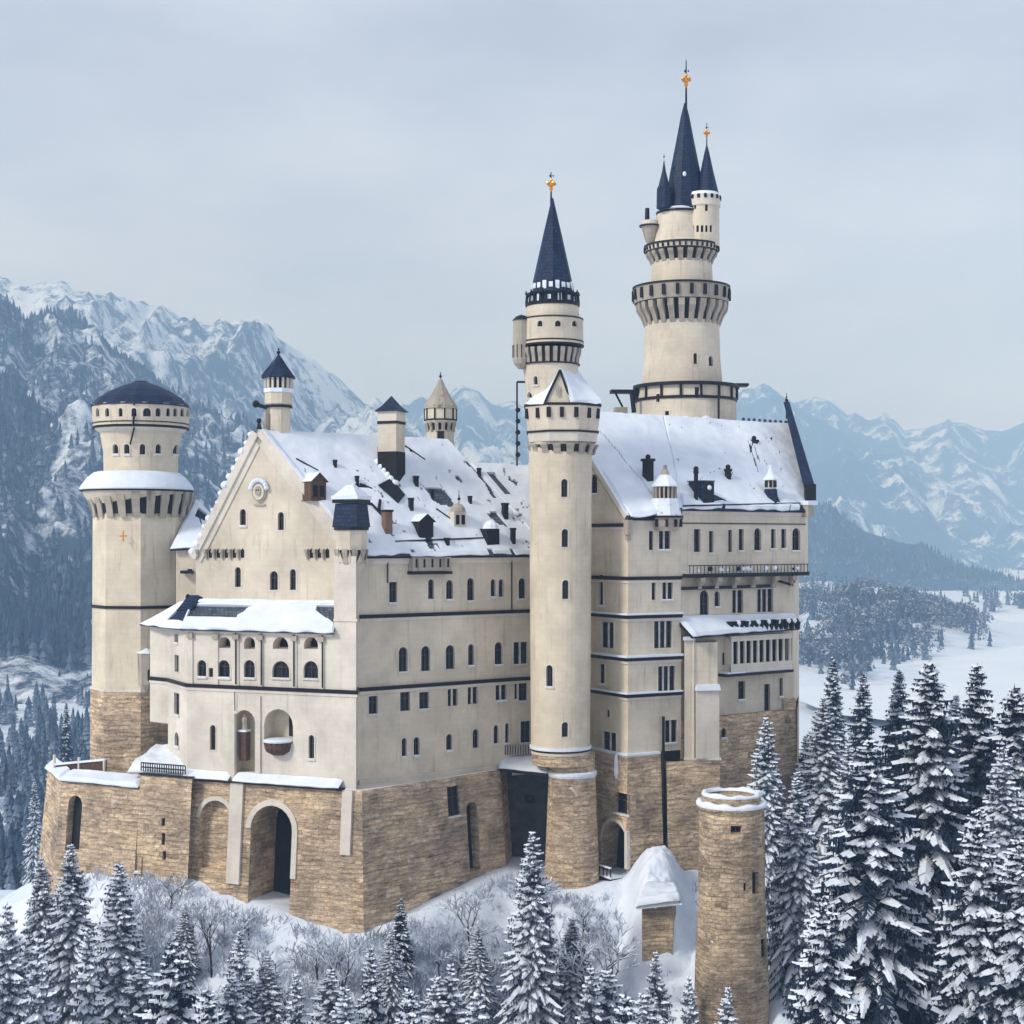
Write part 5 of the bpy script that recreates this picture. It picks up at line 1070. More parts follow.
# --- tall tower
YT = 192.0; kt = YT / F; xt = X(682, YT); zt = lambda y: Z(y, YT - 4)
tt = thing('tall_tower', 'tallest cream tower with two corbelled galleries and navy spires rising behind the snowy hall roof', 'tower', (xt, YT, -30))
cB = Cyl(0, YT, [(51 * kt, -20), (50.5 * kt, zt(424)), (49 * kt, zt(385))], 44, X(686, YT))
for px, y0, y1, w in ((658, 394, 402, 3.5), (697, 387, 398, 4.5), (667, 411, 416, 4)): win(cB, tt, px, y0, y1, w, 'r', .4, False)
mb = MB(); wall(mb, cB, [(cB.vl[0], -20), (cB.vl[-1], -20), (cB.vl[-1], zt(386)), (cB.vl[0], zt(386))], 'cream'); mb.face([cB.pt(u_, zt(386)) for u_ in cB.vl[:-1]], 'snow'); mb.build('base_drum', tt)
mb = MB(); bx_ = cB.cx
for y, r_, h_ in ((384.5, 53, 1.6), (398, 50.8, 1.4)): mb.lathe(bx_, YT, [(r_ * kt, zt(y + h_)), (r_ * kt, zt(y - h_))], 44, 'iron')
for k in range(16): a = 2 * math.pi * k / 16 + .18; mb.tube((bx_ + 50.6 * kt * math.sin(a), YT - 50.6 * kt * math.cos(a), zt(386)), (bx_ + 50.6 * kt * math.sin(a), YT - 50.6 * kt * math.cos(a), zt(398)), .16, .16, 'iron', 4)
mb.tube((bx_ + 3.3, YT - 49.5 * kt, zt(398)), (bx_ + 3.3, YT - 49.8 * kt, zt(424)), .14, .14, 'iron', 4)
mb.box((bx_ + 55 * kt, YT, zt(382)), (1, 0), (1.7, 2.0, .35), 'iron'); mb.box((bx_ - 62 * kt, YT - 1, zt(389.5)), (1, .1), (3.6, 1.6, .45), 'iron'); mb.tube((bx_ - 71 * kt, YT - 1, zt(391)), (bx_ - 64 * kt, YT - 1, zt(405)), .14, .14, 'iron'); mb.box((bx_ - 66 * kt, YT - 1, zt(409)), (1, .1), (1.6, 1.4, .9), 'corb'); mb.tube((bx_ - 56 * kt, YT - 3, zt(391)), (bx_ - 54 * kt, YT - 3, zt(412)), .35, .3, 'iron')
mb.build('timber_gallery', tt)
snow_ring(tt, bx_, YT, 48 * kt, 54 * kt, zt(423), .6, 'snow_drift', (-1.5, .5), 40, 3)
cT = Cyl(0, YT, [(40.5 * kt, zt(386)), (38 * kt, zt(355)), (37 * kt, zt(310))], 44, xt)
win(cT, tt, 695.5, 353, 364, 4, 'a', sill=False); win(cT, tt, 711, 356, 366, 4.5, 'a', sill=False); 
mb = MB(); wall(mb, cT, [(cT.vl[0], zt(387)), (cT.vl[-1], zt(387)), (cT.vl[-1], zt(306)), (cT.vl[0], zt(306))], 'cream'); mb.build('shaft', tt)
machic(tt, xt, YT, 37.2 * kt, 46.5 * kt, zt(297), zt(322), 26)
mb = MB(); cxg = xt - .1; mb.lathe(cxg, YT, [(46.8 * kt, zt(299)), (48 * kt, zt(284)), (46 * kt, zt(284)), (45 * kt, zt(295)), (20 * kt, zt(296))], 44, 'corb', 0, False); mb.build('parapet', tt)
mb = MB(); mb.lathe(cxg, YT, [(48.8 * kt, zt(284.2)), (48.8 * kt, zt(282.2)), (45.5 * kt, zt(282.2))], 44, 'iron', 0, False)
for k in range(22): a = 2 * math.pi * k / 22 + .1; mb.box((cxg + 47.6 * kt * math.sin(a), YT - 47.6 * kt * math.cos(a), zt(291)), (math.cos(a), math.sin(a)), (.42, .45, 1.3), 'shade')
mb.build('gallery_rail', tt)
xu = X(681.5, YT); mb = MB(); mb.lathe(xu, YT, [(32 * kt, zt(298)), (30.5 * kt, zt(265)), (29.5 * kt, zt(250))], 40, 'cream'); mb.build('middle_shaft', tt)
machic(tt, xu, YT, 29.8 * kt, 36 * kt, zt(245), zt(259), 22)
mb = MB(); mb.lathe(xu, YT, [(36.3 * kt, zt(246)), (37 * kt, zt(241.5)), (28 * kt, zt(241.5))], 40, 'pale', 0, False); mb.build('parapet', tt)
mb = MB(); mb.lathe(xu, YT, [(37.6 * kt, zt(242)), (37.6 * kt, zt(240)), (34 * kt, zt(240))], 40, 'iron', 0, False)
for k in range(40): a = 2 * math.pi * k / 40; mb.box((xu + 36.9 * kt * math.sin(a), YT - 36.9 * kt * math.cos(a), zt(244)), (math.cos(a), math.sin(a)), (.22, .25, .45), 'shade')
mb.build('gallery_rail', tt)
xd = X(679, YT); cD = Cyl(0, YT, [(30 * kt, zt(244)), (22.5 * kt, zt(238)), (22 * kt, zt(208))], 40, xd)
mb = MB(); mb.lathe(xd, YT, [(30.5 * kt, zt(244)), (26 * kt, zt(236)), (23.5 * kt, zt(222)), (22 * kt, zt(206))], 40, 'cream'); mb.build('upper_shaft', tt)
mb = MB(); cr2 = X(702, YT); ctc = Cyl(0, YT - 1.2, [(16 * kt, zt(243)), (16 * kt, zt(190))], 32, cr2)
for i in range(5): win(ctc, tt, 693 + i * 4.5, 225, 232, 2.6, 'a', .3, False)
win(ctc, tt, 695, 204, 209, 2.4, 'a', .3, False); win(ctc, tt, 706.5, 204, 211, 3, 'a', .3, False)
wall(mb, ctc, [(ctc.vl[0], zt(243)), (ctc.vl[-1], zt(243)), (ctc.vl[-1], zt(191)), (ctc.vl[0], zt(191))], 'cream'); mb.lathe(cr2, YT - 1.2, [(17 * kt, zt(203)), (17.2 * kt, zt(202)), (17 * kt, zt(192))], 32, 'pale'); mb.lathe(cr2, YT - 1.2, [(16.8 * kt, zt(192)), (15 * kt, zt(188.5))], 32, 'snow'); tb = mb.build('round_bartizan', tt)
for k in range(16): mb = MB(); a = 2 * math.pi * k / 16; mb.box((cr2 + 17.1 * kt * math.sin(a), YT - 1.2 - 17.1 * kt * math.cos(a), zt(194)), (math.cos(a), math.sin(a)), (.35, .2, .5), 'shade'); mb.build('loophole', tb)
# left bracketed lookout
lx = X(650, YT - .5); mb = MB(); mb.lathe(lx, YT - .5, [(.25, zt(241)), (.7, zt(233)), (.95, zt(226)), (1.15, zt(221))], 12, 'corb'); mb.lathe(lx, YT - .5, [(1.4, zt(221)), (1.4, zt(219.6))], 12, 'iron'); mb.lathe(lx, YT - .5, [(1.05, zt(219.6)), (1.0, zt(215))], 12, 'pale'); mb.tube((lx - .4, YT - 1, zt(216)), (lx - .4, YT - 1, zt(203)), .35, .3, 'iron', 6); mb.build('lookout', tt)
# spires
xsp = X(685, YT); mb = MB(); mb.lathe(xsp - .6, YT, [(24 * kt, zt(208)), (23.8 * kt, zt(205))], 24, 'iron'); mb.lathe(xsp, YT, [(22.5 * kt, zt(206)), (20 * kt, zt(193)), (19 * kt, zt(188)), (15.5 * kt, zt(165)), (9 * kt, zt(132)), (4.5 * kt, zt(108)), (1.0 * kt, zt(94))], 12, 'slate', .2); sp_ = mb.build('main_spire', tt)
mb = MB(); 
for dx, y in ((-.3, 170), (-1.5, 163)): 
    r_ = 2.0 if y > 165 else 1.75; mb.ball((xsp + dx, YT - math.sqrt(max(.1, r_ * r_ - dx * dx)) - .05, zt(y)), .3, 'snow' if dx > -1 else 'iron', 8, (.8, .5, 1.1))
mb.lathe(xsp - .6, YT, [(24.5 * kt, zt(206)), (21 * kt, zt(203))], 24, 'snow', 0, False); mb.build('snow_patch', sp_)
finial(tt, 687, 97, 60, YT, 1.25, True, cx=xsp + .15)
mb = MB(); xr = X(706, YT); mb.lathe(xr, YT - .8, [(12 * kt, zt(189)), (11 * kt, zt(184)), (6.5 * kt, zt(165)), (2.5 * kt, zt(146)), (.5 * kt, zt(138))], 10, 'slate'); mb.build('side_spire', tt); finial(tt, 706, 142, 123, YT - .8, .8, True, cx=xr)
mb = MB(); xl_ = X(664, YT - 2); mb.lathe(xl_, YT - 2, [(7.5 * kt, zt(205)), (7 * kt, zt(185)), (5.5 * kt, zt(182)), (2 * kt, zt(168)), (.4 * kt, zt(157))], 8, 'slate'); mb.build('corner_spire', tt); finial(tt, 664, 160, 153, YT - 2, .35, False, cx=xl_)

# --- recessed dark building part between wing and stair tower, with snowy canopy
rc = thing('recessed_link', 'dark recessed link wall under a snowy canopy between stone bases', 'castle wall', (X(524, 168), 168, -38))
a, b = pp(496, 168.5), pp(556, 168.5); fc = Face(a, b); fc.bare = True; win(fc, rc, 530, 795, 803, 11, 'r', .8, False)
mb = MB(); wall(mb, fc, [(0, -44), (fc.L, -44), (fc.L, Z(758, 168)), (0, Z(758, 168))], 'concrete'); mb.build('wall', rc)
z0 = Z(768, 163); mb = MB(); q = [pp(499, 162.5), pp(548, 159.2), pp(549, 168), pp(503, 168.4)]; mb.prism(q, z0 - .3, z0, 'dark'); cn_ = mb.build('canopy', rc)
sb = MB(); blanket(sb, V(q[3], z0 + 1.3), V(q[2], z0 + 1.3), V(q[1], z0 + .05), V(q[0], z0 + .05), .3, 20, 8, seed=40, jit=.2)
sb.build('snow_cover', cn_)
mb = MB(); mb.lathe(X(572, 160), 160, [(24 * ks, z0 - .35), (25 * ks, z0 - .1), (25 * ks, z0 + .15), (21 * ks, z0 + .4)], 28, 'snow'); mb.build('snow_ring', rc)
mb = MB(); pa, pb = pp(501, 164.5), pp(532, 165.0); fq = Face(pa, pb); mb.box(V((pa + pb) / 2, Z(750, 164.5)), fq.d, (fq.L, .25, 1.1), 'corb')
for k in range(12): mb.box(fq.pt(fq.L * (k + .5) / 12, Z(750, 164.5), .15), fq.d, (.08, .06, 1.0), 'shade')
mb.build('parapet', rc)

# --- left terrace wall
Tp = [pp(48, 172), pp(62, 163.5), pp(140, 158.5), pp(192, 155.6)]
tw = thing('terrace_wall', 'long tan rubble retaining wall with arched niche and snowy top at lower left', 'stone wall', (X(100, 160), 160, -40))
zt1 = Z(786, 160); zt2_ = Z(775, 158)
for i, (zt_, kk) in enumerate(((zt1, .1), (zt1, .1), (zt2_, .07))):
    fc = Face(Tp[i], Tp[i + 1], kk, zt_); bt_ = miter(Tp, kk * (zt_ + 46)); mb = MB()
    if i == 1: dn = deep(fc, 65, 79, 795, 850, .9); win(fc, tw, 138, 856, 872, 5.5, 'r', .5, True)
    if i == 2:
        for px, y0, y1 in ((163, 818, 826), (163, 833, 845), (164, 851, 860), (196, 862, 867)): win(fc, tw, px, y0, y1, 3.5, 'r', .4, False) if px < 190 else None
    u0 = (bt_[i] - fc.p0).dot(fc.d); u1 = (bt_[i + 1] - fc.p0).dot(fc.d)
    wall(mb, fc, [(u0, -46), (u1, -46), (fc.L, zt_), (0, zt_)], 'brick')
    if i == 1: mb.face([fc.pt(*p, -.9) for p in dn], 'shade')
    if i == 2: mb.face([V(Tp[2], zt1), V(Tp[2], zt2_), V(Tp[2] + Vector((.5, 6)), zt2_), V(Tp[2] + Vector((.5, 6)), zt1)], 'brick')
    mb.build('wall_section', tw)
mb = MB(); band(mb, Tp[:3], zt1, zt1 + .12, .3, 'dark', inset=.5); band(mb, Tp[2:], zt2_, zt2_ + .15, .2, 'dark', inset=.5); mb.build('coping', tw)
dt = MB(); dt.prism([Tp[0], Tp[1], Tp[2], Tp[2] + Vector((.5, 9)), Tp[0] + Vector((8, 6))], zt1 - .6, zt1 + .1, 'stone', 'snow'); dt.prism([Tp[2] + Vector((.1, .05)), Tp[3], Tp[3] + Vector((1, 9)), Tp[2] + Vector((.4, 9))], zt2_ - .6, zt2_ + .12, 'stone', 'snow'); dt.build('terrace_deck', tw)
sb = MB(); o_ = miter(Tp, .35); 
for i, zz_ in ((0, zt1), (1, zt1)): blanket(sb, V(Tp[i] + Vector((.3, 2.2)), zz_ + .7), V(Tp[i + 1] + Vector((.3, 2.2)), zz_ + .7), V(o_[i + 1], zz_ + .12), V(o_[i], zz_ + .12), .35, 24, 6, seed=50 + i, jit=.15)
p_, q_ = pp(128, 159.8), pp(187, 157.0)
blanket(sb, V(p_ + Vector((1.5, 6)), zt2_ + 1.9), V(q_ + Vector((0, 6)), zt2_ + 1.9), V(q_, zt2_ + .3), V(p_, zt2_ + .1), .5, 24, 8, seed=53, jit=.2, amp=.4); sb.build('snow_cover', tw)
mb = MB(); fa2 = Face(pp(143, 159.0), pp(187, 156.6)); zr_ = zt2_ + .3
for k in range(20): p = fa2.pt(fa2.L * k / 19, zr_, .3); mb.tube(p, p + Vector((0, 0, .9)), .06, .06, 'iron', 4)
for h_ in (.45, .9): mb.tube(fa2.pt(0, zr_ + h_, .3), fa2.pt(fa2.L, zr_ + h_, .3), .07, .07, 'iron', 4)
mb.build('railing', tw)
fn = thing('timber_fence', 'brown timber fence with snow on its top rail beside the round tower foot', 'fence', (X(80, 163), 163, zt1))
ff_ = Face(pp(54, 168.5), pp(106, 164.5)); mb = MB(); zf = Z(785, 165)
mb.slab([ff_.pt(0, zf, 0), ff_.pt(ff_.L, zf, 0), ff_.pt(ff_.L, Z(760, 164.5), 0), ff_.pt(0, Z(765.5, 168), 0)], .12, 'wood'); mb.build('board_panel', fn)
for t in (0.02, .5, .98): mb = MB(); p = ff_.pt(ff_.L * t, 0, .1); mb.box(V(p, (zf + Z(759, 165)) / 2), ff_.d, (.22, .22, Z(759, 165) - zf), 'pale'); mb.build('post', fn)
mb = MB(); mb.slab([ff_.pt(0, Z(766, 168), .2), ff_.pt(ff_.L, Z(760.5, 164.5), .2), ff_.pt(ff_.L, Z(760.5, 164.5), -.3), ff_.pt(0, Z(766, 168), -.3)], -.22, 'snow'); mb.build('snow_cover', fn)

# --- small ruined round tower in front
YR = 135.0; kr = YR / F; xr_ = X(731.5, YR); zr3 = lambda y: Z(y, YR - 2.8); crn = Cyl(0, YR, [(40 * kr, -62), (36.5 * kr, zr3(980)), (33.2 * kr, zr3(900)), (32.5 * kr, zr3(812))], 36, xr_)
crn.bare = True
ru = thing('ruined_turret', 'small round ruined stone turret with snowy rim standing apart before the great hall', 'tower', (xr_, YR, -50))
win(crn, ru, 736, 826, 833, 11, 'r', .5, False); win(crn, ru, 755.5, 872, 894, 6.5, 'r', .7, False); win(crn, ru, 745, 883, 891, 3, 'r', .4, False); win(crn, ru, 764, 938, 958, 5, 'r', .4, False)
mb = MB(); wall(mb, crn, [(crn.vl[0], -60), (crn.vl[-1], -60), (crn.vl[-1], zr3(812)), (crn.vl[0], zr3(812))], 'stone'); mb.build('shaft', ru)
mb = MB(); mb.lathe(xr_, YR, [(32.7 * kr, zr3(815)), (34.6 * kr, zr3(812.5)), (34.6 * kr, zr3(810.5)), (26 * kr, zr3(810))], 36, 'stone', 0, False); mb.build('corbel_course', ru); snow_ring(ru, xr_, YR, 27.5 * kr, 35.2 * kr, zr3(810.5), .42, 'snow_rim', seed=2)
mb = MB(); mb.lathe(xr_, YR, [(29 * kr, zr3(809)), (29.3 * kr, zr3(800)), (24.5 * kr, zr3(800)), (24.5 * kr, zr3(803)), (.1, zr3(803.2))], 30, 'stone', 0, False); pt_ = mb.build('parapet', ru)
snow_ring(pt_, xr_, YR, 24 * kr, 29.8 * kr, zr3(800.2), .30, 'snow_cap', seed=7)
# --- little stone pier on the snowy spur
sp1 = thing('stone_pier', 'short square stub of masonry under a thick snow cap below the great hall', 'stone pier', (X(657, 150), 150, -40))
mb = MB(); Yp = 149.0; q = [pp(642, 147.5), pp(673, 147.8), pp(676, 151), pp(645, 151)]; mb.prism([(a.x * 1.0, a.y) for a in q], Z(962, 147), Z(905, 147.5), 'stone'); mb.build('stub', sp1)
mb = MB(); blanket(mb, P(646, 893, 152.5), P(676, 892, 152.0), P(682, 905, 146.6), P(636, 909, 146.6), 1.1, 22, 20, seed=60, jit=.4, amp=.35); mb.build('snow_cap', sp1, True)
HAZE = 0.00024
# ------------------------------------------------------------------ the land: ground, lake, hills, mountains
def lerpt(tab, x):
    if x <= tab[0][0]: return tab[0][1]
    for (a, va), (b, vb) in zip(tab, tab[1:]):
        if x <= b: return va + (vb - va) * (x - a) / (b - a)
    return tab[-1][1]
def sst(a, b, x): t = min(1, max(0, (x - a) / (b - a))); return t * t * (3 - 2 * t)
LT = [(-60, 172), (-46, 163), (-33, 156), (-16, 147.5), (-10, 150), (0, 160), (6, 155), (13, 158), (20, 161), (33, 173), (60, 190), (200, 210)]
ZT = [(-75, -52), (-54, -40), (-46, -33.6), (-36, -34.2), (-29, -36.3), (-22, -37.6), (-16, -38.8), (-8, -37), (0, -35.4), (6, -36.8), (12, -36), (20, -35.5), (28, -38), (40, -42), (70, -50), (200, -60)]
ST = [(-60, .95), (8, .92), (16, .6), (24, .16), (200, .12)]
LAKE = [pp(a, 1) * y for a, y in ()]
def ground_z(x, y):
    L = lerpt(LT, x); zf = lerpt(ZT, x)
    if y < L: z = zf - lerpt(ST, x) * (L - y)
    else: z = zf
    nz = 1.5 * noise.noise(Vector((x * .07, y * .07, 0))) + .8 * noise.noise(Vector((x * .22, y * .22, 5))) + .3 * noise.noise(Vector((x * .7, y * .7, 9)))
    if y < L: z += nz * min(1, .25 + (L - y) / 8)
    else:
        z += .4 * nz
    if y > L + 30:
        t = sst(L + 30, L + 480 if x > 0 else L + 220, y); z = z * (1 - t) + (-100 if x > -40 else -92) * t
    if y > 500: z += sst(500, 900, y) * (4.5 * noise.noise(Vector((x * .004, y * .004, 3))) + 2 * noise.noise(Vector((x * .015, y * .015, 1))) - 1)
    for (bx, by, bh, br) in BUMPS:
        q = ((x - bx) ** 2 + (y - by) ** 2) / br ** 2
        if q < 9: z += bh * math.exp(-q) * (1 + .25 * noise.noise(Vector((x * .01, y * .01, 7))))
    return max(z, -103)
BUMPS = [(X(815, 1350), 1350, 18, 110), (X(862, 1500), 1500, 40, 110), (X(905, 1700), 1700, 20, 120), (X(780, 1100), 1100, 12, 90), (X(820, 2200), 2200, 38, 230)]
def gridmesh(name, xs_fn, ys, ncol, zfn, mat, kind='structure', smooth=True):
    vs = []
    for y in ys:
        for i in range(ncol): x = xs_fn(i / (ncol - 1), y); vs.append((x, y, zfn(x, y)))
    fs_ = [(j * ncol + i, j * ncol + i + 1, (j + 1) * ncol + i + 1, (j + 1) * ncol + i) for j in range(len(ys) - 1) for i in range(ncol - 1)]
    me = bpy.data.meshes.new(name); me.from_pydata(vs, [], fs_); me.materials.append(mat)
    if smooth: me.polygons.foreach_set('use_smooth', [True] * len(me.polygons))
    o = bpy.data.objects.new(name, me); link(o); o['kind'] = kind; return o
def landmat(name, sc, lo, hi, forest, snow=((.66, .735, .84), (.80, .86, .93)), fine=None, bump=.3, dist=1.0, slope=None, stretch=1.0, warp=0):
    m, t, b = newmat(name); v = coords(t, 'Object', (1, 1, stretch))
    f = noisen(t, v, sc, 8, .68)
    if fine:
        f2 = noisen(t, coords(t, 'Object', (1, 1, stretch * .6)), fine, 6, .75)
        mx_ = N(t, 'ShaderNodeMath', operation='MULTIPLY_ADD'); t.links.new(f2, mx_.inputs[0]); mx_.inputs[1].default_value = .55; 
        m2 = N(t, 'ShaderNodeMath', operation='MULTIPLY'); t.links.new(f, m2.inputs[0]); m2.inputs[1].default_value = .45; t.links.new(m2.outputs[0], mx_.inputs[2]); f = mx_.outputs[0]
    if slope:
        g = N(t, 'ShaderNodeNewGeometry'); s3 = N(t, 'ShaderNodeSeparateXYZ'); t.links.new(g.outputs['Normal'], s3.inputs[0])
        a_ = N(t, 'ShaderNodeMath', operation='MULTIPLY_ADD'); t.links.new(s3.outputs['Z'], a_.inputs[0]); a_.inputs[1].default_value = slope[0]; a_.inputs[2].default_value = slope[1]
        a2 = N(t, 'ShaderNodeMath', operation='ADD'); t.links.new(f, a2.inputs[0]); t.links.new(a_.outputs[0], a2.inputs[1]); f = a2.outputs[0]
    mr = N(t, 'ShaderNodeMapRange'); mr.inputs['From Min'].default_value = lo; mr.inputs['From Max'].default_value = hi; t.links.new(f, mr.inputs['Value'])
    sn = rampn(t, noisen(t, v, sc * 6, 5), [(.3, snow[0]), (.7, snow[1])])
    t.links.new(mixn(t, mr.outputs[0], forest, sn), b.inputs['Base Color']); b.inputs['Roughness'].default_value = .9
    bumpn(t, b, f, dist, bump); return m
ys = [18 + 1.6 * i for i in range(120)]; y = ys[-1]
while y < 9300: y *= 1.028; ys.append(y)
mg = landmat('snowy ground with brush', .16, .30, .46, (.13, .15, .20), fine=.9, dist=.5)
def gx(u, y): w = 90 + .62 * y; return (u - .5) * 2 * w
ground = gridmesh('ground', gx, ys, 300, ground_z, mg)
def bank_z(x, y):
    g = ground_z(x, y); xc = 14.6 + .12 * (y - 152) + .5 * noise.noise(Vector((0, y * .4, 2)))
    top = -36.4 + 4.3 * sst(148, 158, y) + .7 * noise.noise(Vector((x * .55, y * .5, 4))) + .35 * noise.noise(Vector((x * 1.6, y * 1.4, 8)))
    w = math.exp(-(abs(x - xc) / 2.7) ** 3.2) * sst(146.5, 149.5, y) * (1 - sst(158.5, 162, y))
    return g - .25 + w * max(0, top - g) + .12 * w * noise.noise(Vector((x * 4, y * 4, 1)))
gridmesh('snow_bank', lambda u, y: 9.5 + 11.5 * u, [146 + .16 * k for k in range(106)], 72, bank_z, M['snow'])
# frozen lake: a level sheet with a wandering shore
lk = bpy.data.meshes.new('frozen_lake'); outl = []
for px, py in ((800, 668), (835, 660), (900, 652), (940, 648), (960, 640), (935, 632), (905, 628), (930, 608), (960, 596), (1010, 592), (1100, 592), (1300, 600), (1300, 720), (1100, 724), (900, 722), (840, 715), (800, 700)):
    Y = 97.5 * F / (py - HY); outl.append((X(px, Y), Y, -97.5))
dense = []
for i, a in enumerate(outl):
    b = outl[(i + 1) % len(outl)]
    for k in range(12):
        p = Vector(a).lerp(Vector(b), k / 12); n_ = noise.noise_vector(p * .01) * 14 * min(1, p.y / 1500); dense.append((p.x + n_.x, p.y + n_.y, -97.5))
lk.from_pydata(dense, [], [tuple(range(len(dense)))]); ml = landmat('lake ice under snow', .003, .1, .35, (.5, .6, .7), snow=((.76, .83, .90), (.84, .89, .95)), bump=.05)
lk.materials.append(ml); lo_ = bpy.data.objects.new('frozen_lake', lk); link(lo_); lo_['kind'] = 'structure'
if lk.polygons[0].normal.z < 0: lk.flip_normals()

def mountain(name, prof, Yr, Yb, zb, mat, amp, fr, seed, nu=260, nv=110, power=1.25, pad=60, jag=8.0, hf=.6):
    x0, x1 = prof[0][0], prof[-1][0]; vs = []; rows = [-.35, -.15] + [i / nv for i in range(nv + 1)]
    for v in rows:
        for i in range(nu):
            px = x0 + (x1 - x0) * i / (nu - 1); zr = Z(lerpt(prof, px), Yr)
            if v < 0: Y = Yr + (Yr - Yb) * (-v) * 1.0; z = zb + (zr - zb) * (1 + v * 2.2)
            else: Y = Yr + (Yb - Yr) * v; z = zb + (zr - zb) * (1 - v) ** power
            x = X(px, Yr) * (1 - .0 * v) * ((Y / Yr) if v > 0 else 1)
            q = Vector((x * fr, Y * fr * .45, seed)); rg = 1 - abs(noise.noise(q)) * 2; rg2 = 1 - abs(noise.noise(q * 2.3)) * 2; rg3 = 1 - abs(noise.noise(q * 5.1)) * 2
            rg3 += hf * (.6 * (1 - abs(noise.noise(q * 11)) * 2) + .3 * (1 - abs(noise.noise(q * 23)) * 2) - .4)
            d = amp * ((rg - .5) + .5 * (rg2 - .5) + .22 * (rg3 - .5)); w = min(1, max(0, v) * 5) * min(1, (1 - v) * 4 + .05)
            z += d * w + jag * (noise.noise(Vector((x * fr * 9, Y * fr * 3, seed))) + .5 * noise.noise(Vector((x * fr * 25, Y * fr * 9, seed)))) * (1 if v >= 0 else .3)
            vs.append((x, Y, z))
    fs_ = [((j + 1) * nu + i, (j + 1) * nu + i + 1, j * nu + i + 1, j * nu + i) for j in range(len(rows) - 1) for i in range(nu - 1)]
    me = bpy.data.meshes.new(name); me.from_pydata(vs, [], fs_); me.materials.append(mat); me.polygons.foreach_set('use_smooth', [True] * len(me.polygons))
    o = bpy.data.objects.new(name, me); link(o); o['kind'] = 'structure'; return o, np.array(vs), nu, len(rows)
FOR = (.018, .04, .075)
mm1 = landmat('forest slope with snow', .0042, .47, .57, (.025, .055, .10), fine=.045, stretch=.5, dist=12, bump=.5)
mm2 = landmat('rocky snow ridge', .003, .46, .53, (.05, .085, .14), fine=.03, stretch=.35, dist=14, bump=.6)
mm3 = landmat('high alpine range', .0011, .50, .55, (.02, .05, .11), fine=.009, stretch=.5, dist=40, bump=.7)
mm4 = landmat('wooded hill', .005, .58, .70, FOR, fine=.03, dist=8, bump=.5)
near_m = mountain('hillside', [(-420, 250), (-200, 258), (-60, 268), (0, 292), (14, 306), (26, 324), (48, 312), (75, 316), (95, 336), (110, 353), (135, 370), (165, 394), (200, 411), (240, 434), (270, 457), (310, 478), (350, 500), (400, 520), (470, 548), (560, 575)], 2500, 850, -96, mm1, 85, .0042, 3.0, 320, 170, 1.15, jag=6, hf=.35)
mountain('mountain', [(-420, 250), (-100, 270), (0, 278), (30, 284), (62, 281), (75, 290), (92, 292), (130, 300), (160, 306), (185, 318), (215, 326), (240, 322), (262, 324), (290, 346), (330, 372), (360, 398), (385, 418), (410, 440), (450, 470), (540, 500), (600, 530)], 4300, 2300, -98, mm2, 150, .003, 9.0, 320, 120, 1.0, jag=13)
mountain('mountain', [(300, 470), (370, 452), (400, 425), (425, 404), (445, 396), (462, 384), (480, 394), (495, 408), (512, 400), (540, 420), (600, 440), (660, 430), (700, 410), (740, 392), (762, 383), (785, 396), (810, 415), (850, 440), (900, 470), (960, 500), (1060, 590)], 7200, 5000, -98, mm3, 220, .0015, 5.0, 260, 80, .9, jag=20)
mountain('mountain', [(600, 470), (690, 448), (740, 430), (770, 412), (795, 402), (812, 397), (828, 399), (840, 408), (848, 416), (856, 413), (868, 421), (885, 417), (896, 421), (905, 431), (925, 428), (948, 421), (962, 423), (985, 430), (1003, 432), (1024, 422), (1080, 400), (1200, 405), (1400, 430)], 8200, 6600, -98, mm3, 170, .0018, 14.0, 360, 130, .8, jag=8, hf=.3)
hill = mountain('hill', [(640, 506), (720, 500), (770, 496), (805, 503), (830, 508), (850, 521), (868, 533), (900, 542), (930, 549), (945, 560), (965, 570), (1000, 582), (1060, 596)], 3300, 2950, -99, mm4, 14, .01, 2.0, 200, 40, .9, jag=6)

# ------------------------------------------------------------------ far woods: thousands of small spruces nobody could count
def needlemat(name, dark, snowy, lo=.25, hi=.75):
    m, t, b = newmat(name); v = coords(t)
    g = N(t, 'ShaderNodeNewGeometry'); s3 = N(t, 'ShaderNodeSeparateXYZ'); t.links.new(g.outputs['Normal'], s3.inputs[0])
    f = noisen(t, v, 1.2, 4, .7); a = N(t, 'ShaderNodeMath', operation='MULTIPLY'); t.links.new(f, a.inputs[0]); t.links.new(s3.outputs['Z'], a.inputs[1])
    mr = N(t, 'ShaderNodeMapRange'); mr.inputs['From Min'].default_value = lo; mr.inputs['From Max'].default_value = hi; t.links.new(a.outputs[0], mr.inputs['Value'])
    t.links.new(mixn(t, mr.outputs[0], dark, snowy), b.inputs['Base Color']); b.inputs['Roughness'].default_value = .9; return m
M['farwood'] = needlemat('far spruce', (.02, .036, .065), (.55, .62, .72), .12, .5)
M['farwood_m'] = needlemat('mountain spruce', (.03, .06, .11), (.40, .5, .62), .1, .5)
M['farwood_br'] = needlemat('far frosted wood', (.09, .115, .155), (.6, .66, .74), .15, .6)
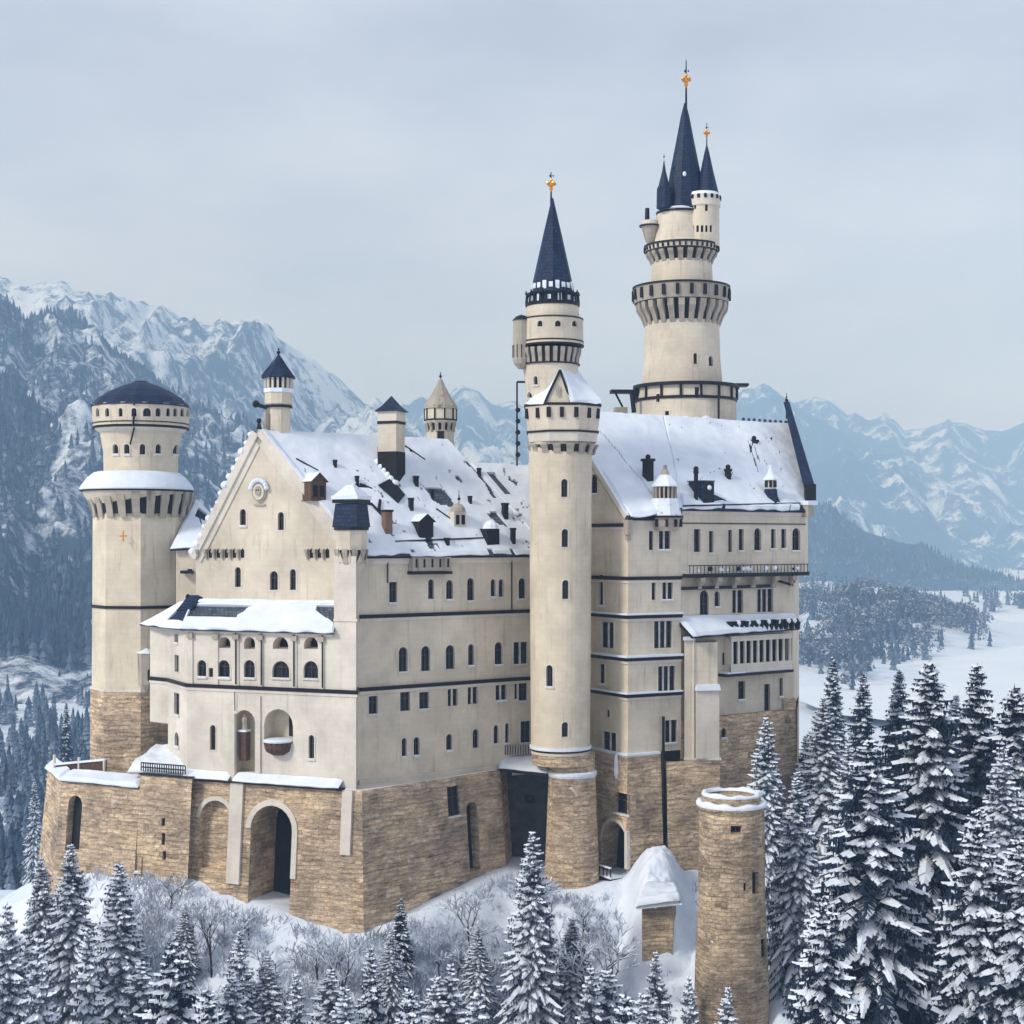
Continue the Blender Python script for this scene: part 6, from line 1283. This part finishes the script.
def wood(name, pts, mat, label, cat, hmin, hmax, seed, conif=True):
    rg = np.random.RandomState(seed); n = len(pts); V_, F_ = [], []
    tiers = ((0, .95, .22), (.3, .72, .17), (.58, .45, .11)) if conif else ((0, .9, .38),)
    if seed == 9: tiers = [(k / 8 * .93, 0, .20 * (1 - k / 8) ** .8 + .02) for k in range(8)]
    sides = 6 if seed != 9 else 7
    vv = []; ff2 = []; off = 0
    for (x, y, z) in pts:
        h = rg.uniform(hmin, hmax); s = rg.uniform(.8, 1.25)
        for (zb_, ztp, r) in tiers:
            a0 = rg.uniform(0, 6.28)
            if conif:
                ring = [(x + h * r * s * rg.uniform(.6, 1.15) * math.cos(a0 + k * 6.283 / sides), y + h * r * s * rg.uniform(.6, 1.15) * math.sin(a0 + k * 6.283 / sides), z + h * (zb_ + rg.uniform(-.03, .05))) for k in range(sides)]
                vv += ring + [(x, y, z + h * min(1, zb_ + (.45 if seed != 9 else .24)))]; ff2 += [(off + k, off + (k + 1) % sides, off + sides) for k in range(sides)]; off += sides + 1
            else:
                for _k in range(46):
                    th, ph, rr_ = rg.uniform(0, 6.28), rg.uniform(-.6, 1.5), rg.uniform(.4, 1)
                    cx_, cy_, cz_ = x + h * .36 * s * rr_ * math.cos(th) * math.cos(ph), y + h * .36 * s * rr_ * math.sin(th) * math.cos(ph), z + h * (.55 + .42 * rr_ * math.sin(ph))
                    for _j in range(3): vv.append((cx_ + rg.uniform(-1, 1) * h * .1, cy_ + rg.uniform(-1, 1) * h * .1, cz_ + rg.uniform(-1, 1) * h * .1))
                    ff2.append((off, off + 1, off + 2)); off += 3
                continue
                r1 = [(x + h * r * s * rg.uniform(.6, 1.1) * math.cos(a0 + k * 1.047), y + h * r * s * math.sin(a0 + k * 1.047), z + h * rg.uniform(.25, .4)) for k in range(sides)]
                r2 = [(x + h * r * .75 * rg.uniform(.6, 1.1) * math.cos(a0 + .5 + k * 1.047), y + h * r * .75 * math.sin(a0 + .5 + k * 1.047), z + h * rg.uniform(.65, .85)) for k in range(sides)]
                vv += r1 + r2 + [(x, y, z + h), (x, y, z)]
                for k in range(sides):
                    j = (k + 1) % sides; ff2 += [(off + k, off + j, off + 6 + k), (off + j, off + 6 + j, off + 6 + k), (off + 6 + k, off + 6 + j, off + 12), (off + j, off + k, off + 13)]
                off += 14
    me = bpy.data.meshes.new(name); me.from_pydata(vv, [], ff2); me.materials.append(M[mat])
    o = bpy.data.objects.new(name, me); link(o); o['kind'] = 'stuff'; o['label'] = label; o['category'] = cat; return o
rgw = random.Random(11)
def on_mesh(rec, n, vmin, vmax, dens=lambda p: 1, umin=0, umax=1):
    o, vs, nu, nr = rec; out = []; tries = 0
    while len(out) < n and tries < n * 12:
        tries += 1; j = int((vmin + (vmax - vmin) * rgw.random() ** 1.0) * (nr - 2)); i = int((umin + (umax - umin) * rgw.random()) * (nu - 2)); a, b = rgw.random(), rgw.random()
        p = vs[j * nu + i] * (1 - a) * (1 - b) + vs[j * nu + i + 1] * a * (1 - b) + vs[(j + 1) * nu + i] * (1 - a) * b + vs[(j + 1) * nu + i + 1] * a * b
        if rgw.random() < dens(p): out.append(tuple(p - np.array([0, 0, 1.0])))
    return out
dn = lambda p: 1.0 if noise.noise(Vector((p[0] * .0042, p[1] * .003, 1.3))) > rgw.uniform(.0, .2) else .05
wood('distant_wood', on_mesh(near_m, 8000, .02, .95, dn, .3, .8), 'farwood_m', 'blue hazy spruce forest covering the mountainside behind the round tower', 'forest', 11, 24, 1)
wood('distant_wood', on_mesh(hill, 1500, .02, .8, dn, .3, 1), 'farwood', 'dark wood along the low hill right of the great hall roof', 'forest', 14, 24, 2)
pts = []
for (cx_, cy_, rx, ry, n) in ((850, 622, 26, 20, 220), (915, 632, 30, 14, 160), (820, 600, 18, 9, 100), (860, 640, 45, 14, 150), (905, 622, 30, 22, 150), (850, 604, 14, 16, 60), (830, 585, 20, 8, 15), (800, 612, 20, 12, 100), (800, 578, 22, 6, 30), (815, 650, 22, 8, 80), (955, 632, 28, 8, 70), (1000, 583, 30, 2.5, 90), (985, 566, 30, 3, 60), (1005, 600, 40, 1.5, 60), (870, 575, 16, 5, 20), (900, 590, 40, 3, 25), (800, 596, 20, 3, 50), (940, 612, 10, 12, 40)):
    for _ in range(n * 3):
        px = rgw.gauss(cx_, rx * .5); py = max(549, rgw.gauss(cy_ + 6, ry * .5)); Y = 99 * F / (py - HY)
        x = X(px, Y)
        for _k in range(4):
            gz_ = ground_z(x, Y); Y = -gz_ * F / (py - HY); x = X(px, Y)
            if Y > 3500 or Y < 600: break
        if 600 < Y < 5000: pts.append((x, Y, ground_z(x, Y) - .5))
pts2 = [p for p in pts if noise.noise(Vector((p[0] * .02, p[1] * .02, 0))) > -.12]
lw_ = []
for _ in range(2600):
    Y = 300 * (1000 / 300) ** rgw.random(); x = X(rgw.uniform(-220, 230), Y)
    if noise.noise(Vector((x * .02, Y * .02, 7))) < rgw.uniform(-.3, .15): continue
    lw_.append((x, Y, ground_z(x, Y) - .5))
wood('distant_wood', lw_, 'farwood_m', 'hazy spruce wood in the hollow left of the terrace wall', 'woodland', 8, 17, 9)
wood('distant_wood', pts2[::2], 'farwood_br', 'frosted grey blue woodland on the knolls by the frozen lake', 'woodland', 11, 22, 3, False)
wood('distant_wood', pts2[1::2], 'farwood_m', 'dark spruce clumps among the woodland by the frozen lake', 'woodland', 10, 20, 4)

# ------------------------------------------------------------------ near spruces
M['needle'] = plain('spruce needles', (.016, .030, .058), .9, 0, .5, .8)
M['needle_f'] = plain('frosted spruce needles', (.085, .11, .155), .9, 0, .5, .8)
M['tsnow'] = plain('snow on branches', (.74, .80, .88), .85, 0, .08, .8)
M['twig'] = plain('dark bare twig', (.045, .042, .048), .95)
M['rime'] = plain('rimed twig', (.60, .66, .74), .95, 0, .3, 2)
def spruce(seed, H=30.0, Rm=7.0, snow=.5, frost=False, gap=0.0, dense=1.0):
    rg = random.Random(seed); vv, ff2 = [], []; sv, sf = [], []
    def tri(a, b, c): n = len(vv); vv.extend((a, b, c)); ff2.append((n, n + 1, n + 2))
    z = H * .985; lean = rg.uniform(-.012, .012)
    for _ in range(5):                                     # leader
        a = rg.uniform(0, 6.28); tri(Vector((lean * z, 0, H)), Vector((lean * z + .22 * math.cos(a), .22 * math.sin(a), H - 1.3)), Vector((lean * z - .1 * math.sin(a), .1 * math.cos(a), H - 1.2)))
    while z > H * .05:
        t = 1 - z / H; k = max(5, int((5 + 8 * min(1, t * 2.0)) * dense)); a0 = rg.uniform(0, 6.28)
        for b in range(k):
            if rg.random() < gap: continue
            zz_ = z + rg.uniform(-.5, .5) * (.3 + t)
            a = a0 + 2 * math.pi * (b + rg.uniform(-.35, .35)) / k
            rad = Rm * (t ** .74) * (1 + .30 * noise.noise(Vector((math.cos(a) * 1.2, math.sin(a) * 1.2 + seed * 3, z * .16))))
            L = rad * rg.uniform(.6, 1.15) + .25
            ca, sa = math.cos(a), math.sin(a); side = Vector((-sa, ca, 0)); nseg = max(3, min(11, int(L / .6) + 2)); up = .30 * (1 - t) - .10; dr = rg.uniform(.55, 1.15) * (.5 + .55 * t); pts_ = []
            for s in range(nseg + 1):
                f = s / nseg; r_ = L * f * (1 - .10 * f * dr); pts_.append(Vector((ca * r_ + lean * z, sa * r_, zz_ + L * (up * f - .62 * f * f * dr + .14 * f ** 4))))
            wmax = min(1.25, .30 * L + .25); s0 = rg.randint(0, nseg // 2); s1 = nseg if rg.random() < snow else rg.randint(s0, nseg); snowy = rg.random() < snow * 1.3
            for s in range(nseg):
                f = (s + .5) / nseg; w = wmax * (math.sin(math.pi * min(1, f * .80 + .17)) ** .8); p, q = pts_[s], pts_[s + 1]; d = (q - p)
                for sg in (-1, 1):
                    for _r in range(2):
                        o_ = d * rg.uniform(-.3, .5); tip = p + o_ + d * rg.uniform(.5, 1.3) + side * (sg * w * rg.uniform(.6, 1.15)) + Vector((0, 0, -w * rg.uniform(.2, .8)))
                        tri(p + o_ - d * .22, p + o_ + d * .35, tip)
                    if rg.random() < .7: tri(p, q, (p + q) / 2 + side * (sg * w * .35) + Vector((0, 0, -w * rg.uniform(.6, 1.25))))
                if snowy and s >= s0 and s < s1 and rg.random() < .85:
                    ww = w * rg.uniform(.45, .8) * (1.1 - .3 * f); th = .10 + .12 * ww; n = len(sv); dd = -ww * .34; up_ = Vector((0, 0, 1))
                    A_ = [p - d * .15 - side * ww * .9 + up_ * (dd + .03), p - d * .2 + up_ * th, p - d * .15 + side * ww * .9 + up_ * (dd + .03), q + d * .2 + side * ww * .75 + up_ * (dd + .03), q + d * .3 + up_ * th * .8, q + d * .2 - side * ww * .75 + up_ * (dd + .03)]
                    A_ = [v_ + Vector((rg.uniform(-1, 1), rg.uniform(-1, 1), rg.uniform(-.4, .4))) * .14 * ww for v_ in A_]
                    sv.extend(A_); sf.extend(((n, n + 1, n + 4, n + 5), (n + 1, n + 2, n + 3, n + 4), (n, n + 5, n + 3, n + 2)))
        z -= (.36 + .42 * t) * rg.uniform(.7, 1.3) * (H / 30) ** .5 / max(.6, dense)
    me = bpy.data.meshes.new('crown'); me.from_pydata(vv, [], ff2); me.materials.append(M['needle_f' if frost else 'needle'])
    ms = bpy.data.meshes.new('branch_snow'); ms.from_pydata(sv, [], sf); ms.materials.append(M['tsnow'])
    mb = MB(); mb.tube((0, 0, -1.5), (lean * H * .5, 0, H * .5), H * .013, H * .008, 'bark', 7); mb.tube((lean * H * .5, 0, H * .5), (lean * H, 0, H), H * .008, .02, 'bark', 6)
    to = mb.build('trunk'); mt_ = to.data; bpy.data.objects.remove(to)
    return (('trunk', mt_), ('crown', me), ('branch_snow', ms))
PROTO = [spruce(1, 30, 8.8, .62), spruce(2, 30, 7.8, .8), spruce(3, 30, 8.2, .5), spruce(4, 30, 7.2, .9, True), spruce(5, 30, 7.6, .75, True, .12), spruce(6, 30, 6.2, .5, False, .14)]
def plant(name, proto, x, y, z, s, rz, label, cat, group=None, tilt=0):
    o = bpy.data.objects.new(name, None); link(o); o.location = (x, y, z); o.scale = (s[0], s[0], s[1]); o.rotation_euler = (tilt, 0, rz); o['label'] = label; o['category'] = cat
    if group: o['group'] = group
    for nm, me in proto:
        c = bpy.data.objects.new(nm, me); link(c, o)
    return o
rgt = random.Random(77)
_nv = near_m[1]
def slope_z(x, y):
    i = int(np.argmin((_nv[:, 0] - x) ** 2 + (_nv[:, 1] - y) ** 2)); return float(_nv[i, 2])
def tree(px, py, Y, k, label, wid=1.0, group=None, hmin=8):
    x = X(px, Y); zb_ = ground_z(x, Y) if not (px < 100 and Y > 500) else max(ground_z(x, Y), slope_z(x, Y)) - 1; zt_ = Z(py, Y); h = max(hmin, zt_ - zb_); plant('spruce_tree', PROTO[k], x, Y, zt_ - h, (h / 30 * wid, h / 30), rgt.uniform(0, 6.28), label, 'tree', group)
GR = 'snowy spruces on the slope right of the castle'
for a in (
    (871, 738, 120, 0, 'huge snow-laden spruce, largest tree in the right foreground', 1.05, GR),
    (927, 660, 152, 0, 'tall pointed dark spruce whose tip stands highest against the white lake', .95, GR),
    (978, 663, 160, 5, 'slim dark spruce just right of the tallest pointed one, tip against the lake', 1.0, GR),
    (1016, 684, 150, 2, 'dark spruce cut by the right edge of the view, tip against the lake', 1.0, GR),
    (975, 806, 116, 1, 'snow-striped spruce in the lower right foreground, right of the huge one', .9, GR),
    (1022, 835, 114, 1, 'spruce at the right edge of the view, low in the foreground', 1.0, GR),
    (765, 716, 152, 3, 'frosted spruce standing against the tan base of the great hall, tip under its door', .85, GR),
    (823, 696, 172, 3, 'broad frosted spruce between the great hall corner and the huge spruce', 1.05, GR),
    (797, 770, 138, 4, 'pale frosted spruce right beside the ruined round turret', .8, GR),
    (848, 742, 150, 3, 'frosted spruce partly hidden behind the huge spruce, on its left', .8, GR),
    (822, 893, 108, 0, 'low snowy spruce at the left foot of the huge one', .75, GR),
    (1004, 745, 140, 3, 'frosted spruce behind the two at the right edge', .9, GR),
    (898, 669, 215, 5, 'smaller hazy spruce left of the tallest pointed one', 1.0, GR),
    (862, 672, 250, 5, 'small far spruce with its tip near the lake shore, above the huge one', 1.0, GR),
    (833, 656, 270, 5, 'thin far spruce right of the great hall, topmost near the snowy shore', .8, GR),
    (956, 694, 215, 4, 'frosted spruce behind and between the two tall pointed ones', .9, GR),
    (806, 735, 185, 4, 'frosted low spruce by the right corner of the great hall', .9, GR)): tree(*a)
GL = 'frosted spruces below the terrace wall'
for a in (
    (119, 862, 136, 3, 'snowy spruce in front of the terrace wall, tallest at lower left', 1.0, GL),
    (70, 843, 144, 4, 'spruce just under the arched niche of the terrace wall', .95, GL),
    (41, 856, 146, 3, 'pale frosted spruce left of the arched niche of the terrace wall', .9, GL),
    (9, 902, 132, 3, 'snowy spruce at the left edge of the view', .75, GL),
    (88, 925, 126, 4, 'low frosted spruce between the two snowy ones at lower left', .6, GL),
    (170, 940, 125, 0, 'small dark-stemmed spruce at the bottom left of the rock', .9, GL),
    (40, 935, 122, 3, 'low frosted spruce at the bottom near the left edge', .6, GL),
    (34, 778, 300, 4, 'hazy spruce against the left end of the terrace wall', .5, GL),
    (66, 702, 520, 5, 'dark hazy spruce in the mist left of the round tower', .6, GL),
    (10, 778, 560, 5, 'hazy spruce at the left edge level with the terrace', .6, GL)): tree(*a)
GC = 'spruces below the castle rock'
for a in (
    (531, 830, 141, 3, 'large spruce in front of the dark recess, tallest of those below the castle', .82, GC),
    (372, 945, 130, 1, 'small snowy spruce below the corner of the stone base', .6, GC),
    (401, 898, 145, 5, 'squat dark spruce at the foot of the long stone base', 1.1, GC),
    (655, 950, 130, 4, 'thin frosted spruce below the stub of masonry', .7, GC),
    (728, 985, 118, 4, 'small snowy spruce at the foot of the ruined turret', .6, GC),
    (450, 962, 128, 4, 'small pale spruce on the slope between the bare trees and the large spruce', .8, GC),
    (240, 930, 134, 4, 'frosted little spruce below the deep arch, left of the bare tree', .9, GC),
    (410, 985, 122, 1, 'low snowy spruce at the bottom, left of the large spruce', .8, GC),
    (345, 985, 122, 3, 'low frosted spruce at the bottom under the castle corner', .9, GC),
    (590, 965, 126, 4, 'pale little spruce right of the foot of the large spruce', .8, GC),
    (475, 990, 120, 3, 'low frosted spruce at the bottom just left of the large spruce', .8, GC),
    (205, 985, 120, 1, 'low snowy spruce at the bottom left of centre', .8, GC),
    (625, 990, 120, 1, 'low snowy spruce at the bottom below the stub of masonry', .8, GC),
    (295, 972, 126, 3, 'small frosted spruce under the deep arch', .6, GC),
    (690, 975, 124, 3, 'frosted spruce left of the foot of the ruined turret', .6, GC)): tree(*a)

# bare rimed trees and shrubs on the slope
def bare(seed, H, spread, rime=.5, lv=5):
    rg = random.Random(seed); mt_, mr_ = MB(), MB()
    def grow(p, d, L, r_, n):
        q = p + d * L; mt_.tube(p, q, r_, r_ * .7, 'twig' if n > 2 or rg.random() > rime else 'rime', 3 if n < 4 else 5)
        if rg.random() < .45 and n < 4: mr_.tube(p + Vector((0, 0, r_ + .03)), q + Vector((0, 0, r_ * .7 + .03)), .07, .05, 'rime', 3)
        if n == 0: return
        for _ in range(3 if n > 1 else 4):
            dd = (d + Vector((rg.uniform(-1, 1), rg.uniform(-1, 1), rg.uniform(-.35, .6))) * spread).normalized(); grow(p + (q - p) * rg.uniform(.5, 1), dd, L * rg.uniform(.55, .8), r_ * .6, n - 1)
    grow(Vector((0, 0, -.5)), Vector((rg.uniform(-.1, .1), 0, 1)), H * .38, H * .014, lv)
    out = []
    for nm, mb_ in (('trunk', mt_), ('branch_snow', mr_)):
        o = mb_.build(nm); out.append((nm, o.data)); bpy.data.objects.remove(o)
    return out
BARE = [bare(1, 12, .75), bare(2, 9, .9, .7), bare(3, 7, 1.0, .8, 4), bare(4, 5, 1.1, .9, 4)]
def shrub(px, Y, k, s, label, group, name='bare_tree', cat='bare tree'):
    x = X(px, Y); plant(name, BARE[k], x, Y, ground_z(x, Y), (s, s), rgt.uniform(0, 6.28), label, cat, group)
gsf = 'small frosted spruces among the rimed shrubs'
for px, py, Y, k in ((185, 903, 147, 3), (232, 975, 128, 4), (268, 955, 135, 3), (330, 968, 130, 4), (392, 930, 141, 3), (436, 975, 128, 4), (478, 925, 145, 3), (572, 918, 143, 3), (606, 968, 128, 4), (645, 992, 124, 3), (140, 960, 128, 4)):
    tree(px, py, Y, k, 'small frosted spruce standing among the rimed shrubs below the castle', rgt.uniform(.9, 1.3), gsf, 5)
tb_ = 'bare trees on the snowy rock'
for a in ((600, 143, 0, 1.15, 'tall thin bare tree standing on the snow right of the large spruce', tb_), (345, 141, 0, .8, 'bare dark tree by the corner of the stone base', tb_), (212, 147, 0, .8, 'bare tree on the snow left of the deep arch', tb_), (160, 141, 1, .8, 'bare frosted tree under the pale buttress of the terrace wall', tb_), (470, 150, 0, .7, 'bare tree under the long stone base near the dark recess', tb_), (440, 141, 1, .9, 'bare frosted tree left of the large spruce', tb_), (625, 134, 1, .9, 'low bare tree right of the tall thin one', tb_), (255, 135, 0, .8, 'bare tree straight below the deep arch', tb_), (320, 131, 1, .9, 'low bare frosted tree left of the small snowy spruce', tb_), (690, 140, 1, .7, 'bare shrubby tree left of the ruined turret', tb_)):
    shrub(*a)
gsh = 'rimed shrubs scattered on the snowy slope'
for k in range(135):
    px = rgt.uniform(-10, 700)
    if px > 606: continue
    Lx = lerpt(LT, X(px, 148)); Y = rgt.uniform(Lx - 26, Lx - 2.0)
    shrub(px, Y, rgt.choice((2, 3, 3)), rgt.uniform(.6, 1.25), 'small rimed shrub sticking out of the snow below the castle', gsh, 'bare_shrub', 'shrub')

uv_, uf_ = [], []; ru_ = random.Random(8)
for k in range(8500):
    px = ru_.uniform(-30, 760)
    if 608 < px < 702 and ru_.random() < .93: continue
    Lx = lerpt(LT, X(px, 148)); Y = ru_.uniform(Lx - 30, Lx - .5); x = X(px, Y)
    if noise.noise(Vector((x * .12, Y * .12, 4))) < ru_.uniform(-.25, .25): continue
    z = ground_z(x, Y)
    for _ in range(7):
        b_ = Vector((x + ru_.uniform(-.6, .6), Y + ru_.uniform(-.6, .6), z - .1)); t_ = b_ + Vector((ru_.uniform(-.7, .7), ru_.uniform(-.7, .7), ru_.uniform(.4, 1.7))); n_ = len(uv_); w_ = ru_.uniform(.03, .09)
        uv_.extend((b_ + Vector((-w_, 0, 0)), b_ + Vector((w_, 0, 0)), t_)); uf_.append((n_, n_ + 1, n_ + 2)); 
        m_ = b_.lerp(t_, .5); t2_ = m_ + Vector((ru_.uniform(-.7, .7), ru_.uniform(-.5, .5), ru_.uniform(.1, .8))); uv_.extend((m_ + Vector((-w_, 0, 0)), m_ + Vector((w_, 0, 0)), t2_)); uf_.append((n_ + 3, n_ + 4, n_ + 5))
um_ = bpy.data.meshes.new('undergrowth'); um_.from_pydata(uv_, [], uf_); M['brush'] = plain('frosted brushwood', (.46, .51, .60), .95, 0, .6, .3); um_.materials.append(M['brush']); uo_ = bpy.data.objects.new('undergrowth', um_); link(uo_)
uo_['kind'] = 'stuff'; uo_['label'] = 'frosted brushwood poking through the snow below the castle'; uo_['category'] = 'brushwood'

# ------------------------------------------------------------------ the air
zmax = 0
hb_ = bpy.data.meshes.new('haze'); x0, x1, y0, y1, z0, z1 = -7000, 7500, -40, 9700, -112, 1130
vs_ = [(a, b, c) for a in (x0, x1) for b in (y0, y1) for c in (z0, z1)]
hb_.from_pydata(vs_, [], [(0, 1, 3, 2), (4, 6, 7, 5), (0, 4, 5, 1), (2, 3, 7, 6), (0, 2, 6, 4), (1, 5, 7, 3)])
hz = bpy.data.objects.new('haze', hb_); link(hz); hz['kind'] = 'stuff'; hz['label'] = 'pale blue winter haze filling the valley air'; hz['category'] = 'haze'
mh = bpy.data.materials.new('haze air'); mh.use_nodes = True; th_ = mh.node_tree; th_.nodes.clear(); mo = th_.nodes.new('ShaderNodeOutputMaterial'); pv = th_.nodes.new('ShaderNodeVolumePrincipled')
pv.inputs['Color'].default_value = (.43, .68, 1.0, 1); pv.inputs['Absorption Color'].default_value = (.6, .72, 1, 1); pv.inputs['Density'].default_value = HAZE; pv.inputs['Anisotropy'].default_value = .0; th_.links.new(pv.outputs[0], mo.inputs['Volume']); hb_.materials.append(mh)
